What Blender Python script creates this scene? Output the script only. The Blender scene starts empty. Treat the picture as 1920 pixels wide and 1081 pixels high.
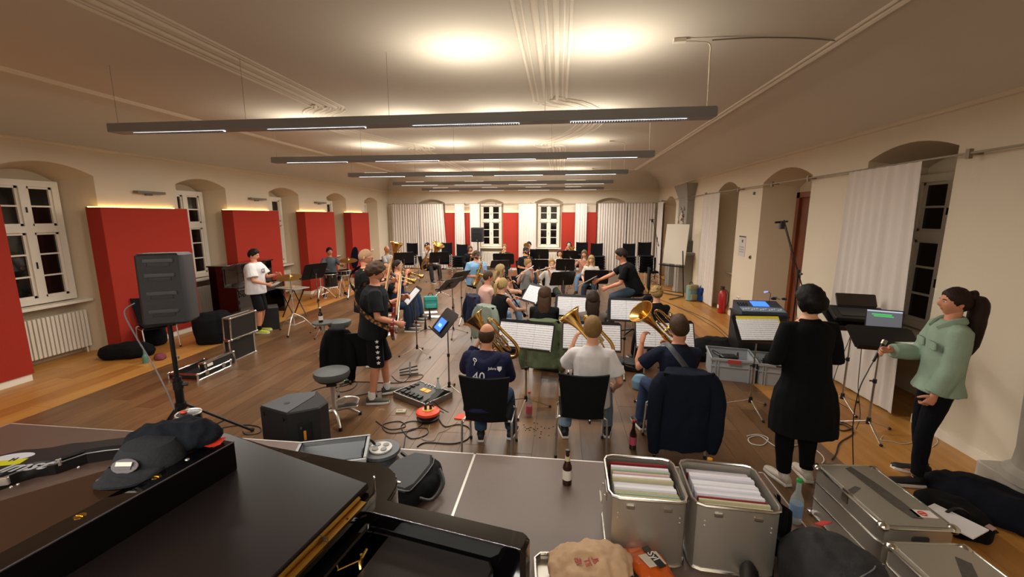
import bpy, bmesh, math, random
from math import sin, cos, pi, radians, sqrt, exp, atan2
from mathutils import Vector, Matrix, noise
V = Vector
random.seed(7)
SC = bpy.context.scene
COL = SC.collection
# ---------------------------------------------------------------- camera, world, exposure
CAMZ = 2.25; YAW = .116; PIT = .1694; FPX = 786.42
cd = bpy.data.cameras.new('camera'); cam = bpy.data.objects.new('camera', cd); COL.objects.link(cam)
cam.location = (0, 0, CAMZ); cam.rotation_euler = (pi/2 - PIT, 0, YAW)
cd.sensor_fit = 'HORIZONTAL'; cd.sensor_width = 36; cd.lens = FPX*36/1920; cd.clip_start = .05; cd.clip_end = 100
SC.camera = cam
vs = SC.view_settings
vs.view_transform = 'Standard'; vs.look = 'None'; vs.gamma = 1; vs.use_curve_mapping = False; vs.exposure = 0.1
SC.display_settings.display_device = 'sRGB'
w = bpy.data.worlds.new('night'); SC.world = w; w.use_nodes = True
w.node_tree.nodes['Background'].inputs[0].default_value = (.010, .011, .016, 1)   # night outside the windows
w.node_tree.nodes['Background'].inputs[1].default_value = 1.0
UP_W, DN_W, BACK_W = 13.0, 24.0, 200.0            # lamp strengths (watts per segment)
LAMP_COL = (1.0, .945, .86); UP_COL = (1.0, .92, .77)
f0 = V((-sin(YAW)*cos(PIT), cos(YAW)*cos(PIT), -sin(PIT))); r0 = V((cos(YAW), sin(YAW), 0)); u0 = r0.cross(f0)
def ray(px, py): return f0 + r0*(px-960)/FPX - u0*(py-540.5)/FPX
def atz(px, py, z=0.0):
    d = ray(px, py); t = (z-CAMZ)/d.z; return V((0, 0, CAMZ)) + d*t
def aty(px, py, y):
    d = ray(px, py); return V((0, 0, CAMZ)) + d*(y/d.y)
def atx(px, py, x):
    d = ray(px, py); return V((0, 0, CAMZ)) + d*(x/d.x)
# ---------------------------------------------------------------- materials
def lin(h):
    h = h.lstrip('#'); c = [int(h[i:i+2], 16)/255 for i in (0, 2, 4)]
    return tuple(x/12.92 if x <= .04045 else ((x+.055)/1.055)**2.4 for x in c)
MC = {}
def mat(name, col, rough=.6, metal=0., bump=0., bs=40., var=0., vs_=6., emit=0., alpha=1., coat=0., spec=.5, trans=0.):
    if name in MC: return MC[name]
    m = bpy.data.materials.new(name); m.use_nodes = True; nt = m.node_tree; b = nt.nodes['Principled BSDF']
    c = lin(col) if isinstance(col, str) else col
    b.inputs['Base Color'].default_value = (*c, 1); b.inputs['Roughness'].default_value = rough
    b.inputs['Metallic'].default_value = metal; b.inputs['Specular IOR Level'].default_value = spec
    if coat: b.inputs['Coat Weight'].default_value = coat; b.inputs['Coat Roughness'].default_value = .03
    if trans: b.inputs['Transmission Weight'].default_value = trans; b.inputs['IOR'].default_value = 1.3
    if alpha < 1: b.inputs['Alpha'].default_value = alpha
    if emit:
        b.inputs['Emission Color'].default_value = (*c, 1); b.inputs['Emission Strength'].default_value = emit
    tc = None
    if var or bump: tc = nt.nodes.new('ShaderNodeTexCoord')
    if var:
        n = nt.nodes.new('ShaderNodeTexNoise'); n.inputs['Scale'].default_value = vs_; n.inputs['Detail'].default_value = 4
        nt.links.new(tc.outputs['Object'], n.inputs['Vector'])
        mx = nt.nodes.new('ShaderNodeMix'); mx.data_type = 'RGBA'
        mx.inputs['A'].default_value = (*[x*(1-var) for x in c], 1); mx.inputs['B'].default_value = (*[min(1, x*(1+var)) for x in c], 1)
        nt.links.new(n.outputs['Fac'], mx.inputs['Factor']); nt.links.new(mx.outputs['Result'], b.inputs['Base Color'])
    if bump:
        n = nt.nodes.new('ShaderNodeTexNoise'); n.inputs['Scale'].default_value = bs; n.inputs['Detail'].default_value = 3
        nt.links.new(tc.outputs['Object'], n.inputs['Vector'])
        bp = nt.nodes.new('ShaderNodeBump'); bp.inputs['Strength'].default_value = bump; bp.inputs['Distance'].default_value = .01
        nt.links.new(n.outputs['Fac'], bp.inputs['Height']); nt.links.new(bp.outputs['Normal'], b.inputs['Normal'])
    MC[name] = m; return m
def nodes(m): return m.node_tree.nodes, m.node_tree.links, m.node_tree.nodes['Principled BSDF']
def hairmat(col):
    k = 'hair_'+col
    if k in MC: return MC[k]
    m = mat(k, col, .62, spec=.22); n, l, b = nodes(m); c = [x*.75 for x in lin(col)]
    tc = n.new('ShaderNodeTexCoord'); mp = n.new('ShaderNodeMapping'); mp.inputs['Scale'].default_value = (90, 90, 9)
    t = n.new('ShaderNodeTexNoise'); t.inputs['Scale'].default_value = 1.5; t.inputs['Detail'].default_value = 3
    l.new(tc.outputs['Object'], mp.inputs[0]); l.new(mp.outputs[0], t.inputs['Vector'])
    mx = n.new('ShaderNodeMix'); mx.data_type = 'RGBA'
    mx.inputs['A'].default_value = (*[x*.45 for x in c], 1); mx.inputs['B'].default_value = (*[min(1, x*1.6) for x in c], 1)
    l.new(t.outputs['Fac'], mx.inputs['Factor']); l.new(mx.outputs['Result'], b.inputs['Base Color'])
    bp = n.new('ShaderNodeBump'); bp.inputs['Strength'].default_value = .6; bp.inputs['Distance'].default_value = .006
    l.new(t.outputs['Fac'], bp.inputs['Height']); l.new(bp.outputs['Normal'], b.inputs['Normal'])
    return m
def cloth(col, bump=.5, bs=9., var=.12): return mat('cloth_'+col, col, .92, bump=bump, bs=bs, var=var, vs_=14, spec=.2)
def stripes(name, c1, c2, axis, period, duty, rough=.8, noise_amt=0.):
    """flat print: bands of c2 over c1 along a local axis"""
    if name in MC: return MC[name]
    m = mat(name, c1, rough); n, l, b = nodes(m)
    tc = n.new('ShaderNodeTexCoord'); sp = n.new('ShaderNodeSeparateXYZ'); l.new(tc.outputs['Object'], sp.inputs[0])
    d = n.new('ShaderNodeMath'); d.operation = 'DIVIDE'; d.inputs[1].default_value = period; l.new(sp.outputs[axis], d.inputs[0])
    fr = n.new('ShaderNodeMath'); fr.operation = 'FRACT'; l.new(d.outputs[0], fr.inputs[0])
    lt = n.new('ShaderNodeMath'); lt.operation = 'LESS_THAN'; lt.inputs[1].default_value = duty; l.new(fr.outputs[0], lt.inputs[0])
    out = lt.outputs[0]
    if noise_amt:
        t = n.new('ShaderNodeTexNoise'); t.inputs['Scale'].default_value = 160; l.new(tc.outputs['Object'], t.inputs['Vector'])
        mr = n.new('ShaderNodeMapRange'); mr.inputs[1].default_value = .35; mr.inputs[2].default_value = .65; l.new(t.outputs['Fac'], mr.inputs[0])
        mu = n.new('ShaderNodeMath'); mu.operation = 'MULTIPLY'; l.new(lt.outputs[0], mu.inputs[0]); l.new(mr.outputs[0], mu.inputs[1]); out = mu.outputs[0]
    mx = n.new('ShaderNodeMix'); mx.data_type = 'RGBA'; mx.inputs['A'].default_value = (*lin(c1), 1); mx.inputs['B'].default_value = (*lin(c2), 1)
    l.new(out, mx.inputs['Factor']); l.new(mx.outputs['Result'], b.inputs['Base Color'])
    return m
PLASTER = mat('plaster', '#d9cdb8', .95, bump=.15, bs=14, var=.03, vs_=1.2, spec=.1)
CEILM = mat('ceiling_plaster', '#cdc5b8', .95, bump=.1, bs=8, var=.02, vs_=.8, spec=.1)
REVEAL = mat('reveal_plaster', '#cfbfa5', .95, bump=.15, bs=14, spec=.1)
REDM = mat('red_panel_fabric', '#a03327', .9, bump=.25, bs=120, var=.05, vs_=2, spec=.15)
WHITEP = mat('white_paint', '#e8e0d0', .45)
GLASS = mat('night_glass', '#15120f', .04, spec=.6)
CHROME = mat('chrome', '#d9d6d0', .28, .85)
STEEL = mat('brushed_steel', '#b9b4aa', .32, 1.)
BLK = mat('black_plastic', '#121214', .45)
BLKM = mat('black_metal', '#17171a', .38, .3)
BLKF = mat('black_upholstery', '#101013', .9, bump=.4, bs=150, spec=.2)
GREYF = mat('grey_vinyl', '#4c504e', .55, bump=.1, bs=60)
RUB = mat('rubber', '#0b0b0c', .8)
BRASS = mat('lacquered_brass', '#d6b065', .2, 1.)
BRASSD = mat('rose_brass', '#a86f40', .22, 1.)
SILV = mat('silver_plate', '#e4e1dc', .16, 1.)
PAPER = mat('paper', '#efeef2', .85)
SCORE = stripes('printed_score', '#eeeef3', '#8f8f98', 'Y', .026, .42, .85, 1)
CURT = mat('white_curtain_cloth', '#d9d0c8', .95, bump=.15, bs=60, spec=.1)
ALU = mat('aluminium_sheet', '#bdb8ae', .42, .85, bump=.08, bs=6)
ALUB = mat('aluminium_bead', '#cfccc6', .2, 1.)
CRATE = mat('grey_crate_plastic', '#a4a8ac', .5)
GLOSS = mat('piano_black_gloss', '#060506', .06, coat=.6)
SATIN = mat('piano_black_satin', '#171112', .33)
GOLD = mat('brass_fittings', '#cda650', .25, 1.)
# ---------------------------------------------------------------- mesh builder
class M:
    def __init__(s): s.v = []; s.f = []; s.m = []; s.mi = 0; s.X = Matrix.Identity(4)
    def add(s, vs_, fs):
        o = len(s.v); s.v += [tuple(s.X @ V(p)) for p in vs_]; s.f += [tuple(i+o for i in q) for q in fs]; s.m += [s.mi]*len(fs); return s
    def box(s, x0, x1, y0, y1, z0, z1, bv=0.):
        if bv:
            return s.prism([(x0+bv, y0), (x1-bv, y0), (x1, y0+bv), (x1, y1-bv), (x1-bv, y1), (x0+bv, y1), (x0, y1-bv), (x0, y0+bv)], z0, z1, bv*.6)
        vs_ = [(x, y, z) for x in (x0, x1) for y in (y0, y1) for z in (z0, z1)]
        return s.add(vs_, [(0, 1, 3, 2), (4, 6, 7, 5), (0, 4, 5, 1), (2, 3, 7, 6), (0, 2, 6, 4), (1, 5, 7, 3)])
    def prism(s, poly, z0, z1, bv=0.):
        n = len(poly); cx = sum(p[0] for p in poly)/n; cy = sum(p[1] for p in poly)/n
        def ins(p):
            dx, dy = p[0]-cx, p[1]-cy; L = sqrt(dx*dx+dy*dy) or 1; k = max(0, 1-bv*1.3/L); return (cx+dx*k, cy+dy*k)
        R = [(poly, z0), (poly, z1)]
        if bv: R = [([ins(p) for p in poly], z0), (poly, z0+bv), (poly, z1-bv), ([ins(p) for p in poly], z1)]
        vs_ = []; fs = []
        for P, z in R: vs_ += [(p[0], p[1], z) for p in P]
        for k in range(len(R)-1):
            for i in range(n): j = (i+1) % n; fs.append((k*n+i, k*n+j, (k+1)*n+j, (k+1)*n+i))
        fs.append(tuple(range(n-1, -1, -1))); fs.append(tuple((len(R)-1)*n+i for i in range(n)))
        return s.add(vs_, fs)
    def loft(s, secs, n=12, cap=True, closed=False):
        """secs: (centre, ax, ay) with ax, ay scaled half-axes"""
        vs_ = []; fs = []
        for c, ax, ay in secs:
            for i in range(n):
                a = 2*pi*i/n; vs_.append(tuple(c+ax*cos(a)+ay*sin(a)))
        m = len(secs)
        for k in range(m if closed else m-1):
            for i in range(n):
                j = (i+1) % n; k2 = (k+1) % m; fs.append((k*n+i, k*n+j, k2*n+j, k2*n+i))
        if cap and not closed: fs.append(tuple(range(n-1, -1, -1))); fs.append(tuple((m-1)*n+i for i in range(n)))
        return s.add(vs_, fs)
    def tube(s, pts, r, n=8, cap=True, flat=1., closed=False):
        P = [V(p) for p in pts]; m = len(P); R = r if isinstance(r, (list, tuple)) else [r]*m
        up = None; secs = []
        for i in range(m):
            if closed: t = P[(i+1) % m]-P[i-1]
            else: t = P[min(i+1, m-1)]-P[max(i-1, 0)]
            if t.length < 1e-9: t = V((0, 0, 1))
            t.normalize()
            if up is None:
                up = V((0, 0, 1)) if abs(t.z) < .9 else V((0, 1, 0))
            x = t.cross(up)
            if x.length < 1e-4: x = t.cross(V((1, 0, 0)))
            x.normalize(); y = x.cross(t).normalized(); up = y
            secs.append((P[i], x*R[i], y*R[i]*flat))
        return s.loft(secs, n, cap, closed)
    def cyl(s, p, q, r, r2=None, n=12): return s.tube([p, q], [r, r if r2 is None else r2], n)
    def lathe(s, prof, n=20, c=(0, 0, 0), axis=(0, 0, 1)):
        """prof: (radius, height) along axis"""
        c = V(c); a = V(axis).normalized(); x = a.orthogonal().normalized(); y = a.cross(x)
        return s.loft([(c+a*h, x*max(r, 1e-4), y*max(r, 1e-4)) for r, h in prof], n)
    def ell(s, c, rx, ry=None, rz=None, n=12, m=8, R=None):
        ry = rx if ry is None else ry; rz = rx if rz is None else rz; c = V(c)
        vs_ = []; fs = []
        for i in range(m+1):
            t = pi*i/m
            for j in range(n):
                a = 2*pi*j/n; p = V((rx*sin(t)*cos(a), ry*sin(t)*sin(a), rz*cos(t)))
                if R: p = R @ p
                vs_.append(tuple(c+p))
        for i in range(m):
            for j in range(n): k = (j+1) % n; fs.append((i*n+j, (i+1)*n+j, (i+1)*n+k, i*n+k))
        return s.add(vs_, fs)
    def ring(s, c, R, r, n=24, k=8, axis=(0, 0, 1), sx=1., a0=0., a1=2*pi):
        c = V(c); a = V(axis).normalized(); x = a.orthogonal().normalized(); y = a.cross(x)
        full = abs(a1-a0-2*pi) < 1e-6; N = n if full else n+1
        return s.tube([c+(x*cos(a0+(a1-a0)*i/n)*sx+y*sin(a0+(a1-a0)*i/n))*R for i in range(N)], r, k, closed=full)
    def grid(s, fn, nu, nv):
        vs_ = [tuple(fn(i/nu, j/nv)) for i in range(nu+1) for j in range(nv+1)]
        return s.add(vs_, [(i*(nv+1)+j, (i+1)*(nv+1)+j, (i+1)*(nv+1)+j+1, i*(nv+1)+j+1) for i in range(nu) for j in range(nv)])
    def mesh(s, name, mats, smooth=True, ang=.6):
        me = bpy.data.meshes.new(name); me.from_pydata(s.v, [], s.f)
        for m in (mats if isinstance(mats, (list, tuple)) else [mats]): me.materials.append(m)
        if any(s.m): me.polygons.foreach_set('material_index', s.m)
        bm = bmesh.new(); bm.from_mesh(me); bmesh.ops.recalc_face_normals(bm, faces=bm.faces); bm.to_mesh(me); bm.free()
        if smooth: me.shade_smooth(); me.set_sharp_from_angle(angle=ang)
        me.update(); return me
    def obj(s, name, mats, parent=None, smooth=True, ang=.6, label=None):
        return link(name, s.mesh(name, mats, smooth, ang), parent, label)
def link(name, me, parent=None, label=None):
    o = bpy.data.objects.new(name, me); COL.objects.link(o)
    if parent is not None: o.parent = parent
    if label: o['label'] = label
    return o
def thing(name, label, cat, loc=(0, 0, 0), rz=0., group=None, mtx=None):
    o = bpy.data.objects.new(name, None); COL.objects.link(o); o.empty_display_size = .1
    if mtx is not None: o.matrix_world = mtx
    else: o.location = loc; o.rotation_euler = (0, 0, rz)
    o['label'] = label; o['category'] = cat
    if group: o['group'] = group
    return o
def tag(o, label, cat, group=None):
    o['label'] = label; o['category'] = cat
    if group: o['group'] = group
    return o
def struct(o): o['kind'] = 'structure'; return o
def dup(root, label=None, loc=None, rz=None, mtx=None, group=None):
    c = root.copy(); COL.objects.link(c)
    if mtx is not None: c.matrix_world = mtx
    if loc is not None: c.location = loc
    if rz is not None: c.rotation_euler = (0, 0, rz)
    if label: c['label'] = label
    if group: c['group'] = group
    for ch in list(root.children):
        d = ch.copy(); COL.objects.link(d); d.parent = c
        for g in ch.children:
            e = g.copy(); COL.objects.link(e); e.parent = d
    return c
def TR(x, y, z=0., rz=0., rx=0., ry=0.):
    return Matrix.Translation((x, y, z)) @ Matrix.Rotation(rz, 4, 'Z') @ Matrix.Rotation(rx, 4, 'X') @ Matrix.Rotation(ry, 4, 'Y')
def catmull(P, k=6):
    P = [V(p) for p in P]; out = []
    for i in range(len(P)-1):
        a = P[max(i-1, 0)]; b = P[i]; c = P[i+1]; d = P[min(i+2, len(P)-1)]
        for j in range(k):
            t = j/k; out.append(.5*((2*b)+(c-a)*t+(2*a-5*b+4*c-d)*t*t+(3*b-a-3*c+d)*t**3))
    return out+[P[-1]]
# ================================================================ ROOM
XL, XR, YF, YB = -7.55, 3.92, 17.95, -2.2
ZW, ZC = 3.33, 4.04
# ---- floor: light oak margins and a darker parquet field, planks as parts where they can be told apart
def plankmat(name, c1, c2, rough):
    m = mat(name, c1, rough); n, l, b = nodes(m)
    tc = n.new('ShaderNodeTexCoord'); mp = n.new('ShaderNodeMapping'); mp.inputs['Scale'].default_value = (7, .7, 1)
    oi = n.new('ShaderNodeObjectInfo')
    t = n.new('ShaderNodeTexNoise'); t.inputs['Scale'].default_value = 2.; t.inputs['Detail'].default_value = 8
    ad = n.new('ShaderNodeVectorMath'); ad.operation = 'ADD'
    l.new(tc.outputs['Object'], ad.inputs[0]); l.new(oi.outputs['Location'], ad.inputs[1]); l.new(ad.outputs[0], mp.inputs[0]); l.new(mp.outputs[0], t.inputs['Vector'])
    t2 = n.new('ShaderNodeTexNoise'); t2.inputs['Scale'].default_value = .8; t2.inputs['Detail'].default_value = 3; l.new(ad.outputs[0], t2.inputs['Vector'])
    a2 = n.new('ShaderNodeMath'); a2.operation = 'MULTIPLY_ADD'; a2.inputs[1].default_value = .6; l.new(t.outputs['Fac'], a2.inputs[0])
    m2 = n.new('ShaderNodeMath'); m2.operation = 'MULTIPLY'; m2.inputs[1].default_value = .5; l.new(t2.outputs['Fac'], m2.inputs[0]); l.new(m2.outputs[0], a2.inputs[2])
    mx = n.new('ShaderNodeMix'); mx.data_type = 'RGBA'; mx.inputs['A'].default_value = (*lin(c1), 1); mx.inputs['B'].default_value = (*lin(c2), 1)
    mr = n.new('ShaderNodeMapRange'); mr.inputs[1].default_value = .35; mr.inputs[2].default_value = .75; l.new(a2.outputs[0], mr.inputs[0])
    l.new(mr.outputs[0], mx.inputs['Factor']); l.new(mx.outputs['Result'], b.inputs['Base Color'])
    return m
OAKS = [plankmat('light_oak_%d' % i, a, c, .38) for i, (a, c) in enumerate([('#a06a2c', '#c08a45'), ('#96602a', '#b47c3a'), ('#aa7434', '#c4914c')])]
DARKS = [plankmat('dark_oak_%d' % i, a, c, .34) for i, (a, c) in enumerate([('#4f3724', '#775637'), ('#563d28', '#7d5c3c'), ('#48321f', '#6e4e31')])]
fl = struct(M().box(XL-.6, XR+1.2, YB, YF+.4, -.12, -.004).obj('floor', mat('joint_dark', '#2e2015', .7)))  # dark slab that shows through the plank joints
random.seed(3)
def plank_row(x0, x1, y0, y1, mats, L):
    """staggered boards: near ones are single parts, far ones joined"""
    far = {0: M(), 1: M(), 2: M()}; y = y0 - random.random()*L
    out = []
    while y < y1:
        a, b = max(y, y0), min(y+L, y1); k = random.randrange(3)
        if b-a > .05: out.append((x0, x1, a, b, k))
        y += L
    return out
def lay(mats, x0, x1, y0, y1, wid, L, near):
    far = [M(), M(), M()]; cache = {}; x = x0; cnt = 0
    while x < x1-.01:
        e = min(x+wid, x1)
        for (a0, a1, b0, b1, k) in plank_row(x, e, y0, y1, mats, L):
            wd, ln = a1-a0-.003, b1-b0-.003
            if b1 > 2.6 and b0 < near and b1 <= near+L and cnt < 300 and min(abs(a0), abs(a1)) < 9:
                key = (round(wd, 3), round(ln, 3), k)
                if key not in cache:
                    q = M(); q.prism([(0, 0), (wd, 0), (wd, ln), (0, ln)], -.02, 0, .0012); cache[key] = q.mesh('plank', mats[k], False)
                o = link('plank', cache[key], fl); o.location = (a0, b0, 0); cnt += 1
            else: far[k].box(a0, a0+wd, b0, b0+ln, -.02, 0)
        x = e
    for k in range(3):
        if far[k].v: o = far[k].obj('plank_field', mats[k], fl, False); o['kind'] = 'stuff'
lay(OAKS, XL-.55, -6.0, YB, YF+.1, .26, 2.2, 9.5)
lay(DARKS, -6.0, 2.64, YB, YF+.1, .24, 2.2, 5.6)
lay(OAKS, 2.64, XR+.9, YB, YF+.1, .26, 2.2, 8.5)
# ---- walls with arched niches
def wall(name, u0, u1, ops, fn, depth, splay, back=True, m=PLASTER):
    """fn(u, z, d) -> xyz ; ops: (a, b, sill, spring, apex)"""
    w_ = M(); r = M(); ops = sorted(ops); cur = u0
    def quad(mb, a, b, c, d): mb.add([fn(*p) for p in (a, b, c, d)], [(0, 1, 2, 3)])
    N = 10
    for (a, b, s0, sp, ap) in ops:
        if a > cur: quad(w_, (cur, 0, 0), (a, 0, 0), (a, ZW, 0), (cur, ZW, 0))
        arc = []
        for i in range(N+1):
            t = i/N; arc.append((a+(b-a)*t, sp+(ap-sp)*sin(pi*t)**.8 if 0 < i < N else sp))
        arc = [(a+(b-a)*i/N, sp+(ap-sp)*(1-(2*i/N-1)**2)) for i in range(N+1)]
        for i in range(N):
            p, q = arc[i], arc[i+1]
            quad(w_, (p[0], p[1], 0), (q[0], q[1], 0), (q[0], ZW, 0), (p[0], ZW, 0))
            ba = a+splay+(b-a-2*splay)*i/N; bb = a+splay+(b-a-2*splay)*(i+1)/N
            quad(r, (p[0], p[1], 0), (q[0], q[1], 0), (bb, q[1]-.1, depth), (ba, p[1]-.1, depth))
            if back: quad(r, (ba, s0, depth), (bb, s0, depth), (bb, q[1]-.1, depth), (ba, p[1]-.1, depth))
        if s0 > 0: quad(w_, (a, 0, 0), (b, 0, 0), (b, s0, 0), (a, s0, 0)); quad(r, (a, s0, 0), (b, s0, 0), (b-splay, s0, depth), (a+splay, s0, depth))
        quad(r, (a, s0, 0), (a, sp, 0), (a+splay, sp-.1, depth), (a+splay, s0, depth))
        quad(r, (b, s0, 0), (b, sp, 0), (b-splay, sp-.1, depth), (b-splay, s0, depth))
        cur = b
    if cur < u1: quad(w_, (cur, 0, 0), (u1, 0, 0), (u1, ZW, 0), (cur, ZW, 0))
    o = struct(w_.obj(name, m, None, False)); r.obj('niche_reveal', REVEAL, o, True, .5); return o
LW = [(4.9-2.72, 6.17-2.72, 0, 2.9, 3.05), (4.9, 6.17, 0, 2.9, 3.05), (7.64, 8.89, 0, 2.88, 3.03), (10.32, 11.57, 0, 2.88, 3.03), (13.05, 14.28, 0, 2.87, 3.03), (15.7, 16.85, 0, 2.86, 3.0)]
wall('wall_left', YB, YF, LW, lambda u, z, d: (XL-d, u, z), .5, .2)
FW = [(-6.2, -5.0, 0, 2.83, 2.99), (-3.58, -2.45, 0, 2.83, 2.99), (-1.13, .05, 0, 2.85, 3.02), (1.41, 2.6, 0, 2.85, 3.02)]
wall('wall_far', XL, XR, FW, lambda u, z, d: (u, YF+d, z), .25, .1)
RW = [(4.84, 6.1, .0, 2.95, 3.08), (7.32, 8.97, 0, 2.9, 3.1), (10.1, 11.4, 0, 2.86, 3.06), (15.3, 16.9, 0, 2.7, 2.98)]
wall('wall_right', YB, YF, RW, lambda u, z, d: (XR+d, u, z), .62, .12)
struct(M().box(XL-.2, XR+.2, YB-.1, YB, 0, ZC).obj('wall_near', PLASTER, None, False))
# ---- ceiling: flat field, coves down to the walls
c_ = M(); K = 8; rings = []
for k in range(K+1):
    a = pi/2*k/K; s = 1-cos(a); q = sin(a)      # k=0 wall, k=K flat
    x0, x1, y1, y0 = XL+.72*s, XR-1.1*s, YF-.92*s, YB+.7*s
    rings.append([(x0, y0), (x1, y0), (x1, y1), (x0, y1)]); z = ZW+(ZC-ZW)*q
    rings[-1] = [(p[0], p[1], z) for p in rings[-1]]
vs_ = [p for r_ in rings for p in r_]; fs = []
for k in range(K):
    for i in range(4): j = (i+1) % 4; fs.append((k*4+i, k*4+j, k*4+4+j, k*4+4+i))
fs.append(tuple(K*4+i for i in range(4)))
c_.add(vs_, fs); ceil = struct(c_.obj('ceiling', CEILM, None, True, .5))
def moulding(path, prof, name, closed=False):
    m = M()
    m.loft([(V(p), V(nx)*prof[0], V((0, 0, 1))*prof[1]) for p, nx in path], 8, True, closed); return m
STUC = mat('stucco', '#e2d8c8', .85)
fx0, fx1, fy1, fy0 = XL+.72, XR-1.1, YF-.92, YB+.7
m = M()
for (a, b) in (((fx0, fy0), (fx0, fy1)), ((fx0, fy1), (fx1, fy1)), ((fx1, fy1), (fx1, fy0))):
    for off, rr in ((0, .035), (.07, .02)):
        dx = off if a[0] == b[0] == fx0 else (-off if a[0] == b[0] else 0); dy = -off if a[1] == b[1] else 0
        m.tube([(a[0]+dx, a[1]+dy, ZC), (b[0]+dx, b[1]+dy, ZC)], rr, 8)
struct(m.obj('trim_1', STUC))
m = M()
for a, b in (((XL, YB), (XL, YF)), ((XL, YF), (XR, YF)), ((XR, YF), (XR, YB))):
    m.tube([(a[0], a[1], ZW), (b[0], b[1], ZW)], .03, 8)
struct(m.obj('trim_2', PLASTER))
# stucco bands of the central field
half = [(1.85, -1.6), (1.85, 2), (1.83, 6.4), (1.86, 7.0), (2.2, 7.3), (2.5, 7.9), (2.56, 8.6), (2.4, 9.4), (2.0, 10.3), (1.6, 10.9), (1.62, 11.3), (1.84, 11.5), (1.85, 13), (1.85, 17.0)]
for side in (1, -1):
    m = M()
    P = catmull([(-2.05+side*x, y, ZC) for x, y in half], 6)
    N_ = []
    for i, p in enumerate(P):
        t = (P[min(i+1, len(P)-1)]-P[max(i-1, 0)]).normalized(); N_.append(V((t.y, -t.x, 0)))
    for off, rr in ((-.24, .022), (-.17, .012), (-.06, .03), (.04, .016), (.12, .032), (.2, .012), (.26, .02)):
        m.tube([p+n_*off for p, n_ in zip(P, N_)], rr, 6, flat=.8)
    struct(m.obj('trim_%d' % (3 if side > 0 else 4), STUC))
m = M()
for k in range(2):
    m.ring((-2.05, 5.2+k*8.8, ZC), 1.0-.0*k, .02, 32, 6, sx=1.6); m.ring((-2.05, 5.2+k*8.8, ZC), .93, .012, 32, 6, sx=1.6)
# skirting boards
struct(M().box(XR-.018, XR, YB, 4.84, 0, .1).box(XR-.018, XR, 6.1, 7.32, 0, .1).box(XR-.018, XR, 8.97, 10.1, 0, .1).obj('baseboard_right', WHITEP, None, False))
struct(M().box(XL, XL+.02, 6.17, 7.64, 0, .1).box(XL, XL+.02, 8.89, 10.32, 0, .1).box(XL, XL+.02, 11.57, 13.05, 0, .1).box(XL, XL+.02, 14.28, 15.7, 0, .1).obj('baseboard_left', WHITEP, None, False))
# ---- windows: 2 columns, 2 rows above and 3 rows below the transom
wn = [0]
def window(mtx, width, z0, z1):
    wn[0] += 1
    fr = M(); fr.X = mtx; h = width/2; zt = z0+(z1-z0)*.59
    fr.box(-h-.09, -h, -.05, .02, z0-.09, z1+.09).box(h, h+.09, -.05, .02, z0-.09, z1+.09).box(-h, h, -.05, .02, z1, z1+.09).box(-h, h, -.05, .02, z0-.09, z0).box(-h, h, -.06, .02, zt, zt+.1).box(-.05, .05, -.055, .02, z0, z1)
    w_ = struct(fr.obj('window_%d' % wn[0], WHITEP, None, False))
    s = M(); s.X = mtx; g = M(); g.X = mtx
    for a, b in ((-h, -.05), (.05, h)):
        for c, d, nr in ((z0, zt, 3), (zt+.1, z1, 2)):
            s.box(a, a+.035, -.03, .01, c, d).box(b-.035, b, -.03, .01, c, d).box(a, b, -.03, .01, c, c+.035).box(a, b, -.03, .01, d-.035, d)
            for k in range(1, nr): zz = c+(d-c)*k/nr; s.box(a, b, -.028, .005, zz-.012, zz+.012)
            for k in range(nr):
                q = M(); q.X = mtx; q.box(a+.03, b-.03, 0, .006, c+(d-c)*k/nr+.01, c+(d-c)*(k+1)/nr-.01); q.obj('pane', GLASS, w_, False)
    s.obj('glazing_bars', WHITEP, w_, False)
    k = M(); k.X = mtx; k.box(-.007, .007, -.07, -.055, (z0+zt)/2-.05, (z0+zt)/2+.05).box(-.007, .007, -.07, -.055, zt+.3, zt+.38); k.obj('window_handle', mat('dark_iron', '#2a2320', .4, .6), w_, False)
    k = M(); k.X = mtx; k.box(-h-.2, h+.2, -.22, .02, z0-.15, z0-.11, .01); k.obj('window_sill', WHITEP, w_, False)
for (a, b, *_r) in LW: window(TR(XL-.44, (a+b)/2-.05, 0, pi/2), .74, 1.02, 2.7)
for (a, b, *_r) in FW: window(TR((a+b)/2, YF+.2, 0, 0), .74, 1.05, 2.7)
for (a, b, *_r) in (RW[0], RW[2]): window(TR(XR+.52, (a+b)/2-.05, 0, -pi/2), .84, .98, 2.66)
# ---- radiators in the niches
def radiator(mtx, width, z0, z1, label):
    t = thing('radiator', label, 'radiator', mtx=mtx, group='white ribbed radiators under the windows'); n = int(width/.055)
    m = M()
    for i in range(n):
        x = -width/2+(i+.5)*width/n; m.prism([(x-.019, -.06), (x+.019, -.06), (x+.021, -.03), (x+.021, .04), (x-.021, .04), (x-.021, -.03)], z0, z1, .008)
    m.box(-width/2, width/2, -.03, .03, z0+.03, z0+.07).box(-width/2, width/2, -.03, .03, z1-.07, z1-.03); m.obj('ribs', WHITEP, t)
    M().tube([(-width/2, 0, z0+.05), (-width/2-.05, 0, z0+.05), (-width/2-.05, 0, 0)], .013).obj('pipe', WHITEP, t)
    for q in (-1, 1): M().cyl((q*(width/2-.04), 0, 0), (q*(width/2-.04), 0, z0+.03), .012).obj('foot', WHITEP, t)
for i, (a, b, *_r) in enumerate(LW[1:4]):
    radiator(TR(XL-.38, (a+b)/2, 0, pi/2), .92, .1, .72, ['white ribbed radiator in the leftmost visible window niche', 'white ribbed radiator in the niche behind the tripod loudspeaker', 'white ribbed radiator in the third niche behind the drummer'][i])
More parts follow.
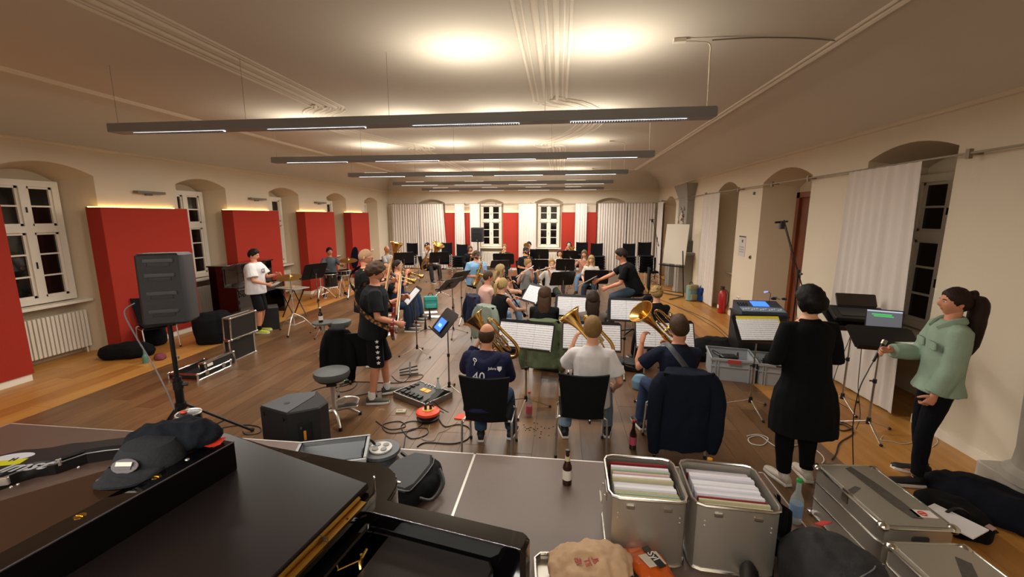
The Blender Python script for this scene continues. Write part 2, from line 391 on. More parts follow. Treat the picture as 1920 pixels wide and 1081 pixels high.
for i, (a, b, *_r) in enumerate(FW[1:3]):
    radiator(TR((a+b)/2, YF+.1, 0, 0), .86, .12, .76, ['white ribbed radiator under the left far window', 'white ribbed radiator under the right far window'][i])
# ---- red acoustic panels
def panel(name, x0, x1, y0, y1, z0, z1, label, strip):
    t = thing('acoustic_panel', label, 'wall panel', ((x0+x1)/2, (y0+y1)/2, 0), 0, 'red fabric acoustic panels')
    hx, hy = (x1-x0)/2, (y1-y0)/2
    M().box(-hx, hx, -hy, hy, z0, z1, .006).obj('fabric_body', REDM, t)
    M().box(-hx+.01, hx-.02, -hy+.02, hy-.02, 0, z0+.002).obj('plinth', WHITEP, t, False)
    # LED strip lying on top, behind the front edge
    if strip:
        s = M()
        if strip == 'x': s.box(-hx+.012, -hx+.035, -hy+.03, hy-.03, z1, z1+.012)
        else: s.box(-hx+.03, hx-.03, hy-.035, hy-.012, z1, z1+.012)
        s.obj('light_strip', mat('led_strip', (1, .62, .18), .5, emit=9.), t, False)
lp = [(1.9, 4.77), (5.97, 7.55), (8.7, 10.25), (11.38, 12.95), (14.05, 15.42)]
lab = ['nearest red fabric panel cut by the left picture edge', 'large red fabric panel behind the tripod loudspeaker', 'red fabric panel behind the upright piano and the boy', 'red fabric panel behind the drummer', 'farthest red fabric panel on the left wall']
for (a, b), L in zip(lp, lab): panel('p', XL-.0+.002, -7.27, a, b, .1, 2.4, L, 'x')
for (a, b, s, L) in [(-5.0, -3.86, 'y', 'red fabric panel on the far wall beside the left curtains'), (-2.47, -1.5, 'y', 'red fabric panel between the two far windows'), (.0, 1.44, '', 'red fabric panel right of the right far window')]:
    panel('p', a, b, YF-.16, YF-.002, .1, 2.43, L, s)
# ---- small wall lights over the panels
for i, y in enumerate((7.05, 9.83, 12.6)):
    t = thing('wall_light', ['flat grey wall light above the panel behind the tripod speaker', 'flat grey wall light above the panel behind the boy', 'flat grey wall light above the panel behind the drummer'][i], 'wall light', (XL, y, 2.68), 0, 'flat wall lights')
    M().box(0, .1, -.27, .27, -.02, .025, .006).obj('housing', mat('grey_lacquer', '#6e675c', .5), t)
    M().box(.0, .04, -.06, .06, -.05, -.02).obj('bracket', mat('grey_lacquer', '#6e675c', .5), t, False)
# ---- curtain rails and curtains
def rail(p, q, label, brk):
    t = thing('curtain_rail', label, 'curtain rail'); p, q = V(p), V(q)
    M().cyl(p, q, .011).obj('rod', mat('rail_paint', '#9a8f80', .5), t)
    d = (q-p).normalized(); n = V((-d.y, d.x, 0))
    for k in brk:
        c = p+(q-p)*k
        m = M(); m.X = Matrix.Translation(c) @ Matrix.Rotation(atan2(d.y, d.x), 4, 'Z')
        m.box(-.014, .014, .0, .11, -.014, .014).box(-.02, .02, -.018, .018, -.05, .04); m.obj('bracket', mat('rail_bracket', '#8a7a66', .5), t, False)
rail((XR-.11, 17.75, 2.84), (XR-.11, .2, 2.84), 'long curtain rail along the right wall', (.05, .2, .33, .45, .535, .6, .75, .9))
rail((XL+.05, YF-.13, 2.79), (XR-.12, YF-.13, 2.79), 'long curtain rail along the far wall', (.02, .11, .215, .3, .42, .55, .66, .8, .99))
def curtain(p, q, ztop, zbot, label, folds=None, amp=.045, spread=1., lean=0.):
    p, q = V((*p, 0)), V((*q, 0)); L = (q-p).length; d = (q-p)/L; n = V((-d.y, d.x, 0)); c = (p+q)/2
    folds = folds or int(L/.11)+1; nu = folds*6; sd = random.random()*9
    def fn(u, v):
        s = (u-.5)*L; z = zbot+(ztop-zbot)*v; k = 1+(spread-1)*(1-v)
        ph = u*folds*2*pi+.9*sin(u*7+sd)
        a = amp*(.55+.45*(1-v))*(.7+.5*noise.noise(V((u*6, sd, 0))))
        return c+d*(s*k+lean*(1-v))+n*(a*sin(ph)+.02*noise.noise(V((u*9, v*2, sd)))*(1-v))+V((0, 0, z+(.012*sin(ph) if v == 0 else 0)))
    m = M(); m.grid(fn, nu, 8)
    fn2 = lambda u, v: fn(u, v)+n*.006
    o = m.obj('curtain', CURT, None, True, 2.0); return tag(o, label, 'curtain', 'long white curtains')
yc = YF-.26
curtain((-7.3, yc), (-6.12, yc), 2.78, .04, 'white curtain filling the far left corner')
curtain((-6.08, yc), (-5.02, yc), 2.78, .04, 'white curtain half covering the leftmost far window', spread=1.15, lean=.08)
curtain((-4.5, yc), (-4.1, yc), 2.78, .04, 'narrow white curtain in front of the left far red panel', spread=1.2)
curtain((-3.86, yc), (-3.44, yc), 2.78, .04, 'narrow white curtain behind the far loudspeaker')
curtain((-1.78, yc), (-1.05, yc), 2.78, .04, 'white curtain left of the right far window')
curtain((.56, yc), (1.04, yc), 2.78, .04, 'narrow white curtain splitting the right far red panel')
curtain((1.46, yc), (2.62, yc), 2.78, .04, 'white curtain covering the rightmost far window')
curtain((2.66, yc), (3.75, yc), 2.78, .04, 'white curtain in the far right corner behind stacked chairs')
xc = XR-.13
curtain((xc, 17.5), (xc, 16.6), 2.8, .04, 'white curtain at the far end of the right wall')
curtain((xc, 10.85), (xc, 12.0), 2.82, .02, 'white curtain between the fireplace and the fire extinguisher', spread=1.1)
curtain((xc, 5.08), (xc, 6.22), 2.83, .03, 'large white curtain behind the laptop stand', folds=8, amp=.032, spread=1.12, lean=-.06)
# ---- door in the right wall niche
WOOD = plankmat('door_wood', '#5e2c12', '#85431e', .45)
d_ = M(); d_.X = TR(XR+.56, 7.98, 0, -pi/2); d_.box(-.6, .6, -.02, .04, 0, 2.6, .004)
d_ = struct(d_.obj('door_1', WOOD, None, False))
for z0, z1 in ((.2, 1.1), (1.3, 2.45)):
    for s in (-1, 1): k = M(); k.X = TR(XR+.56, 7.98, 0, -pi/2); k.box(s*.3-.22, s*.3+.22, -.035, -.015, z0, z1, .01); k.obj('door_panel', WOOD, d_, False)
k = M(); k.X = TR(XR+.56, 7.98, 0, -pi/2); k.cyl((.5, -.02, 1.05), (.5, -.08, 1.05), .01).cyl((.5, -.08, 1.05), (.38, -.08, 1.05), .009); k.obj('door_handle', STEEL, d_)
k = M(); k.X = TR(XR+.54, 7.98, 0, -pi/2); k.box(-.7, -.6, -.05, .05, 0, 2.7).box(.6, .7, -.05, .05, 0, 2.7).box(-.7, .7, -.05, .05, 2.6, 2.7); struct(k.obj('trim_5', WOOD, None, False))
# ---- luminaires: five long suspended beams
GREYL = mat('lamp_grey', '#85868a', .5, .2)
LEDM = mat('led_diffuser', (.93, .95, 1.0), .4, emit=5.0)
LX0, LX1 = -5.49, 1.56
names = ['nearest and longest suspended grey beam lamp', 'second suspended grey beam lamp from the camera', 'third suspended grey beam lamp, midway down the hall', 'fourth suspended grey beam lamp, second from the far wall', 'farthest suspended grey beam lamp near the far wall']
for k in range(5):
    y = 4.81+2.922*k; t = thing('beam_lamp', names[k], 'lamp', (0, y, 3.31), 0, 'suspended beam lamps')
    M().box(LX0, LX1, -.09, .09, -.05, .05, .012).obj('housing', GREYL, t)
    L4 = (LX1-LX0)/4
    for i in range(4):
        a = LX0+L4*i+.28; b = LX0+L4*(i+1)-.28
        g = M().box(a, b, -.015, .015, -.060, -.048); g.obj('light_grid', LEDM if k < 3 else mat('led_diffuser_dim', (.95, .93, .88), .4, emit=.8), t, False)
        if k < 3:
            s = M(); n = 44
            for j in range(n): x = a+(b-a)*(j+.5)/n; s.box(x-.012, x+.012, -.034, .034, -.066, -.055)
            s.obj('louvre', mat('louvre_grey', '#8a8c90', .4, .3), t, False)
        ld = bpy.data.lights.new('lamp_down', 'AREA'); ld.shape = 'RECTANGLE'; ld.size = b-a; ld.size_y = .08; ld.energy = DN_W*(2.2 if k > 2 else 1.4); ld.color = LAMP_COL  # two farthest beams look unlit; their light is added to brighten the far end
        lo = bpy.data.objects.new('lamp_down', ld); COL.objects.link(lo); lo.parent = t; lo.location = ((a+b)/2, 0, -.075)
    # uplight windows in the top of the beam
    for i, x in enumerate((-4.75, -2.8, -1.1, .42)):
        if k == 0 and i < 2: continue
        M().box(x-.3, x+.3, -.05, .05, .049, .056).obj('uplight_window', mat('uplight_glass', (1, .9, .72), .4, emit=3.), t, False)
        ld = bpy.data.lights.new('lamp_up', 'AREA'); ld.shape = 'RECTANGLE'; ld.size = .6; ld.size_y = .12; ld.energy = UP_W*(.8 if k > 2 else 1.); ld.color = UP_COL  # uplight of the two farthest beams is likewise added for brightness
        lo = bpy.data.objects.new('lamp_up', ld); COL.objects.link(lo); lo.parent = t; lo.location = (x, 0, .075); lo.rotation_euler = (pi, 0, 0)
    m = M(); wire = mat('white_wire', '#d9cfbf', .5)
    for x in (-5.42, -3.72, -1.96, -.2): M().cyl((x, 0, .05), (x, 0, ZC-3.31), .0022, n=5).obj('suspension_wire', mat('thin_wire', '#7d7468', .5), t)
    M().tube(catmull([(1.48, 0, .05), (1.47, 0, .5), (1.46, 0, .66), (1.35, 0, .69), (1.2, 0, .7)], 4), .009, 6).box(1.1, 1.22, -.03, .03, .69, .725).obj('power_cable', wire, t)
    if k == 0: M().tube(catmull([(1.48, 0, .70), (1.9, .05, .722), (2.4, .12, .722), (2.75, .2, .715)], 4), .006, 6).obj('ceiling_cable', mat('thin_wire', '#7d7468', .5), t)
# ceiling lights behind the photographer (the near end of the hall is lit the same way)
t = thing('beam_lamp', 'suspended grey beam lamp above the stage behind the camera', 'lamp', (0, 1.1-2.2, 3.31), 0, 'suspended beam lamps')
M().box(LX0, LX1, -.09, .09, -.05, .05, .012).obj('housing', GREYL, t); M().box(LX0+.3, LX1-.3, -.045, .045, -.062, -.048).obj('light_grid', LEDM, t, False)
ld = bpy.data.lights.new('lamp_down', 'AREA'); ld.shape = 'RECTANGLE'; ld.size = 6; ld.size_y = .1; ld.energy = BACK_W; ld.color = LAMP_COL
lo = bpy.data.objects.new('lamp_down', ld); COL.objects.link(lo); lo.parent = t; lo.location = (-2, 0, -.08)
# ---- stage: podium panels with aluminium edging
STG = mat('stage_panel_brown', '#655248', .42, bump=.15, bs=160, var=.1, vs_=3)
sx = [1.43, -.61, -2.64, -4.68]; SY = 2.845; SZ = .5
t = thing('stage', 'low podium of dark brown stage panels with aluminium edges', 'stage', (0, 0, 0))
for i in range(3):
    for (a, b) in ((-1.0, .9), (.905, SY)):
        q = M(); q.box(sx[i+1]+.006, sx[i]-.006, a+.006, b-.006, SZ-.07, SZ-.001, .004); q.obj('stage_panel', STG, t, False)
        e = M(); x0, x1 = sx[i+1], sx[i]
        e.box(x0, x0+.008, a, b, SZ-.08, SZ).box(x1-.008, x1, a, b, SZ-.08, SZ).box(x0, x1, a, a+.008, SZ-.08, SZ).box(x0, x1, b-.01, b, SZ-.08, SZ); e.obj('edge_profile', mat('alu_edge', '#d5cfc8', .35, .4), t, False)
for x in sx:
    for y in (-.95, .9, SY-.06): M().box(x-.03, x+.03, y-.03, y+.03, 0, SZ-.08).obj('leg', STEEL, t, False)
M().box(sx[-1]+.01, sx[0]-.01, SY-.03, SY-.02, 0, SZ-.08).box(sx[0]-.03, sx[0]-.02, -1, SY-.02, 0, SZ-.08).obj('skirting_cloth', cloth('#0c0b0c'), t, False)
# ================================================================ PEOPLE
def g_(t): return exp(-t*t)
def head_pt(d, k=1.0):
    x, y, z = d.x*.076, d.y*.096, d.z*.117
    if z < 0:
        q = (-z/.117)**1.3; x *= 1-.32*q
        if y < 0: y *= 1-.5*q
        else: y *= 1-.10*q
    if y > 0:
        f = 1.0
        y = y*(1-.05*g_(x/.05))
        y += .024*g_(x/.013)*g_((z+.020)/.020)+.010*g_(x/.010)*g_((z-.005)/.02)
        y += .005*g_((z-.024)/.009)*g_(x/.045)-.010*(g_((x-.031)/.014)+g_((x+.031)/.014))*g_((z-.004)/.012)
        y += .006*g_(x/.022)*g_((z+.060)/.009)+.008*g_(x/.022)*g_((z+.097)/.016)+.004*(g_((x-.042)/.02)+g_((x+.042)/.02))*g_((z+.032)/.025)
    return V((x, y, z))
NU, NV = 36, 28
def head_grid():
    P = []
    for i in range(NV+1):
        th = pi*i/NV
        for j in range(NU):
            s = 2*j/NU-1; ph = pi*s*(.55+.45*abs(s)); P.append(V((sin(th)*sin(ph), sin(th)*cos(ph), cos(th))))
    return P
HG = head_grid()
HF = [(i*NU+j, (i+1)*NU+j, (i+1)*NU+(j+1) % NU, i*NU+(j+1) % NU) for i in range(NV) for j in range(NU)]
def add_head(m, X, beard=0):
    """slots: 0 skin 1 lips 2 eye white 3 dark 4 hair"""
    old = m.X; m.X = X
    pts = [head_pt(d) for d in HG]; o = len(m.v); m.v += [tuple(X @ p) for p in pts]
    for f in HF:
        c = (pts[f[0]]+pts[f[1]]+pts[f[2]]+pts[f[3]])/4; mi = 0
        if abs(c.z+.061) < .0062 and abs(c.x) < .019 and c.y > .05: mi = 1
        elif beard and c.y > .005 and c.z < -.028 and not (abs(c.x) < .02 and c.z > -.055) and c.z < -.028-.35*max(0, .06-abs(c.x)-.02): mi = 4
        m.f.append(tuple(i+o for i in f)); m.m.append(mi)
    for s in (-1, 1):
        m.mi = 2; m.ell((s*.031, .0745, .004), .0135, .010, .0085, 8, 6)
        m.mi = 3; m.ell((s*.031, .0835, .004), .0055, .003, .0055, 6, 4)
        m.mi = 4; m.tube([(s*.017, .089, .020), (s*.032, .087, .025), (s*.046, .078, .020)], .0032, 5)
        m.mi = 0; m.ell((s*.078, -.006, -.004), .007, .017, .028, 8, 6, Matrix.Rotation(s*.35, 3, 'Z'))
    m.mi = 0; m.X = old
def hair_mesh(style, X, seed=0):
    m = M(); m.X = X
    def mask(d):
        x, y, z = d
        if style in ('short', 'curly', 'pony', 'bun', 'buzz', 'crop'):
            front = .62-.15*abs(x)                       # hairline height over the forehead
            lo = -.55 if y < -.2 else (-.1 if style != 'bun' else -.1)
            if y > 0: t = z-(front-(1-y)*.75)
            else: t = z-(-.10-.45*min(1, -y*1.6))
            return t*3
        if style in ('long', 'bob'):
            if y > 0: t = max(z-(.60-(1-y)*.95), abs(x)-.80-.25*max(0, z))
            else: t = z+1.0
            return t*3
        if style == 'ring':
            if z > .48 or y > .25: return -1
            return min(z-(-.10-.45*min(1, max(0, -y)*1.6)), .48-z)*3
        if style == 'shaved':
            if y > 0: return (z-(.62-(1-y)*.75))*3
            return (z-(-.1-.45*min(1, -y*1.6)))*3
        if style == 'fringe':
            if y > 0: t = max(z-(.38-(1-y)*.7), abs(x)-.78)
            else: t = z+1.0
            return t*3
    T = {'short': .016, 'curly': .028, 'pony': .012, 'bun': .012, 'buzz': .006, 'crop': .012, 'long': .02, 'bob': .022, 'ring': .006, 'shaved': .002, 'fringe': .02}[style]
    pts = []; ms = []
    for d in HG:
        k = max(-1, min(1, mask(d))); ms.append(k); p = head_pt(d)
        if k > 0:
            a = min(1, k*1.6); n = V((d.x*1.1, d.y, d.z)).normalized()
            nz = noise.noise(d*(9 if style == 'curly' else 5)+V((seed, 0, 0)))
            p = p+n*(T*a*(1+(.8 if style == 'curly' else .35)*nz)+.002)
            if style in ('short', 'crop') and d.y > .2 and d.z > .5: p = p+n*.010*a
        else: p = p-d*.004
        pts.append(tuple(p))
    fs = [f for f in HF if max(ms[i] for i in f) > 0]
    m.add(pts, fs)
    return m
def drape(m, pts, r, flat, n=12):   # hanging hair
    P = catmull(pts, 4); k = len(P)
    R = []
    for i in range(k):
        t = i/(k-1)*(len(r)-1); a = int(min(t, len(r)-2)); R.append(r[a]+(r[a+1]-r[a])*(t-a))
    secs = []
    for i in range(k):
        wob = 1+.08*noise.noise(V((i*.7, len(m.v)*.01, 3)))
        secs.append((P[i], V((1, 0, 0))*R[i]*wob, V((0, 1, 0))*R[i]*flat*wob) if abs((P[min(i+1, k-1)]-P[max(i-1, 0)]).normalized().z) > .5 else (P[i], V((1, 0, 0))*R[i], V((0, 0, 1))*R[i]*flat))
    m.loft(secs, n)
def remeshed(m, vox, it=4, disp=0., seed=0., dscale=9.):
    me = bpy.data.meshes.new('tmp'); me.from_pydata(m.v, [], m.f)
    bm = bmesh.new(); bm.from_mesh(me); bmesh.ops.recalc_face_normals(bm, faces=bm.faces); bm.to_mesh(me); bm.free()
    o = bpy.data.objects.new('tmp', me); COL.objects.link(o)
    r = o.modifiers.new('r', 'REMESH'); r.mode = 'VOXEL'; r.voxel_size = vox; r.use_smooth_shade = True
    s = o.modifiers.new('s', 'SMOOTH'); s.factor = .5; s.iterations = it
    dg = bpy.context.evaluated_depsgraph_get(); out = bpy.data.meshes.new_from_object(o.evaluated_get(dg))
    bpy.data.objects.remove(o); bpy.data.meshes.remove(me)
    if disp:
        vn = [(v.co.copy(), v.normal.copy()) for v in out.vertices]; flat = []
        for c, n in vn:
            q = c*dscale+V((seed, seed, 0)); a = noise.noise(V((q.x, q.y, q.z*.55)))+.5*noise.noise(V((q.x*2.3, q.y*2.3, q.z*1.1)))
            c = c+n*disp*a; flat += [c.x, c.y, c.z]
        out.vertices.foreach_set('co', flat)
    out.update(); return out
def joined(name, meshes, mats):
    bm = bmesh.new()
    for me in meshes: bm.from_mesh(me)
    out = bpy.data.meshes.new(name); bm.to_mesh(out); bm.free()
    for m in mats: out.materials.append(m)
    out.shade_smooth(); out.update(); return out
def rawmesh(m):
    me = bpy.data.meshes.new('raw'); me.from_pydata(m.v, [], m.f); me.polygons.foreach_set('material_index', m.m)
    bm = bmesh.new(); bm.from_mesh(me); bmesh.ops.recalc_face_normals(bm, faces=bm.faces); bm.to_mesh(me); bm.free(); return me
def ik(S, W, a, b, pole):
    S, W = V(S), V(W); d = W-S; L = min(d.length, a+b-.004); dn = d.normalized(); W = S+dn*L
    x = (a*a-b*b+L*L)/(2*L); h = sqrt(max(0, a*a-x*x)); p = V(pole); p = (p-dn*p.dot(dn)).normalized()
    return S+dn*x+p*h, W
def hand(m, w, d, n, side, curl, s=1.):
    """w wrist, d direction of the fingers, n palm normal, side +1 = thumb towards +x of (d x n)"""
    d = V(d).normalized(); n = V(n); n = (n-d*n.dot(d)).normalized(); x = d.cross(n)*side
    m.loft([(w-d*.02, x*.026*s, n*.020*s), (w+d*.015*s, x*.028*s, n*.019*s), (w+d*.05*s, x*.040*s, n*.016*s), (w+d*.085*s, x*.040*s, n*.014*s), (w+d*.098*s, x*.034*s, n*.009*s)], 10)
    for k, (o, L) in enumerate(((.030, .070), (.010, .079), (-.011, .073), (-.030, .057))):
        p = w+d*.088*s+x*o*s; P = [p-d*.015]; a = curl*.35+.05*k
        for q in range(3):
            dd = d*cos(a)+n*sin(a); P.append(P[-1]+dd*(L*s*(.45, .32, .28)[q]+(.015 if q == 0 else 0))); a += curl*(.75-.1*q)
        m.tube(P, [.0095*s, .0090*s, .0080*s, .0062*s], 7)
    p = w+d*.025*s+x*.028*s; dd = (x*.75+d*.65+n*.25).normalized()
    P = [p-x*.015, p+dd*.032*s, p+dd*.032*s+(d*.8+x*.25+n*(.3+curl*.4)).normalized()*.032*s]; P.append(P[-1]+(d*.7+n*(.4+curl*.5)).normalized()*.024*s)
    m.tube(P, [.013*s, .0115*s, .010*s, .008*s], 7)
SKIN = {'a': mat('skin_light', '#d9a283', .55, var=.06, vs_=8, spec=.35), 'b': mat('skin_rosy', '#cf8f70', .55, var=.06, vs_=8, spec=.35), 'c': mat('skin_tan', '#b97a55', .55, var=.06, vs_=8, spec=.35)}
LIPM = mat('lips', '#b46a58', .5); EYEW = mat('eye_white', '#d8d2c8', .3); EYED = mat('eye_dark', '#1c130d', .25)
FRAME = mat('glasses_frame', '#141212', .3)
PN = [0]; PEOPLE = {}
def person(key, label, loc=None, head=None, ztop=1.32, face=0., pose='sit', s=.97, b=1., seat=.45, lean=6., nod=0., turn=0., tilt=0., skin='a',
           hair='short', hc='#3a2818', shirt='#111111', sleeve='short', bottom='trousers', bc='#20242c', shoe='#141414', sole='#d8d4cc', hands=None, feet=None,
           curl=1.1, glasses=False, beard=0, cap=None, vox=.014, loose=.0, cut=None, dress=None, socks=None, hn=None, elb=None, chairgap=0.02, palms=None, side_lean=0., handdir=None, thick=1.):
    PN[0] += 1; random.seed(PN[0]*13)
    R = Matrix.Rotation(radians(face), 3, 'Z'); ln = radians(lean); sl = radians(side_lean)
    u = V((sin(sl), sin(ln)*cos(sl), cos(ln)*cos(sl))); fw = V((0, cos(ln), -sin(ln)))
    sit = pose == 'sit'; zp = (seat+.095) if sit else .94*s; py = -.06 if sit else 0.
    hip = V((0, py, zp)); nk = hip+u*.50*s
    hd = nk+(u*.6+V((0, .15*sin(ln)+.02, .5))).normalized()*.155*s
    if sit or True:
        top = hd.z+.117*s
    if head is not None:
        H_ = atz(head[0], head[1], top); off = R @ V((hd.x, hd.y, 0)); loc = (H_.x-off.x, H_.y-off.y)
    t = thing('person', label, 'person', (loc[0], loc[1], 0), radians(face)); HX = Matrix.Translation(hd) @ Matrix.Rotation(radians(turn), 4, 'Z') @ Matrix.Rotation(-radians(nod), 4, 'X') @ Matrix.Rotation(radians(tilt), 4, 'Y') @ Matrix.Scale(s, 4)
    if callable(hands): hands = hands(hd)
    S = [hip+u*.435*s+V((q*.163*s*b**.5, 0, 0)) for q in (-1, 1)]
    if hands is None: hands = [V((-.16, .22, zp+.08)), V((.16, .22, zp+.08))] if sit else [V((-.27, .06, zp-.10*s)), V((.27, .06, zp-.10*s))]
    arms = []
    for i, q in enumerate((-1, 1)):
        pl = (elb[i] if elb else V((q*.42, -.3, -1)))
        E_, W_ = ik(S[i], hands[i], .285*s, .25*s, pl); arms.append((S[i], E_, W_))
    hips = [hip+V((q*.085*s, 0, -.01)) for q in (-1, 1)]
    if feet is None: feet = [V((-.13, .42, .085)), V((.13, .40, .085))] if sit else [V((-.10*s, -.02, .085)), V((.10*s, .04, .085))]
    legs = []
    for i, q in enumerate((-1, 1)):
        K_, A_ = ik(hips[i], feet[i], .43*s, .42*s, V((q*.15, 1, .5)) if sit else V((q*.1, 1, 0))); legs.append((hips[i], K_, A_))
    sec = [(-.04, .150, .110), (.10, .145, .105), (.22, .140, .105), (.34, .158, .112), (.43, .165, .100), (.48, .105, .075), (.52, .060, .058)]
    def torso(m, grow, lo=-.06, hi=.50, sc=None):
        ss = []
        for tt, rx, ry in (sc or sec):
            if tt < lo-.001 or tt > hi+.001: continue
            ss.append((hip+u*tt*s, V((1, 0, 0))*(rx*s*b+grow*(1 if tt < .46 else .6)), fw*(ry*s*b**1.25+grow*(1 if tt < .46 else .6))))
        m.loft(ss, 16)
    # --- body
    m = M(); torso(m, -.015, -.06, .52); sk = .92*b**.5*s*thick
    m.tube([nk-u*.05, nk+u*.02, hd-V((0, .012, .05))], [.056*s*b**.4, .053*s*b**.4, .055*s*b**.3], 12)
    for i, (A, E_, W_) in enumerate(arms):
        m.tube([A-V(((-1, 1)[i]*.06, 0, 0)), A, A.lerp(E_, .5), E_, E_.lerp(W_, .3), W_.lerp(E_, .2), W_], [.045*sk, .052*sk, .046*sk, .039*sk, .041*sk, .031*sk, .026*sk], 10)
    for i, (A, K_, F_) in enumerate(legs):
        m.tube([A, A.lerp(K_, .5), K_, K_.lerp(F_, .3), F_.lerp(K_, .15), F_-V((0, 0, .02))], [.082*sk, .073*sk, .054*sk, .056*sk, .038*sk, .036*sk], 12)
        fd = V((0, 1, 0)); m.loft([(F_-fd*.04-V((0, 0, .05)), V((1, 0, 0))*.03, V((0, 0, 1))*.03), (F_+fd*.06-V((0, 0, .05)), V((1, 0, 0))*.036, V((0, 0, 1))*.028), (F_+fd*.14-V((0, 0, .06)), V((1, 0, 0))*.035, V((0, 0, 1))*.018)], 8)
    core = remeshed(m, vox, 3)
    m = M(); add_head(m, HX, beard)
    for i, (A, E_, W_) in enumerate(arms):
        dd = V(handdir[i]) if handdir else (W_-E_); nn = V(palms[i]) if palms else V(((1, -1)[i]*.8, .2, -.3))
        x = dd.normalized().cross((nn-dd.normalized()*nn.dot(dd.normalized())).normalized()); up = V((0, .5, 1))
        hand(m, W_, dd, nn, 1 if x.dot(up) > 0 else -1, curl if not isinstance(curl, tuple) else curl[i], s)
    head_m = rawmesh(m); hm = hairmat(hc)
    link('body', joined('body', [core, head_m], [SKIN[skin], LIPM, EYEW, EYED, hm]), t)
    # --- hair
    if hair != 'none':
        hs = {'ponytail': 'pony', 'longtail': 'pony', 'braid': 'bun'}.get(hair, hair); m = hair_mesh(hs, HX, PN[0])
        back = (HX.to_3x3() @ V((0, -1, 0))).normalized(); c0 = HX @ V((0, -.085, .03))
        L3 = lambda x, y, z: HX @ V((x, y, z))
        m.X = Matrix.Identity(4)
        if hair in ('long', 'fringe'):
            m.X = HX; drape(m, [(0, -.055, .03), (0, -.085, -.06), (0, -.105, -.17), (0, -.115, -.30), (0, -.11, -.40)], [.070, .082, .088, .078, .04], .45, 14)
            for q in (-1, 1): drape(m, [(q*.066, .0, .03), (q*.078, .008, -.05), (q*.075, .02, -.13), (q*.068, .035, -.24), (q*.06, .04, -.31)], [.022, .026, .028, .026, .01], 1., 8)
        if hair == 'bob':
            m.X = HX; drape(m, [(0, -.04, .04), (0, -.06, -.03), (0, -.055, -.10)], [.085, .092, .062], .72, 14)
            for q in (-1, 1): drape(m, [(q*.068, .01, .04), (q*.076, .015, -.03), (q*.066, .02, -.09)], [.024, .028, .012], 1.2, 8)
        if hair == 'ponytail':
            m.X = HX; m.ring((0, -.105, .055), .016, .006, 10, 5, axis=(0, 1, .3)); drape(m, [(0, -.10, .05), (0, -.14, .03), (0, -.155, -.04), (0, -.14, -.13), (0, -.13, -.19)], [.018, .030, .034, .028, .008], .8, 10)
        if hair == 'longtail':
            m.X = HX; drape(m, [(0, -.075, .06), (0, -.125, .065), (0, -.155, .0), (.0, -.155, -.11), (0, -.16, -.23), (.0, -.165, -.34), (0, -.16, -.43)], [.045, .055, .066, .072, .066, .048, .012], .85, 14)
        if hair in ('bun', 'braid'):
            m.X = HX; z0 = .07 if hair == 'bun' else .065
            for q in range(9):
                a = q*2*pi/9; m.ell((.028*cos(a), -.082-.010*sin(q*2.1), z0+.03*sin(a)+.01), .024, .022, .024, 8, 6)
            m.ell((0, -.09, z0+.01), .03, .026, .03, 8, 6)
            if hair == 'braid':
                for q in (-1, 1): m.tube(catmull([L for L in ((q*.07, .03, .05), (q*.086, -.02, .03), (q*.06, -.08, .03), (q*.02, -.1, .05))], 4), .013, 7)
        m.obj('hair', hm, t, True, 2.)
    if cap:
        m = M(); m.X = HX
        m.loft([(V((0, -.004, z)), V((1, 0, 0))*rx, V((0, 1, 0))*ry) for z, rx, ry in ((.035, .086, .107), (.065, .084, .105), (.095, .070, .088), (.118, .044, .056), (.128, .012, .015))], 18)
        vd = cap[1]; m.grid(lambda a, c: V((cos(pi*a)*.075, vd*(.07+sin(pi*a)*(.03+.075*c)), .048-.018*c*sin(pi*a))), 10, 3)
        m.grid(lambda a, c: V((cos(pi*a)*.075, vd*(.07+sin(pi*a)*(.03+.075*c)), .043-.018*c*sin(pi*a))), 10, 3)
        m.obj('cap', cloth(cap[0], .2), t, True, 1.)
    if glasses:
        m = M(); m.X = HX
        for q in (-1, 1): m.ring((q*.032, .100, .003), .021, .0022, 14, 5, axis=(0, 1, 0), sx=1.2); m.tube([(q*.056, .096, .008), (q*.078, .05, .008), (q*.080, -.01, .006)], .0022, 5)
        m.tube([(-.009, .101, .008), (.009, .101, .008)], .0022, 5); m.obj('glasses', FRAME, t)
    # --- shirt
    sh = cloth(shirt) if isinstance(shirt, str) else shirt
    m = M(); lo = -.10 if (sit and not dress) else -.14
    g = .016+loose
    sc = [(-.12 if not sit else -.07, .162, .125), (.0, .158, .120), (.10, .152, .113), (.22, .148, .112), (.34, .160, .118), (.41, .158, .108), (.455, .118, .088), (.485, .080, .068), (.508, .062, .058)]
    if dress: sc = [(-x_, .165+w_, .13+w_*.9) for x_, w_ in dress]+sc[1:]
    torso(m, g, -9, 9, sc)
    for i, (A, E_, W_) in enumerate(arms):
        q = (-1, 1)[i]
        if sleeve == 'none': m.tube([A-V((q*.07, 0, 0)), A+V((q*.012, 0, 0))], [.058*s, .060*s], 10)
        elif sleeve == 'short':
            m.tube([A-V((q*.08, 0, .01)), A-V((0, 0, .012)), A.lerp(E_, .4), A.lerp(E_, .78)], [.036*s*b+g, .044*s*b+g, .046*s*b**.6+g*1.1, .046*s*b**.6+g*1.4], 12)
        else:
            e = 1.0 if sleeve == 'long' else .55
            m.tube([A-V((q*.07, 0, 0)), A, A.lerp(E_, .5), E_, E_.lerp(W_, .5*e), E_.lerp(W_, .97*e)], [.036*s+g, .046*s*b+g, .047*s*b**.5+g, .046*s*b**.5+g, .042*s+g, .034*s+g], 12)
    link('shirt' if not dress else 'tunic', joined('shirt', [remeshed(m, vox*.95, 3, .007, PN[0]*3.1)], [sh]), t)
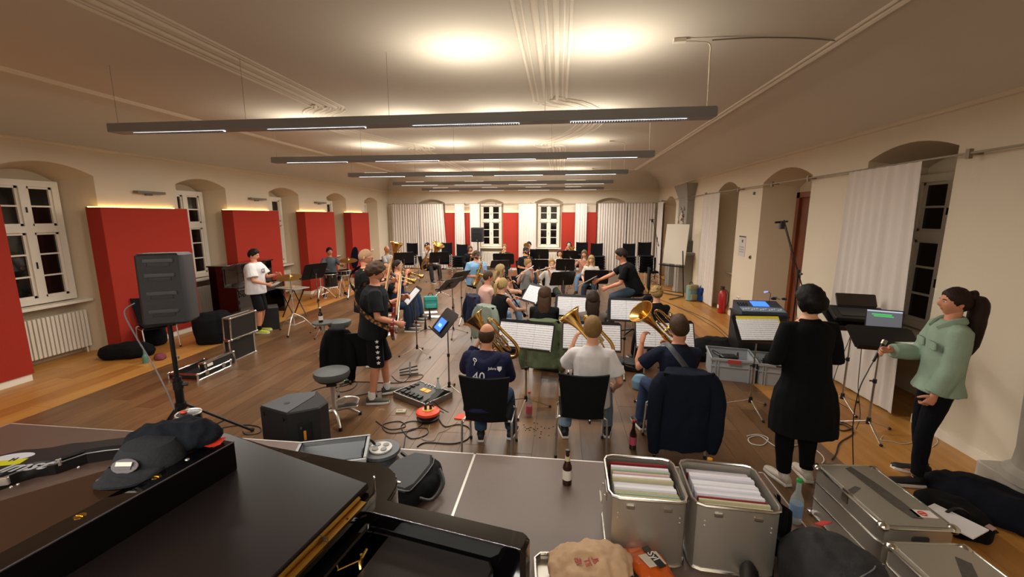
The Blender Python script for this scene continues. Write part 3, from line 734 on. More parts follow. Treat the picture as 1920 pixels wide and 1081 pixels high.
    # --- legs
    if bottom:
        bm_ = cloth(bc) if isinstance(bc, str) else bc; m = M(); th = s*b**.6*thick
        m.loft([(hip-u*.11*s if not sit else hip-u*.085, V((1, 0, 0))*.125*s*b, V((0, 1, 0))*.10*s*b), (hip-u*.04, V((1, 0, 0))*.168*s*b, fw*.122*s*b), (hip+u*.04, V((1, 0, 0))*.160*s*b, fw*.118*s*b), (hip+u*.08, V((1, 0, 0))*.150*s*b, fw*.11*s*b)], 14)
        for i, (A, K_, F_) in enumerate(legs):
            if bottom == 'shorts':
                e = A.lerp(K_, .97); m.tube([A, A.lerp(K_, .5), e, e.lerp(F_, .10 if not sit else .04)], [.088*th, .092*th, .090*th, .092*th], 12)
            else:
                k = .0 if bottom == 'leggings' else .012
                m.tube([A, A.lerp(K_, .5), K_, K_.lerp(F_, .4), F_.lerp(K_, .04)], [.088*th+k*.4, .080*th+k*.4, .062*th+k*.8, .060*th+k, .044*th+k*1.5], 12)
        link({'shorts': 'shorts', 'leggings': 'leggings'}.get(bottom, 'trousers'), joined('legs', [remeshed(m, vox, 3, .005, PN[0]*1.7, 12)], [bm_]), t)
    # --- shoes
    for i, (A, K_, F_) in enumerate(legs):
        m = M(); c = V((F_.x, F_.y, 0)); z0 = F_.z-.085; c.z = z0; ang = (-1, 1)[i]*-.15; Z = Matrix.Translation(c) @ Matrix.Rotation(ang, 4, 'Z') @ Matrix.Scale(s, 4); m.X = Z
        pr = [(-.065, .030, .050), (-.04, .036, .060), (.0, .038, .058), (.06, .042, .040), (.12, .046, .030), (.17, .042, .026), (.20, .022, .018)]
        m.loft([(V((0, y, .018+h_*.55)), V((1, 0, 0))*w_, V((0, 0, 1))*h_*.75) for y, w_, h_ in pr], 12); m.tube([(0, -.012, .06), (0, -.008, .105)], [.044, .040], 12)
        so = m.obj('shoe', mat('shoe_'+shoe, shoe, .6, bump=.2, bs=60), t, True, 1.2)
        m = M(); m.X = Z; m.prism([(-.032, -.068), (.032, -.068), (.042, 0), (.050, .12), (.04, .185), (.0, .208), (-.04, .185), (-.050, .12), (-.042, 0)], 0.0, .028, .004); o2 = m.obj('sole', mat('sole_'+sole, sole, .7), so)
        m = M(); m.X = Z
        for k in range(4): m.tube([(-.022, .03+k*.022, .070-k*.007), (.022, .036+k*.022, .070-k*.007)], .0035, 5)
        m.obj('laces', mat('laces', '#c9c5bd', .8), so)
        if socks: k = M(); k.tube([F_+V((0, -.005, -.02)), F_+V((0, 0, .07))], [.046*s, .044*s], 12); k.obj('sock', cloth(socks), t)
    PEOPLE[key] = dict(root=t, X=Matrix.Translation((loc[0], loc[1], 0)) @ R.to_4x4(), hd=hd, HX=HX, arms=arms, hip=hip, u=u, fw=fw, s=s, seat=seat, face=face, loc=loc, label=label, S=S, legs=legs, mouth=HX @ V((0, .105, -.060)))
    return t
def place(key, x, y, z, rz=0., rx=0., ry=0.):    # a matrix given in the person's own frame
    return PEOPLE[key]['X'] @ TR(x, y, z, rz, rx, ry)
def aim(key, p, d, up=(0, 0, 1)):
    """frame whose +Y runs along d (person's frame), at p"""
    d = V(d).normalized(); x = d.cross(V(up))
    if x.length < 1e-3: x = V((1, 0, 0))
    x.normalize(); z = x.cross(d)
    Mx = Matrix(((x.x, d.x, z.x, p[0]), (x.y, d.y, z.y, p[1]), (x.z, d.z, z.z, p[2]), (0, 0, 0, 1)))
    return PEOPLE[key]['X'] @ Mx
# ================================================================ FURNITURE AND GEAR
def make_chair(label, mtx):
    t = thing('chair', label, 'chair', mtx=mtx, group='black stacking chairs')
    m = M()
    def seat(u, v):
        x = (u-.5)*.44*(1-.10*(1-v)); y = -.20+.42*v; return V((x, y, .45-.012*cos((u-.5)*pi)-.02*(max(0, v-.8)*5)**2*.8))
    m.grid(seat, 8, 8); m.grid(lambda u, v: seat(1-u, v)-V((0, 0, .035)), 8, 8)
    m.prism([(-.19, -.2), (.19, -.2), (.215, .1), (.20, .205), (-.20, .205), (-.215, .1)], .415, .438, .008); m.obj('seat', BLKF, t)
    m = M()
    def bk(u, v, o=0.):
        wd = .36+.09*v; x = (u-.5)*wd; z = .43+.43*v+.018*(2*u-1)**2*v; y = -.20-.075*v-.035*cos((u-.5)*pi)*(1-.4*v)+.0; return V((x, y-o, z))
    n = 10; vs_ = []; fs = []
    for o in (0, .028):
        for i in range(n+1):
            for j in range(7): vs_.append(bk(i/n, j/6, o))
    k = (n+1)*7
    for i in range(n):
        for j in range(6):
            a = i*7+j; fs.append((a, a+7, a+8, a+1)); fs.append((k+a, k+a+1, k+a+8, k+a+7))
    for i in range(n): fs.append((i*7, k+i*7, k+i*7+7, i*7+7)); fs.append((i*7+6, i*7+13, k+i*7+13, k+i*7+6))
    for j in range(6): fs.append((j, j+1, k+j+1, k+j)); fs.append((n*7+j, k+n*7+j, k+n*7+j+1, n*7+j+1))
    m.add(vs_, fs); m.obj('backrest', BLKF, t, True, 1.0)
    for q in (-1, 1):
        M().tube([(q*.15, -.17, .405), (q*.215, -.17, .405), (q*.232, -.175, .39), (q*.235, -.21, .02)], .0105, 8).obj('leg', CHROME, t)
        M().tube([(q*.15, .12, .405), (q*.215, .14, .405), (q*.232, .145, .39), (q*.235, .205, .02)], .0105, 8).obj('leg', CHROME, t)
        for yy in (-.21, .205): M().cyl((q*.235, yy, 0), (q*.235, yy, .03), .014).obj('foot_cap', RUB, t)
        M().tube([(q*.225, -.175, .37), (q*.225, .14, .37)], .007, 6).obj('side_rail', CHROME, t)
    return t
chair0 = None
def chair(label, x=0, y=0, rz=0., z=0., mtx=None):
    global chair0
    mt = mtx if mtx is not None else TR(x, y, z, rz)
    if chair0 is None: chair0 = make_chair(label, mt); return chair0
    return dup(chair0, label, mtx=mt)
def under(key, label, dy=-.02):
    return chair(label, mtx=place(key, 0, dy, 0))
def jacket(mtx, label, col, length=.55, wid=.5, top=.87, sleeves=True, vox=.014, back=-.245, bulk=1.):
    m = M(); m.X = Matrix.Identity(4)
    n = 9; secs = []
    for i in range(n):
        t = i/(n-1); z = top-length*t; ww = wid/2*(.88+.10*t+.05*sin(t*9)); dd = .055*bulk+.02*t
        secs.append((V((.01*sin(t*5), back-.04+.035*t*0-(.0), z)), V((ww, 0, 0)), V((0, dd, 0))))
    m.loft(secs, 16)
    m.loft([(V((0, back+.02, top+.005)), V((wid*.42, 0, 0)), V((0, .085, 0))), (V((0, back+.0, top-.05)), V((wid*.47, 0, 0)), V((0, .09, 0))), (V((0, back+.0, top-.12)), V((wid*.47, 0, 0)), V((0, .07, 0)))], 14)
    if sleeves:
        for q in (-1, 1):
            m.tube(catmull([(q*wid*.40, back, top-.04), (q*(wid*.5+.04), back-.03, top-.2), (q*(wid*.5+.055), back-.05, top-.40*length/.55), (q*(wid*.5+.03), back-.03, top-length*1.06)], 3), [.05*bulk, .058*bulk, .06*bulk, .06*bulk, .06*bulk, .058*bulk, .055*bulk, .052*bulk, .05*bulk, .045*bulk], 9)
    me = remeshed(m, vox, 2, .014, random.random()*9, 7)
    me = joined('jacket', [me], [cloth(col, .8, 7)]); t = link('jacket', me); t.matrix_world = mtx
    return tag(t, label, 'jacket')
SILVP = mat('stand_chrome', '#b8b2a6', .25, 1.)
stand_protos = {}
def make_stand(mt, label, h, w_, hh, tilt):
    t = thing('music_stand', label, 'music stand', mtx=mt, group='black desk music stands')
    D = TR(0, 0, h, 0, -radians(tilt))          # desk leans back; front faces +Y, away from pole
    m = M(); m.X = Matrix.Translation((0, 0, h)) @ Matrix.Rotation(radians(tilt), 4, 'X')
    r = .03
    P = [(-w_/2+r, -hh/2), (w_/2-r, -hh/2), (w_/2, -hh/2+r), (w_/2, hh/2-r), (w_/2-r, hh/2), (-w_/2+r, hh/2), (-w_/2, hh/2-r), (-w_/2, -hh/2+r)]
    X0 = m.X; m.X = X0 @ Matrix.Rotation(pi/2, 4, 'X'); m.prism(P, -.004, .004, .001); m.obj('desk', BLKM, t)
    m = M(); m.X = X0; m.box(-w_/2+.01, w_/2-.01, 0, .055, -hh/2-.004, -hh/2+.002).box(-w_/2+.01, w_/2-.01, .050, .055, -hh/2, -hh/2+.014); m.obj('ledge', BLKM, t, False)
    m = M(); m.X = X0; m.cyl((0, -.035, -.05), (0, -.004, -.05), .02).box(-.06, .06, -.012, -.004, -.12, .05); m.obj('tilt_joint', BLK, t)
    M().cyl((0, -.035, .1), (0, -.035, h*.55), .011).cyl((0, -.035, h*.55), (0, -.035, h-.04), .008).obj('pole', SILVP, t)
    M().cyl((0, -.035, h*.53), (0, -.035, h*.57), .018).tube([(0, -.035, h*.55), (.045, -.035, h*.55)], [.006, .009], 8).obj('clamp_knob', BLK, t)
    M().cyl((0, -.035, .10), (0, -.035, .17), .024, .018).obj('hub', BLK, t)
    for k in range(3):
        a = pi/2+2*pi*k/3; l_ = M().tube([(.02*cos(a), -.035+.02*sin(a), .13), (.29*cos(a), -.035+.29*sin(a), .015)], .0085, 8, flat=.6).obj('leg', SILVP, t)
        M().ell((.295*cos(a), -.035+.295*sin(a), .014), .016, .016, .014).obj('foot_cap', RUB, l_)
    return t
def stand(label, px=None, Y=None, face=0., h=None, tilt=25., w_=.5, hh=.34, sheets=0, slabel=None, sw=.21, shift=0., pos=None, lift=0.):
    """px: pixel of the desk's centre, Y: its distance; face: heading of the side with the sheets"""
    if pos is None: p = aty(px[0], px[1], Y) if Y else atz(px[0], px[1], h); x, y, h = p.x, p.y, p.z
    else: x, y = pos
    mt = TR(x, y, 0, radians(face)); key = (round(h*25), w_, hh, tilt)
    if key in stand_protos:
        t = dup(stand_protos[key], label, mtx=mt); hq = key[0]/25
    else: hq = key[0]/25; t = stand_protos[key] = make_stand(mt, label, hq, w_, hh, tilt)
    X0 = mt @ Matrix.Translation((0, 0, hq)) @ Matrix.Rotation(radians(tilt), 4, 'X')
    for i in range(sheets):
        m = M(); xx = (i-(sheets-1)/2)*(sw+.002)+shift
        m.box(-sw/2, sw/2, -.148, .148, 0, .0012)
        q = m.obj('sheet_music', SCORE, None, False)
        q.matrix_world = X0 @ Matrix.Translation((-xx, .0065+.0006*i, -hh/2+.152+lift)) @ Matrix.Rotation(pi, 4, 'Z') @ Matrix.Rotation(pi/2, 4, 'X')
        pos_ = ['left', 'middle', 'right'] if sheets == 3 else (['left', 'right'] if sheets == 2 else (['far left', 'inner left', 'inner right', 'far right'] if sheets == 4 else ['single']))
        tag(q, '%s page of printed music %s' % (pos_[i], slabel), 'sheet music', 'printed music on the stands')
    return t
def mk(root, name, m, ma, **k): return m.obj(name, ma, root, **k)
def bottle(x, y, z, h, label, glass, cap, labc=None, r=.033, neck=.55, fill=None):
    t = thing('bottle', label, 'bottle', (x, y, z)); m = M()
    m.lathe([(0.001, 0), (r, .002), (r, h*neck*.9), (r*.92, h*neck), (r*.5, h*(neck+.14)), (r*.40, h*(neck+.2)), (r*.38, h*.97), (r*.42, h*.975)], 20); m.obj('glass_body' if 'glass' in glass.name else 'body', glass, t)
    M().lathe([(0.001, h*.94), (r*.47, h*.94), (r*.47, h*.995), (r*.4, h), (0.001, h)], 16).obj('cap', cap, t)
    if labc: M().lathe([(r*1.02, h*.16), (r*1.02, h*neck*.80)], 20).obj('paper_label', labc, t)
    if fill: M().lathe([(0.001, .004), (r*.9, .006), (r*.9, h*.3), (.001, h*.3)], 16).obj('liquid', fill, t)
    return t
def cable(name, label, pts, r=.005, col='#141414', z=None, cat='cable', raw=False):
    P = [V(p) if raw else atz(p[0], p[1], (p[2] if len(p) > 2 else 0))+V((0, 0, r+.001)) for p in pts]
    m = M(); m.tube(catmull(P, 6), r, 6); o = m.obj(name, mat('cable_'+col, col, .5)); return tag(o, label, cat)
# ================================================================ INSTRUMENTS (built along +Y from the mouthpiece, +Z up)
def bell_prof(r0_, r1, L, n=10): return [(r0_+(r1-r0_)*((i/n)**3.2)*.999, L*i/n) for i in range(n+1)]
def I_flute(mt, label):
    t = thing('flute', label, 'flute', mtx=mt, group='silver flutes'); M().cyl((0, -.06, 0), (0, .60, 0), .0105, n=10).obj('tube', SILV, t)
    M().ell((0, 0, .008), .010, .014, .006).obj('lip_plate', SILV, t)
    for i in range(9): M().lathe([(.001, .012), (.008, .012), (.008, .016), (.001, .016)], 10, (0, .17+i*.042, 0), (0, 0, 1)).obj('key', SILV, t)
def I_clarinet(mt, label):
    t = thing('clarinet', label, 'clarinet', mtx=mt, group='black clarinets'); W = mat('grenadilla', '#0e0c0c', .25)
    M().tube([(0, 0, 0), (0, .03, 0), (0, .075, 0), (0, .08, 0)], [.005, .009, .012, .013], 10).obj('mouthpiece', BLK, t)
    M().tube([(0, .08, 0), (0, .58, 0)], .0135, 12).obj('tube', W, t)
    M().tube([(0, .58, 0), (0, .61, 0), (0, .64, 0), (0, .66, 0)], [.016, .021, .030, .038], 14).obj('bell', W, t)
    for y in (.08, .15, .37, .575, .655): M().cyl((0, y-.004, 0), (0, y+.004, 0), .016 if y < .6 else .039, n=12).obj('ring', SILV, t)
    for i in range(10): M().lathe([(.001, .013), (.008, .013), (.008, .018), (.001, .018)], 8, (0, .18+i*.037, 0), (.15*(-1)**i, 0, 1)).obj('key', SILV, t)
    M().cyl((.012, .17, .012), (.012, .34, .012), .002, n=5).cyl((-.012, .38, .012), (-.012, .56, .012), .002, n=5).obj('key_rod', SILV, t)
def I_trumpet(mt, label, name='trumpet', k=1., mt_=None):
    B_ = mt_ or BRASS; t = thing(name, label, name, mtx=mt @ Matrix.Scale(k, 4)); ml = M()
    M().tube([(0, 0, 0), (0, .02, 0), (0, .05, 0)], [.013, .007, .006], 10).obj('mouthpiece', SILV, t)
    M().tube([(0, .05, 0)]+[(0, .40, 0)]+catmull([(0, .40, 0), (0, .435, -.02), (0, .435, -.05), (0, .40, -.07)], 4)+[(0, .20, -.07)], .0065, 8).obj('leadpipe', B_, t)
    M().tube([(0, .12, -.07), (0, .05, -.07)]+catmull([(0, .05, -.07), (0, .02, -.05), (0, .02, -.02), (.012, .06, 0)], 4)+[(.014, .12, 0)], .007, 8).obj('tuning_slide', B_, t)
    m = M(); L = .33; m.loft([(V((.016, .16+y, -.0)), V((r_, 0, 0)), V((0, 0, r_))) for r_, y in bell_prof(.0075, .062, L, 14)]+[(V((.016, .16+L-.006, 0)), V((.055, 0, 0)), V((0, 0, .055))), (V((.016, .16+L-.07, 0)), V((.016, 0, 0)), V((0, 0, .016)))], 18); m.obj('bell', B_, t)
    for i in range(3): v = M().cyl((0, .15+i*.027, -.095), (0, .15+i*.027, .02), .0115, n=10).obj('valve', B_, t); M().cyl((0, .15+i*.027, .02), (0, .15+i*.027, .045), .003).cyl((0, .15+i*.027, .045), (0, .15+i*.027, .05), .008).obj('valve_cap', SILV, v)
def I_trombone(mt, label):
    t = thing('trombone', label, 'trombone', mtx=mt)
    M().tube([(0, 0, 0), (0, .03, 0)], [.013, .007]).obj('mouthpiece', SILV, t)
    M().tube([(0, .03, 0), (0, .75, 0)]+catmull([(0, .75, 0), (0, .79, -.03), (0, .79, -.06), (0, .75, -.09)], 4)+[(0, .1, -.09)], .008, 8).obj('slide', BRASS, t)
    M().tube([(-.02, .1, 0), (-.02, -.12, 0)]+catmull([(-.02, -.12, 0), (-.02, -.19, .04), (-.02, -.19, .08), (-.02, -.12, .12)], 4), .009, 8).obj('tuning_slide', BRASS, t)
    M().loft([(V((-.02, -.12+y, .12)), V((r_, 0, 0)), V((0, 0, r_))) for r_, y in bell_prof(.009, .105, .62, 14)], 20).obj('bell', BRASS, t)
def I_sax(mt, label, k=1.):
    """neck at origin, body hangs along -Z"""
    t = thing('saxophone', label, 'saxophone', mtx=mt @ Matrix.Scale(k, 4), group='brass saxophones')
    M().tube([(0, -.0, 0), (0, .06, .006)], [.006, .012]).obj('mouthpiece', BLK, t)
    M().tube(catmull([(0, .06, .006), (0, .11, .02), (0, .16, .01), (0, .18, -.04)], 4), .011, 10).obj('neck', BRASS, t)
    P = catmull([(0, .18, -.04), (0, .185, -.30), (0, .19, -.56), (0, .22, -.63), (0, .275, -.63), (0, .30, -.56), (0, .315, -.45), (0, .34, -.34)], 4); n = len(P)
    M().tube(P, [.014+.022*(i/n)+(.03*max(0, (i/n-.72)/.28)**2) for i in range(n)], 14).obj('body_tube', BRASS, t)
    M().lathe([(.058, -.012), (.066, 0), (.062, .004), (.045, -.02), (.03, -.06)], 20, (0, .342, -.335), (0, .22, 1)).obj('bell_rim', BRASS, t)
    for i in range(8):
        M().lathe([(.001, .020), (.015, .020), (.015, .028), (.001, .028)], 10, (0, .185, -.10-i*.055), (.35*(1 if i % 2 else -.3), 1, 0)).obj('key_cup', GOLD, t)
    M().cyl((.028, .19, -.08), (.03, .19, -.52), .003).cyl((-.028, .19, -.12), (-.03, .19, -.5), .003).obj('key_rod', GOLD, t)
def I_horn(mt, label, k=1., name='tenor_horn', cat='tenor horn', big=False, rose=False):
    """oval brass horn; bell opens along +Z at (0,0,0.0), body below"""
    t = thing(name, label, cat, mtx=mt @ Matrix.Scale(k, 4)); B2 = BRASSD if rose else BRASS; rb = .135
    m = M(); prof = bell_prof(.020, rb, .42, 14)
    secs = [(V((0, 0, -.42+y)), V((r_, 0, 0)), V((0, r_, 0))) for r_, y in prof]+[(V((0, 0, -.004)), V((rb*.96, 0, 0)), V((0, rb*.96, 0))), (V((0, 0, -.05)), V((.062, 0, 0)), V((0, .062, 0))), (V((0, 0, -.16)), V((.026, 0, 0)), V((0, .026, 0)))]
    m.loft(secs, 24); m.obj('bell', BRASS, t)
    M().ring((0, 0, 0), rb, .005, 28, 6).obj('bell_rim', GOLD, t)
    P = catmull([(0, 0, -.40), (0, .0, -.52), (.03, 0, -.60), (.09, 0, -.635), (.15, 0, -.60), (.175, 0, -.52), (.165, 0, -.38), (.155, .0, -.26)], 5); n = len(P)
    M().tube(P, [.026-.010*i/n for i in range(n)], 12).obj('bottom_bow', B2, t)
    P = catmull([(.155, .0, -.26), (.15, .01, -.17), (.12, .02, -.13), (.09, .03, -.17), (.085, .035, -.3), (.09, .035, -.48)], 5); M().tube(P, .013, 10).obj('top_bow', BRASS, t)
    M().tube(catmull([(.09, .035, -.48), (.07, .04, -.55), (.045, .04, -.48), (.045, .04, -.25)], 5), .010, 10).obj('inner_branch', BRASS, t)
    M().tube(catmull([(.15, -.02, -.34), (.19, -.05, -.24), (.20, -.11, -.17), (.19, -.17, -.15)], 5), .006, 8).obj('leadpipe', BRASS, t)
    M().tube([(.19, -.165, -.15), (.188, -.19, -.147), (.186, -.205, -.145)], [.006, .008, .014], 10).obj('mouthpiece', SILV, t)
    for i in range(4 if big else 3): v = M().cyl((.055+i*.034, -.025, -.46), (.055+i*.034, -.025, -.36), .0155, n=12).obj('valve', SILV, t); M().lathe([(.001, 0), (.016, 0), (.017, .006), (.001, .010)], 12, (.055+i*.034, -.025, -.36)).obj('valve_cap', GOLD, v)
    for i in range(3): M().tube(catmull([(.06+i*.03, -.04, -.40), (.065+i*.03, -.075, -.41), (.065+i*.03, -.075, -.45), (.06+i*.03, -.04, -.45)], 3), .006, 8).obj('valve_slide', BRASS, t)
def I_guitar(mt, label, body, top=.0):
    """neck along +X, face toward +Y, body centred on origin"""
    t = thing('electric_guitar', label, 'guitar', mtx=mt); G = mat('guitar_'+body, body, .15, coat=.6); m = M()
    out = [(-.20, -.10), (-.21, 0), (-.19, .11), (-.11, .165), (-.03, .14), (.05, .13), (.13, .17), (.19, .16), (.15, .09), (.10, .04), (.10, -.03), (.16, -.09), (.18, -.14), (.11, -.155), (.04, -.125), (-.03, -.13), (-.12, -.165)]
    O = catmull([(x, y, 0) for x, y in out+[out[0]]], 3)[:-1]; m.X = Matrix.Rotation(pi/2, 4, 'X'); m.prism([(p.x, p.y) for p in O], -.022, .022, .006); m.obj('body', G, t)
    MW = mat('maple', '#c99a5e', .35)
    M().box(.08, .68, -.030, -.008, -.026, .026, .004).obj('neck', MW, t); M().box(.08, .67, -.034, -.030, -.025, .025).obj('fretboard', mat('rosewood', '#2e1a12', .4), t)
    m = M(); m.X = Matrix.Rotation(pi/2, 4, 'X'); m.prism([(.67, -.026), (.73, -.045), (.86, -.02), (.86, .03), (.74, .045), (.67, .026)], .010, .026, .003); m.obj('headstock', MW, t)
    for i in range(6): M().cyl((.72+i*.024, -.02, .04), (.72+i*.024, -.02, .065), .005).ell((.72+i*.024, -.02, .068), .008, .005, .008).obj('tuning_peg', CHROME, t)
    for x in (-.0, .06): M().box(x-.018, x+.018, -.034, -.022, -.040, .040, .003).obj('pickup', BLK, t)
    M().box(-.12, -.09, -.04, -.022, -.045, .045, .003).obj('bridge', CHROME, t)
    for x, z in ((-.1, -.09), (-.05, -.105)): M().cyl((x, -.022, z), (x, -.036, z), .011).obj('knob', BLK, t)
    s = M()
    for i in range(6): s.tube([(-.1, -.042, -.03+i*.012), (.68, -.037, -.018+i*.007)], .0008, 3)
    s.obj('strings', STEEL, t)['kind'] = 'stuff'
    return t
# ================================================================ THE PLAYERS
MO = V((0, .118, -.062))
def frameZ(p, z, x):
    z = V(z).normalized(); x = V(x); x = (x-z*x.dot(z)).normalized(); y = z.cross(x)
    return Matrix(((x.x, y.x, z.x, p[0]), (x.y, y.y, z.y, p[1]), (x.z, y.z, z.z, p[2]), (0, 0, 0, 1)))
def H_flute(h, d=(1, .12, -.16)): m = h+MO; d = V(d).normalized(); return [m+d*.13+V((-.03, .075, -.05)), m+d*.36+V((.02, -.05, -.07))]
def H_clar(h, d=(0, .62, -.78)): m = h+MO; d = V(d).normalized(); return [m+d*.26+V((-.05, -.05, -.03)), m+d*.47+V((.05, -.05, -.03))]
def H_trp(h, d=(0, 1, -.3)): m = h+MO; d = V(d).normalized(); return [m+d*.16+V((-.045, -.03, -.08)), m+d*.17+V((.05, -.05, -.05))]
def H_sax(h, x=.08): m = h+MO; return [m+V((-.06+x*.4, .08, -.20)), m+V((.06+x, .08, -.46))]
CLD = (0, .62, -.78)
# --- front row, seen from behind
def H_horn(h): return [h+V((-.20, .24, -.22)), h+V((.05, .30, -.26))]
person('hoodie', 'balding man in a navy hoodie with white print, left of the front row', head=(913, 607), s=.955, b=1.1, lean=17, hair='ring', hc='#4a3527', shirt='#1e2240', sleeve='long', bc='#32465f', shoe='#15161c', vox=.011, loose=.012, nod=0, skin='b', turn=-8, feet=[V((-.10, .26, .085)), V((.20, .34, .085))], hands=lambda h: [h+V((-.16, .26, -.20)), h+V((.10, .28, -.30))])
person('white', 'man with short blond hair in a white T-shirt in the front row', head=(1112, 595), s=1.0, b=1.0, lean=8, hair='crop', hc='#8a6a3e', shirt='#d6d3d4', bc='#6f8291', shoe='#141414', vox=.011, loose=.008, skin='a', feet=[V((-.24, .20, .085)), V((.20, .26, .085))], hands=lambda h: [h+V((-.17, .26, -.22)), h+V((.24, .12, -.62))], curl=.6)
person('navy', 'man with short brown hair in a navy T-shirt at the right of the front row', head=(1275, 592), s=1.01, b=1.04, lean=6, face=4, hair='crop', hc='#4a3422', shirt='#161c30', bc='#2c3a55', shoe='#20232a', vox=.011, skin='b', feet=[V((-.22, .34, .085)), V((.16, .34, .085))], hands=lambda h: [h+V((-.30, .16, -.20)), h+V((.05, .28, -.30))])
# --- second row from behind
person('brown', 'woman with long brown hair in black seated behind the three-page music stand', head=(1021, 538), s=.95, lean=6, hair='long', hc='#4a3222', shirt='#0f1013', sleeve='long', bc='#15171c', vox=.012, hands=lambda h: H_clar(h), feet=[V((-.1, .40, .085)), V((.1, .4, .085))])
person('dark', 'woman with very long dark hair in a grey top between two printed scores', head=(1112, 546), s=.93, lean=4, hair='long', hc='#33241b', shirt='#6b625c', sleeve='short', bc='#15171c', vox=.012, hands=lambda h: H_clar(h))
person('braid', 'woman in black with blond braided updo seated right of the scores', head=(1232, 536), s=.93, lean=8, face=12, nod=10, hair='braid', hc='#a98a58', shirt='#0f0f12', sleeve='short', bc='#101218', vox=.012, hands=lambda h: H_clar(h))
# --- clarinets facing right
person('blpony', 'woman with blond pinned-up hair in a sleeveless black top playing clarinet', head=(942, 522), s=.95, lean=12, face=-42, nod=8, hair='ponytail', hc='#b79a62', shirt='#101114', sleeve='none', bc='#7e95ab', vox=.012, hands=lambda h: H_clar(h, (.05, .66, -.75)))
person('pink', 'man with cropped brown hair in a pink striped shirt playing clarinet', head=(915, 507), s=.98, b=1.06, lean=8, face=-58, nod=10, hair='buzz', hc='#4d3926', shirt='#cfa79b', bc='#6f8aa6', vox=.012, skin='b', hands=lambda h: H_clar(h))
person('bllong', 'woman with long straight blond hair and peach top playing clarinet', head=(938, 496), s=.95, lean=6, face=-72, nod=8, hair='long', hc='#a89062', shirt='#c99c86', sleeve='long', bc='#6f8aa6', vox=.012, hands=lambda h: H_clar(h))
# --- flutes
FLD = (1, .05, -.30)
person('flgrey', 'flutist with blond bun in a grey T-shirt turned to the right', head=(990, 486), s=.95, lean=6, face=-125, nod=4, hair='bun', hc='#a07c4c', shirt='#8f8f8e', bc='#17191f', vox=.013, hands=lambda h: H_flute(h, FLD))
person('flwhite', 'flutist with blond bun in a white T-shirt facing the camera', head=(1035, 485), s=.94, lean=5, face=-172, hair='bun', hc='#a98a52', shirt='#cfccc8', bc='#31382b', vox=.013, hands=lambda h: H_flute(h, FLD))
person('girlsm', 'smiling girl with light brown hair holding a flute across', head=(1096, 469), s=.95, lean=8, face=165, hair='fringe', hc='#7d6243', shirt='#c98f78', sleeve='none', bc='#6f8aa6', vox=.014, hands=lambda h: H_flute(h+V((0, .03, -.10)), (1, .0, .0)))
person('girlbl', 'girl with long blond hair and a fringe behind the conductor\'s stand', head=(1109, 479), s=.92, lean=6, face=170, hair='fringe', hc='#b39a6a', shirt='#c9c0b8', bc='#2c3340', vox=.014)
# --- saxophones and brass at the back
person('bluesax', 'man in a light blue T-shirt, grey flat cap and glasses playing saxophone', head=(893, 470), s=1.06, b=1.42, lean=4, face=-140, turn=10, hair='short', hc='#5a3d28', shirt='#7ba5c8', bc='#8a7a66', vox=.013, skin='b', glasses=True, cap=('#4a4440', 1), beard=1, loose=.02, hands=lambda h: H_sax(h, .06))
person('girlsax', 'girl with shoulder-length brown hair and glasses in a black jumper playing saxophone', head=(881, 461), s=.92, lean=6, face=-150, nod=8, hair='bob', hc='#5b3f2a', shirt='#141416', sleeve='long', bc='#15171c', vox=.015, glasses=True, hands=lambda h: H_sax(h, .08))
person('kid', 'short-haired player in a dark jacket blowing a horn under the left far window', head=(946, 458), s=.94, lean=4, face=178, hair='crop', hc='#8a6c48', shirt='#2c2a26', sleeve='long', bc='#15171c', vox=.015, hands=lambda h: H_trp(h))
person('capman', 'bearded man in a dark cap and dark T-shirt playing saxophone', head=(986, 463), s=1.0, b=1.2, lean=3, face=-150, hair='crop', hc='#3a2a1e', shirt='#1b1d22', bc='#2c3340', vox=.014, skin='b', cap=('#2b2a2d', 1), beard=1, hands=lambda h: H_sax(h, .05))
person('trb', 'dark-haired man playing trombone behind the bearded man in the dark cap', head=(992, 453), s=1.0, b=1.05, lean=3, face=178, hair='short', hc='#2a1e18', shirt='#1b1b20', bc='#2c3340', vox=.016, hands=lambda h: H_trp(h, (.1, 1, .05)))
person('whitecap', 'bearded player with a white cap in front of the far red panel', head=(1067, 454), s=.98, lean=3, face=178, hair='bob', hc='#2c1f18', shirt='#17171b', bc='#2c3340', vox=.016, cap=('#d8d2cc', -1), beard=1, hands=lambda h: H_trp(h, (.25, 1, 0)))
person('brown2', 'woman with shoulder-length brown hair and pale top behind the far music stands', head=(1050, 468), s=.95, lean=4, face=178, hair='bob', hc='#4a3020', shirt='#c4bcc0', bc='#2c3340', vox=.015, hands=lambda h: H_trp(h, (0, .8, -.5)))
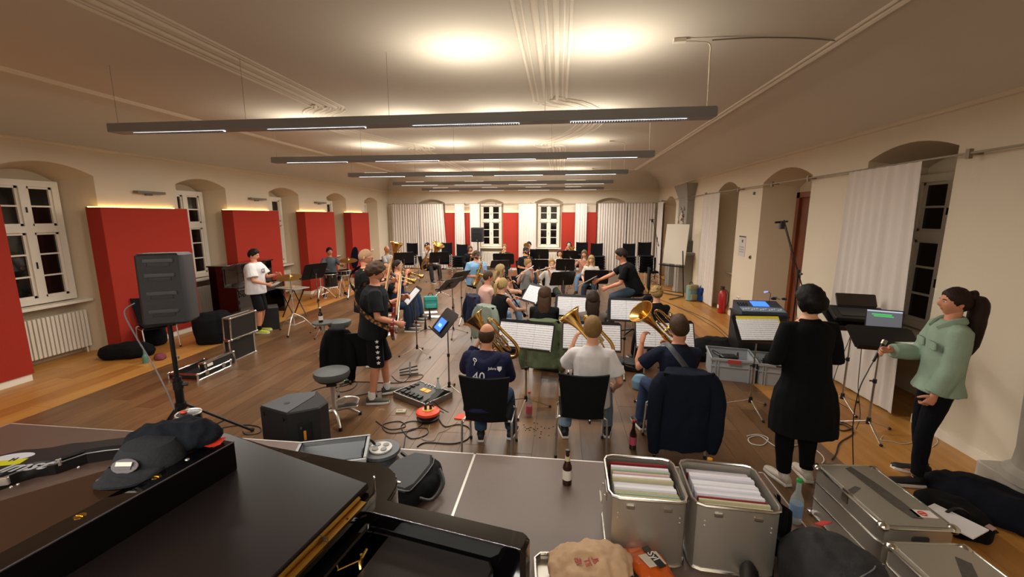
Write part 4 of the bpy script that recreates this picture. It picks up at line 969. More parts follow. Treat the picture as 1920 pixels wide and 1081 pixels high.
# --- trumpets and tubas at the left
TRD = (0, 1, -.38)
person('greentr', 'bald trumpeter in a black T-shirt with a bright green print', head=(722, 494), s=1.04, b=1.15, lean=4, face=-78, hair='shaved', hc='#a9825f', shirt='#131416', bc='#1f2b3c', vox=.013, skin='b', glasses=True, hands=lambda h: H_trp(h, TRD))
person('navytr', 'trumpeter with short dark hair and glasses in a navy T-shirt', head=(744, 488), s=1.0, b=1.1, lean=2, face=-88, hair='crop', hc='#2f241c', shirt='#232844', bc='#2c3d57', vox=.013, skin='b', glasses=True, hands=lambda h: H_trp(h, TRD))
person('tubabald', 'bald man in a light grey shirt behind a tuba in the far left corner', head=(725, 461), s=1.0, b=1.05, lean=2, face=-110, hair='none', shirt='#9b9894', bc='#20242c', vox=.015, skin='c', hands=[V((-.12, .34, .95)), V((.14, .34, .72))])
person('tuba', 'dark-haired man in a grey T-shirt and dark trousers holding a large brass tuba', head=(801, 455), s=1.04, b=1.05, lean=2, face=-128, hair='crop', hc='#1d1613', shirt='#a2a09e', bc='#25262a', vox=.014, skin='c', hands=[V((-.10, .34, .98)), V((.14, .32, .74))], feet=[V((-.2, .40, .085)), V((.2, .5, .085))])
person('drummer', 'young drummer with dark hair in a grey T-shirt and shorts', head=(617, 464), s=1.0, lean=4, seat=.5, face=-140, turn=10, hair='crop', hc='#1b1411', shirt='#50565c', bottom='shorts', bc='#3c4046', vox=.014, skin='c', hands=[V((-.28, .42, .86)), V((.28, .42, .84))], feet=[V((-.28, .42, .085)), V((.28, .42, .085))])
# --- conductor on a high stool
person('cond', 'conductor in a black T-shirt and glasses leaning forward with a sheet in his hand', head=(1166, 466), s=1.06, b=1.12, lean=26, seat=.80, face=84, nod=22, hair='short', hc='#2c2018', shirt='#101113', bc='#3a4a58', vox=.012, skin='b', glasses=True,
       hands=[V((-.15, .46, .92)), V((.14, .66, 1.0))], feet=[V((-.16, .38, .30)), V((.15, .50, .20))], curl=.8)
# --- standing
def gpos(px, py): p = atz(px, py); return (p.x, p.y)
person('boy', 'boy with dark hair in a white T-shirt, black shorts and neon yellow shoes', loc=gpos(488, 622), s=.955, b=1.1, pose='stand', lean=2, face=-78, nod=14, hair='short', hc='#1d1512', shirt='#d8d5d6', bottom='shorts', bc='#15161a', shoe='#b8c832', sole='#dfe3c0', socks='#141414', vox=.012, loose=.03, curl=(.3, 1.0), hands=[V((-.10, .36, 1.13)), V((.17, .30, .98))], skin='b')
person('guitarist', 'guitarist with curly hair and glasses in a black T-shirt and shorts with white stars', loc=gpos(708, 748), s=1.0, b=1.15, pose='stand', lean=5, face=-66, nod=22, hair='curly', hc='#4f3a28', shirt='#1b1d20', bottom='shorts', bc='#101012', shoe='#3f4239', sole='#d9d6ce', socks='#d8d4cf', vox=.011, loose=.012, glasses=True, skin='b', hands=[V((-.22, .34, 1.22)), V((.16, .27, 1.0))], feet=[V((-.13, .12, .085)), V((.12, -.06, .085))])
person('bassist', 'bald bass player with glasses in a black T-shirt and blue jeans', loc=gpos(692, 684), s=1.04, b=1.12, pose='stand', lean=3, face=-70, nod=16, hair='shaved', hc='#b08a6a', shirt='#131417', bottom='trousers', bc='#4c6a8e', shoe='#23252a', vox=.012, glasses=True, skin='b', hands=[V((-.24, .36, 1.25)), V((.14, .28, 1.0))])
person('womanblack', 'woman in a long black tunic and black leggings seen from behind', loc=gpos(1487, 900), s=.99, b=1.12, pose='stand', lean=5, face=6, nod=22, turn=14, hair='bob', hc='#0e0b0b', shirt='#08080a', sleeve='long', bottom='leggings', bc='#08080a', shoe='#c9beb0', sole='#e2ddd4', vox=.011, thick=1.12,
       dress=[(.46, .055), (.34, .05), (.22, .045), (.10, .03)], hands=[V((-.16, .24, 1.02)), V((.16, .24, 1.02))], feet=[V((-.11, -.03, .085)), V((.12, .02, .085))], curl=.9)
person('womangreen', 'woman with a long brown ponytail in a sage green overshirt and black leggings', loc=gpos(1728, 900), s=.985, b=.9, pose='stand', lean=-1, face=76, hair='longtail', hc='#2e1d14', shirt='#8fa391', sleeve='long', bottom='leggings', bc='#0a0c12', shoe='#111216', sole='#e5e2da', vox=.011, loose=.016, nod=-2, thick=1.06,
       dress=[(.10, .03)], hands=[V((-.16, .10, .80)), V((.12, .30, 1.10))], feet=[V((-.12, .10, .085)), V((.12, -.04, .085))], skin='b', curl=1.2, elb=[V((-.5, -.6, -1)), V((.5, -.8, -1))])
# --- instruments
def inst(fn, key, p, d, label, up=(0, 0, 1), **k): return fn(aim(key, p, d, up), label, **k)
def mo(key, dz=0.): return PEOPLE[key]['mouth']+V((0, .006, dz))
for k, lab in (('flgrey', 'silver flute played by the flutist in grey'), ('flwhite', 'silver flute played by the flutist in white')): inst(I_flute, k, mo(k), FLD, lab)
inst(I_flute, 'girlsm', mo('girlsm')+V((0, .03, -.10)), (1, 0, 0), 'silver flute held level by the smiling girl')
for k, lab in (('blpony', 'clarinet played by the woman in the sleeveless black top'), ('pink', 'clarinet played by the man in pink'), ('bllong', 'clarinet played by the long-haired blond woman'), ('brown', 'clarinet of the woman with long brown hair'), ('dark', 'clarinet of the woman in the grey top'), ('braid', 'clarinet of the woman with the blond updo')):
    inst(I_clarinet, k, mo(k), CLD, lab)
for k, lab in (('greentr', 'brass trumpet of the player with the green print'), ('navytr', 'brass trumpet of the player in navy')): inst(I_trumpet, k, mo(k), TRD, lab)
inst(I_trumpet, 'kid', mo('kid'), (0, 1, -.3), 'brass trumpet under the left far window')
inst(I_trumpet, 'brown2', mo('brown2'), (0, .8, -.5), 'brass trumpet of the woman in the pale top')
inst(I_trumpet, 'whitecap', mo('whitecap'), (-.35, 1, 0), 'brass flugelhorn of the player in the white cap', name='flugelhorn', k=1.1)
inst(I_trombone, 'trb', mo('trb'), (.1, 1, -.1), 'brass trombone of the dark-haired man at the back')
def sax(key, label, k=1., tilt=.30): h = PEOPLE[key]['mouth']; I_sax(place(key, h.x, h.y+.0, h.z, 0, -.05, -tilt), label, k)
sax('bluesax', 'large brass saxophone of the man in light blue', 1.12, .38); sax('girlsax', 'brass saxophone of the girl in the black jumper', .95, .25); sax('capman', 'brass saxophone of the bearded man in the dark cap', 1., .25)
def horn(px, py, Y, z, x, label, k, **q): p = aty(px, py, Y); I_horn(frameZ(p, z, x), label, k, **q)
hp = lambda key, dx, dy, dz: PEOPLE[key]['X'] @ (PEOPLE[key]['hd']+V((dx, dy, dz)))
I_horn(frameZ(hp('hoodie', -.20, .30, .10), (-.66, .06, .75), (.75, 0, .66)), 'brass tenor horn of the man in the navy hoodie', .92)
I_horn(frameZ(hp('white', -.22, .30, .08), (-.62, .10, .78), (.78, 0, .62)), 'brass tenor horn of the man in the white T-shirt', .92)
I_horn(frameZ(hp('navy', -.30, .27, .10), (-.66, -.30, .68), (.72, .0, .66)), 'brass tenor horn of the man in the navy T-shirt', .98)
tp = PEOPLE['tuba']; I_horn(frameZ(aty(822, 458, tp['loc'][1]-.32), (.42, -.15, .9), (-.75, -.5, .3)), 'large brass tuba of the man in the far left row', 1.62, name='tuba', cat='tuba', big=True)
tp = PEOPLE['tubabald']; I_horn(frameZ(aty(744, 455, tp['loc'][1]-.30), (.22, .05, .97), (.7, -.6, .0)), 'brass tuba with a copper bell in the far left corner', 1.6, name='tuba', cat='tuba', big=True, rose=True)
# guitars with straps
def gtr(key, label, col, strap, nd):
    P = PEOPLE[key]; x = V(nd).normalized(); y = V((0, 1, .15)); y = (y-x*x.dot(y)).normalized(); z = x.cross(y); c = V((.06, .245, .99 if key == 'guitarist' else .98))
    Mx = Matrix(((x.x, y.x, z.x, c.x), (x.y, y.y, z.y, c.y), (x.z, y.z, z.z, c.z), (0, 0, 0, 1)))
    # face of the guitar looks away from the player
    Mx = Mx @ Matrix.Rotation(pi, 4, 'X')
    t = I_guitar(P['X'] @ Mx, label, col)
    m = M(); s = P['s']; hz = P['hip'].z
    path = catmull([c+V((.13, -.02, -.08)), V((.225, .12, hz+.05)), V((.245, -.02, hz+.15)), V((.18, -.14, hz+.26)), V((.06, -.19, hz+.36)), V((-.05, -.17, hz+.45)), V((-.10, -.04, hz+.525)), V((-.13, .10, hz+.44)), c+V((-.12, -.01, .16))], 5)
    secs = []
    for i, p in enumerate(path):
        tn = (path[min(i+1, len(path)-1)]-path[max(i-1, 0)]).normalized(); n = V((p.x*.6, p.y, 0)).normalized(); w_ = tn.cross(n).normalized(); n = w_.cross(tn); secs.append((p, w_*.026, n*.003))
    m.loft(secs, 8); o = m.obj('strap', strap, t); o.matrix_basis = Mx.inverted(); return t
STRAP = mat('patterned_strap', '#7a3d1e', .8); n_, l_, b_ = nodes(STRAP)
tc = n_.new('ShaderNodeTexCoord'); vo = n_.new('ShaderNodeTexVoronoi'); vo.inputs['Scale'].default_value = 26; cr = n_.new('ShaderNodeValToRGB')
cr.color_ramp.elements[0].color = (*lin('#d09a5c'), 1); cr.color_ramp.elements[1].color = (*lin('#24120c'), 1); cr.color_ramp.elements[1].position = .6
l_.new(tc.outputs['Object'], vo.inputs['Vector']); l_.new(vo.outputs['Distance'], cr.inputs[0]); l_.new(cr.outputs[0], b_.inputs['Base Color'])
gtr('guitarist', 'dark red electric guitar with a patterned orange strap', '#6e1410', STRAP, (-.62, .14, .77))
gtr('bassist', 'electric bass with a pale neck carried by the bald man', '#e0d2b8', cloth('#0e0e10'), (-.66, .14, .72))
# tambourine
P = PEOPLE['boy']; w_ = P['arms'][1][2]
t = thing('tambourine', 'white tambourine held low by the boy in the white T-shirt', 'tambourine', mtx=place('boy', w_.x-.02, w_.y+.19, w_.z+.03, 0, .5, .2))
M().ring((0, 0, 0), .115, .020, 28, 8).obj('frame', mat('tambourine_white', '#cfcbc4', .4), t)
M().lathe([(.001, .018), (.108, .018)], 24).obj('skin', mat('drum_skin', '#d8d3c8', .6), t)
for i in range(8): a = i*pi/4; M().cyl((.115*cos(a), .115*sin(a), -.006), (.115*cos(a), .115*sin(a), .006), .018, n=10).obj('jingle', STEEL, t)
# printed marks on clothes
def shirt_text(key, txt, size, x, y, z, rz, label_col='#e8e6ea', rx=pi/2):
    cu = bpy.data.curves.new('print', 'FONT'); cu.body = txt; cu.size = size; cu.extrude = .0015; cu.align_x = 'CENTER'; cu.resolution_u = 2
    ob = bpy.data.objects.new('tmp', cu); COL.objects.link(ob); me = bpy.data.meshes.new_from_object(ob.evaluated_get(bpy.context.evaluated_depsgraph_get())); bpy.data.objects.remove(ob)
    me.materials.clear(); me.materials.append(mat('print_'+label_col, label_col, .8)); o = link('shirt_print', me, PEOPLE[key]['root']); o.matrix_basis = TR(x, y, z, rz, rx); return o
P = PEOPLE['hoodie']; hb = P['hip']+P['u']*.27*P['s']
by = hb.y-.165*P['s']
hb.z += .085; by += .03; shirt_text('hoodie', '40', .12, -.035, by-.050, hb.z-.078, 0, rx=pi/2-.42); shirt_text('hoodie', 'Jahre', .036, .085, by-.008, hb.z+.02, 0, rx=pi/2-.3)
m = M(); m.X = TR(.150, by-.002, hb.z+.03, .12, -.3); m.X = m.X @ Matrix.Rotation(pi/2, 4, 'X'); m.prism([(-.02, .02), (.02, .02), (.02, -.005), (0, -.026), (-.02, -.005)], -.001, .004); m.obj('shirt_print', mat('print_#e8e6ea', '#e8e6ea', .8), P['root'])
m = M(); m.X = TR(-.075, by+.012, hb.z+.10, 0, -.3); m.ring((0, 0, 0), .017, .0045, 16, 5, axis=(0, 1, 0), sx=.62); m.tube([(.0, 0, -.02), (-.006, 0, -.05)], .004, 5); m.obj('shirt_print', mat('print_#e8e6ea', '#e8e6ea', .8), P['root'])
k = M(); k.X = Matrix.Identity(4)
nk = P['hip']+P['u']*.47*P['s']; k.tube(catmull([(-.11, nk.y+.03, nk.z+.01), (-.10, nk.y-.08, nk.z-.01), (0, nk.y-.15, nk.z-.06), (.10, nk.y-.08, nk.z-.01), (.11, nk.y+.03, nk.z+.01)], 4), [.03, .034, .038, .042, .048, .052, .056, .060, .062, .060, .056, .052, .048, .042, .038, .034, .03], 10)
link('hood', joined('hood', [remeshed(k, .012, 3, .006, 3)], [cloth('#1e2240')]), P['root'])
P = PEOPLE['boy']; hb = P['hip']+P['u']*.33*P['s']; shirt_text('boy', 'GS', .12, .03, hb.y+.175, hb.z-.03, pi, '#1c1c20')
P = PEOPLE['greentr']; hb = P['hip']+P['u']*.30*P['s']; k = M(); k.X = TR(0, hb.y+.178, hb.z, pi, pi/2); st = [(.06*cos(a*pi/5)*(1 if a % 2 else .5)+.0, .07*sin(a*pi/5)*(1 if a % 2 else .55)) for a in range(10)]; k.prism(st, 0, .004); k.obj('shirt_print', mat('print_green', '#5fce2e', .8), P['root'])
P = PEOPLE['bluesax']; hb = P['hip']+P['u']*.28*P['s']; k = M(); k.X = TR(.06, hb.y+.245, hb.z+.02, pi, pi/2); k.prism([(.07*cos(a*pi/6), .045*sin(a*pi/6)) for a in range(12)], 0, .004); k.obj('shirt_print', mat('print_teal', '#2f6a5c', .8), P['root'])
P = PEOPLE['guitarist']
A, K_, F_ = P['legs'][1]
for i in range(5):
    c = A.lerp(K_, .30+.15*i); k = M(); k.X = TR(c.x+.112, c.y+.03, c.z, pi/2, pi/2, 0); k.prism([(.024*cos(pi/2+a*pi/5)*(1 if a % 2 == 0 else .42), .024*sin(pi/2+a*pi/5)*(1 if a % 2 == 0 else .42)) for a in range(10)], -.006, .006); k.obj('star_print', mat('print_#e8e6ea', '#e8e6ea', .8), P['root'])
# shirt collar, pocket flap and buttons of the green overshirt
P = PEOPLE['womangreen']; GR = cloth('#8fa391'); nk = P['hip']+P['u']*.49*P['s']
k = M(); k.tube(catmull([(-.05, nk.y+.10, nk.z-.05), (-.085, nk.y+.03, nk.z+.01), (-.055, nk.y-.06, nk.z+.03), (.055, nk.y-.06, nk.z+.03), (.085, nk.y+.03, nk.z+.01), (.05, nk.y+.10, nk.z-.05)], 4), .014, 8, flat=2.2); k.obj('collar', GR, P['root'])
for q in (-1, 1): k = M(); k.X = TR(q*.085, nk.y+.135, nk.z-.17, 0, -.05); k.box(-.055, .055, -.006, .008, -.045, .02, .01); k.obj('pocket_flap', GR, P['root'])
# guitar bag straps, horn straps
P = PEOPLE['navy']; k = M(); hz = P['hip'].z; sv = []
path = catmull([V((-.19, .16, hz+.36)), V((-.12, .02, hz+.50)), V((-.06, -.13, hz+.44)), V((.06, -.19, hz+.28)), V((.17, -.17, hz+.12))], 5)
for i, p in enumerate(path):
    tn = (path[min(i+1, len(path)-1)]-path[max(i-1, 0)]).normalized(); n = V((p.x*.5, p.y-.05, .1)).normalized(); w2 = tn.cross(n).normalized(); sv.append((p, w2*.027, w2.cross(tn)*.004))
k.loft(sv, 8); k.obj('horn_strap', mat('strap_grey', '#3c4148', .5), P['root'])
# --- chairs of the seated players
for k, lab in (('hoodie', 'black chair under the man in the navy hoodie'), ('white', 'black chair under the blond man in the white T-shirt'), ('navy', 'black chair under the man in the navy T-shirt, hidden by a dark jacket'), ('brown', 'black chair under the woman with long brown hair'), ('dark', 'black chair under the woman in the grey top'), ('braid', 'black chair under the woman with the blond updo'), ('blpony', 'black chair under the clarinettist in the sleeveless top'), ('pink', 'black chair under the man in the pink striped shirt'), ('bllong', 'black chair under the long-haired blond clarinettist'), ('flgrey', 'black chair under the flutist in grey'), ('flwhite', 'black chair under the flutist in white'), ('girlsm', 'black chair under the smiling girl with the flute'), ('girlbl', 'black chair under the blond girl with the fringe'), ('bluesax', 'black chair under the saxophonist in light blue'), ('girlsax', 'black chair under the saxophonist in the black jumper'), ('kid', 'black chair under the player below the left far window'), ('capman', 'black chair under the bearded man in the dark cap'), ('trb', 'black chair under the trombonist'), ('whitecap', 'black chair under the player in the white cap'), ('brown2', 'black chair under the woman in the pale top'), ('greentr', 'black chair under the trumpeter with the green print'), ('navytr', 'black chair under the trumpeter in navy'), ('tubabald', 'black chair under the bald tuba player'), ('tuba', 'black chair under the tuba player in grey')):
    chair(lab, mtx=place(k, {'white': -.09, 'hoodie': .03}[k], {'white': -.02, 'hoodie': .06}[k], 0)) if k in ('white', 'hoodie') else under(k, lab)
jacket(place('navy', 0, -.02, 0), 'large dark navy padded jacket hung over the front-row chair on the right', '#131a28', .74, .46, .88, bulk=1.15)
jacket(place('blpony', 0, -.02, 0), 'pale sage cardigan hung on the chair of the woman in the sleeveless top', '#7f8a7e', .55, .46)
jacket(place('pink', 0, -.02, 0), 'dark blue jacket hung on the chair of the man in pink', '#1d2238', .55, .50)
jacket(place('brown', 0, -.02, 0), 'olive green jacket hung on the chair behind the three-page score', '#59634a', .66, .46)
# conductor's stool, drum throne
P = PEOPLE['cond']
t = thing('stool', 'high black stool with a backrest under the conductor', 'stool', mtx=place('cond', 0, -.04, 0))
M().lathe([(.001, .755), (.17, .76), (.185, .78), (.18, .795), (.001, .80)], 24).obj('seat', BLKF, t)
M().box(-.19, .19, -.27, -.235, .90, 1.30, .02).obj('backrest', BLKF, t); M().tube([(0, -.1, .76), (0, -.26, .80), (0, -.275, .95)], .012).obj('back_support', BLKM, t)
M().cyl((0, 0, .08), (0, 0, .76), .022).obj('column', CHROME, t)
M().ring((0, 0, .30), .20, .011, 24, 6).tube([(-.2, 0, .3), (.2, 0, .3)], .008).obj('foot_ring', CHROME, t)
for i in range(5): a = i*2*pi/5; M().tube([(0, 0, .1), (.27*cos(a), .27*sin(a), .02)], [.018, .014]).obj('leg', BLKM, t)
t = thing('sheet_music', 'loose white pages in the conductor\'s outstretched hand', 'sheet music', mtx=place('cond', .16, .86, .98, .2, -.5, .25))
M().box(-.15, .15, -.21, .21, 0, .002).obj('page', PAPER, t, False); M().box(-.13, .16, -.20, .2, .004, .006).obj('page', PAPER, t, False)
P = PEOPLE['drummer']
t = thing('drum_throne', 'round black drum throne under the drummer', 'stool', mtx=place('drummer', 0, -.06, 0))
M().lathe([(.001, .44), (.17, .445), (.18, .48), (.16, .50), (.001, .505)], 24).obj('seat', BLKF, t); M().cyl((0, 0, .1), (0, 0, .44), .018).obj('column', CHROME, t)
for i in range(3): a = i*2*pi/3; M().tube([(0, 0, .25), (.26*cos(a), .26*sin(a), .015)], .010).obj('leg', CHROME, t)
for q in (0, 1):
    w_ = P['arms'][q][2]; t = link('drumstick', M().tube([w_+V((0, -.03, .0)), w_+V((-.1*(1-2*q)*-1, .36, -.03))], [.008, .005], 8).mesh('drumstick', mat('hickory', '#c9a16a', .5))); t.matrix_world = P['X']; tag(t, ['wooden drumstick in the drummer\'s left hand', 'wooden drumstick in the drummer\'s right hand'][q], 'drumstick')
# ================================================================ MUSIC STANDS WITH THEIR MUSIC
A_ = stand
A_('music stand with a three-page score in front of the man in the navy hoodie', (985, 626), face=167, h=.93, tilt=28, w_=.66, sheets=3, slabel='in front of the man in the navy hoodie')
A_('music stand with a wide score in front of the blond man in white', (1109, 630), face=178, h=.92, tilt=26, w_=.66, sheets=3, slabel='in front of the blond man in white')
A_('music stand with a wide score in front of the man in the navy T-shirt', (1246, 625), face=180, h=.93, tilt=26, w_=.66, sheets=3, slabel='in front of the man in the navy T-shirt')
A_('music stand with a double page left of the woman with very long dark hair', (1072, 573), face=172, h=.96, tilt=26, sheets=2, slabel='left of the woman with very long dark hair')
A_('music stand with a double page left of the woman with the blond updo', (1174, 580), face=176, h=.96, tilt=24, sheets=2, slabel='left of the woman with the blond updo')
A_('music stand with white pages turned to the clarinettists on the left', (1000, 552), face=128, h=.98, tilt=35, sheets=2, slabel='turned to the clarinettists')
A_('black music stand turned away in front of the flutist in white', (1055, 520), face=20, h=1.02, tilt=28, w_=.52)
A_('black music stand turned away left of the conductor', (1118, 518), face=-2, h=.97, tilt=22, w_=.52)
A_('black music stand turned away behind the flutist in white', (1060, 496), face=0, h=1.0, tilt=22)
A_('black music stand turned away right of the flutist in grey', (1011, 497), face=0, h=1.0, tilt=22)
A_('black music stand turned away before the trombonist', (1011, 476), face=0, h=1.08, tilt=20, w_=.6)
A_('black music stand turned away under the right far window', (1069, 478), face=0, h=1.05, tilt=20)
A_('wide black music stand turned away under the left far window', (944, 485), face=2, h=1.08, tilt=22, w_=.6)
A_('low black music stand leaning left of the bearded man in the dark cap', (937, 496), face=20, h=.98, tilt=48)
A_('black music stand in front of the bald tuba player', (757, 483), face=35, h=1.12, tilt=22, w_=.55)
A_('black music stand in front of the tuba player in grey', (823, 482), face=32, h=1.12, tilt=24, w_=.55)
A_('music stand seen edge-on right of the trumpeters', (845, 532), face=68, h=1.0, tilt=45, w_=.56)
A_('music stand seen edge-on behind the one right of the trumpeters', (862, 520), face=62, h=.98, tilt=42)
A_('music stand with one white page facing the guitarist', (774, 552), Y=6.42, face=122, tilt=42, w_=.42, sheets=1, slabel='facing the guitarist', sw=.30)
A_('music stand holding a glowing tablet before the guitarist', (834, 604), Y=4.94, face=122, tilt=40, w_=.50)
A_('tall music stand between the boy and the drummer', (590, 510), h=1.22, face=70, tilt=28, sheets=1, slabel='between the boy and the drummer', sw=.3)
A_('large music stand with a score edged in yellow before the woman in black', (1424, 616), h=1.0, face=184, tilt=42, w_=.56, hh=.36, sheets=2, slabel='with a yellow edge before the woman in black', sw=.235)
p = aty(834, 604, 4.94); q = M(); q.box(-.13, .13, 0, .008, -.09, .09, .004)
t = thing('tablet', 'tablet with a bright blue screen on the stand before the guitarist', 'tablet', mtx=TR(p.x, p.y, round(p.z*25)/25, radians(122), radians(40)) @ TR(.02, .010, -.055)); q.obj('casing', BLK, t)
M().box(-.12, .12, .008, .0095, -.08, .08).obj('screen', mat('blue_screen', (.03, .14, .62), .3, emit=1.3), t, False); M().box(-.06, .06, .0096, .0100, -.03, .01).obj('screen_window', mat('blue_screen_light', (.2, .4, .9), .3, emit=1.3), t, False)
m = M(); m.box(-.24, .24, 0, .0008, -.16, .16); pp = atz(1424, 616, 1.0); YEL = m.obj('folder_cover', mat('yellow_card', '#d3c53e', .7), None, False); YEL.matrix_world = TR(pp.x, pp.y, 1.0, radians(184), radians(42)) @ Matrix.Translation((-.012, .0055, .0)); tag(YEL, 'yellow folder cover behind the score before the woman in black', 'folder')
# ================================================================ SPARE AND STACKED CHAIRS
stk = [(768, 457, 15.9, 5, 180, 'tall chair stack left of the tuba player in grey'), (834, 456, 16.3, 5, 180, 'chair stack behind the tuba player in grey'), (861, 459, 15.4, 5, 172, 'chair stack left of the girl in the black jumper'), (1092, 457, 15.8, 5, 180, 'chair stack right of the player in the white cap'), (1122, 458, 15.2, 5, 186, 'chair stack behind the conductor'), (1181, 458, 15.2, 5, 176, 'chair stack right of the conductor'), (1212, 458, 14.6, 5, 180, 'rightmost tall chair stack by the far curtain')]
for px_, py_, Y_, n_c, fc, nm in stk:
    p = aty(px_, py_, Y_); n_c = max(2, min(7, int(round((p.z-.86)/.085))+1))
    for i in range(n_c): chair('black chair, %s in the %s' % (['lowest', 'second', 'third', 'fourth', 'fifth', 'sixth', 'seventh'][i]+(' up' if i else ''), nm), p.x, p.y-.0*i, radians(fc), z=.086*i)['group'] = 'stacked black chairs'
p = atz(1216, 528); chair('single lower black chair before the rightmost stack', p.x-.05, p.y-.5, radians(182))
CH1 = TR(-2.55, 4.95, 0, radians(8)); chair('black chair with a black jacket beside the grey stool', mtx=CH1); jacket(CH1 @ TR(-.20, -.02, 0, .1), 'black jacket hung over the left side of the chair beside the grey stool', '#0d0e12', .62, .22, .92)
chair('black chair behind the tripod loudspeaker at the red panel', *atz(300, 652).xy, radians(-118))
t = thing('chair', 'dark blue rounded chair at the farthest left red panel', 'chair', (*aty(655, 500, 12.9).xy, 0), radians(150)); NV_ = cloth('#131a3a')
M().prism([(-.2, -.2), (.2, -.2), (.22, .2), (-.22, .2)], .42, .47, .015).obj('seat', NV_, t)
k = M(); k.X = TR(0, -.22, .92, 0, pi/2+.12); k.prism([(.21*cos(a*pi/8), .36*sin(a*pi/8)) for a in range(16)], -.02, .02, .008); k.obj('backrest', NV_, t)
for q in (-1, 1):
    for y in (-.18, .18): M().cyl((q*.18, y, 0), (q*.18, y, .43), .012).obj('leg', CHROME, t)
# grey stools
def gstool(x, y, h, r, label, foot=False):
    t = thing('stool', label, 'stool', (x, y, 0), .4)
    M().lathe([(.001, h-.09), (r*.92, h-.085), (r, h-.05), (r*.97, h-.012), (r*.8, h), (.001, h+.004)], 28).obj('seat', GREYF, t)
    M().lathe([(.001, h-.12), (r*.8, h-.11), (r*.85, h-.088), (.001, h-.087)], 20).box(-.05, .05, -.10, .10, h-.16, h-.11).obj('seat_plate', BLK, t)
    M().cyl((0, 0, .12), (0, 0, h-.12), .022).cyl((0, 0, h*.45), (0, 0, h-.12), .028).obj('column', CHROME, t)
    for i in range(4): a = i*pi/2+.3; l_ = M().tube([(0, 0, .13), (.14*cos(a), .14*sin(a), .12), (.27*cos(a), .27*sin(a), .02)], [.02, .018, .013], 8).obj('leg', CHROME, t); M().cyl((.27*cos(a), .27*sin(a), 0), (.27*cos(a), .27*sin(a), .035), .018).obj('foot_cap', RUB, l_)
    if foot: M().box(.03, .25, -.06, .06, .16, .172, .01).obj('foot_plate', STEEL, t); M().tube(catmull([(-.02, .05, .2), (.1, .16, .2), (.24, .1, .2), (.24, -.02, .18)], 4), .012, 8).obj('foot_bar', CHROME, t)
    return t
gstool(-2.47, 4.12, .60, .19, 'round grey adjustable stool with a chrome foot plate in front of the guitarist', True)
gstool(*atz(636, 600, .55).xy, .55, .19, 'round grey stool behind the chair with the black jacket')
p = atz(606, 603, .55); q = thing('stool', 'small dark side table stool with a bottle on it', 'stool', (p.x, p.y, 0)); M().lathe([(.001, .52), (.17, .525), (.17, .55), (.001, .55)], 20).obj('seat', GREYF, q); M().cyl((0, 0, .1), (0, 0, .52), .02).obj('column', CHROME, q)
for i in range(4): a = i*pi/2; M().tube([(0, 0, .12), (.2*cos(a), .2*sin(a), .015)], .012).obj('leg', CHROME, q)
BRG = mat('brown_bottle_glass', '#2a0f07', .08, coat=.4); WHL = mat('white_label', '#d6d0c4', .7)
bottle(p.x-.02, p.y-.03, .55, .25, 'dark bottle with a white label on the small stool behind the black jacket', mat('dark_bottle_glass', '#0c0d0b', .08, coat=.4), mat('white_cap', '#d9d5cf', .5), WHL)
# ================================================================ PERCUSSION CORNER, UPRIGHT PIANO
t = thing('upright_piano', 'black upright piano against the red panel behind the boy', 'piano', (-6.92, 8.55, 0), -pi/2)
M().box(-.75, .75, -.30, .02, 0, 1.22, .01).obj('case', GLOSS, t, False); M().box(-.77, .77, -.32, .06, 1.22, 1.25, .006).obj('lid', GLOSS, t); M().box(-.73, .73, .0, .30, .58, .74, .01).obj('key_bed', GLOSS, t)
for q in (-1, 1): M().box(q*.72-.03, q*.72+.03, .0, .30, 0, .80, .01).obj('cheek', GLOSS, t)
M().box(-.70, .70, .04, .28, .74, .80, .02).obj('fallboard', GLOSS, t); M().box(-.7, .7, .02, .03, .84, 1.18).obj('front_panel', GLOSS, t)
t.rotation_euler = (0, 0, -pi/2)
CYM = mat('cymbal_bronze', '#b58f48', .3, 1.)
def cymbal(x, y, h, r, label, tilt=.15, tripod=True):
    t = thing('cymbal', label, 'cymbal stand', (x, y, 0))
    k = M(); k.X = TR(0, 0, h, .5, tilt); k.lathe([(.001, .035), (.02, .034), (.045, .012), (r*.6, .004), (r, -.012), (r, -.014), (.001, .0)], 32); k.obj('cymbal_plate', CYM, t)
    M().cyl((0, 0, .3), (0, 0, h+.05), .011).cyl((0, 0, .12), (0, 0, h*.6), .014).obj('pole', CHROME, t); M().cyl((0, 0, h+.03), (0, 0, h+.07), .016).cyl((0, 0, h*.58), (0, 0, h*.62), .022).obj('wing_nut', CHROME, t)
    if tripod:
        for i in range(3): a = i*2*pi/3+.8; l_ = M().tube([(0, 0, .38), (.16*cos(a), .16*sin(a), .28), (.38*cos(a), .38*sin(a), .02)], .011).obj('leg', CHROME, t); M().tube([(0, 0, .14), (.20*cos(a), .20*sin(a), .20)], .007).obj('brace', CHROME, l_); M().ell((.385*cos(a), .385*sin(a), .02), .02, .02, .02).obj('foot_cap', RUB, l_)
p = atz(553, 622); cymbal(p.x, p.y, aty(563, 519, p.y).z, .25, 'chrome cymbal stand with a bronze cymbal right of the boy')
D = PEOPLE['drummer']['loc']
def dpos(dx, dy): v = PEOPLE['drummer']['X'] @ V((dx, dy, 0)); return v.x, v.y
cymbal(*dpos(-.35, .75), 1.05, .24, 'thin bronze cymbal right of the drummer', .2); cymbal(*dpos(.42, .78), .95, .20, 'low bronze cymbal in front of the drummer', -.1)
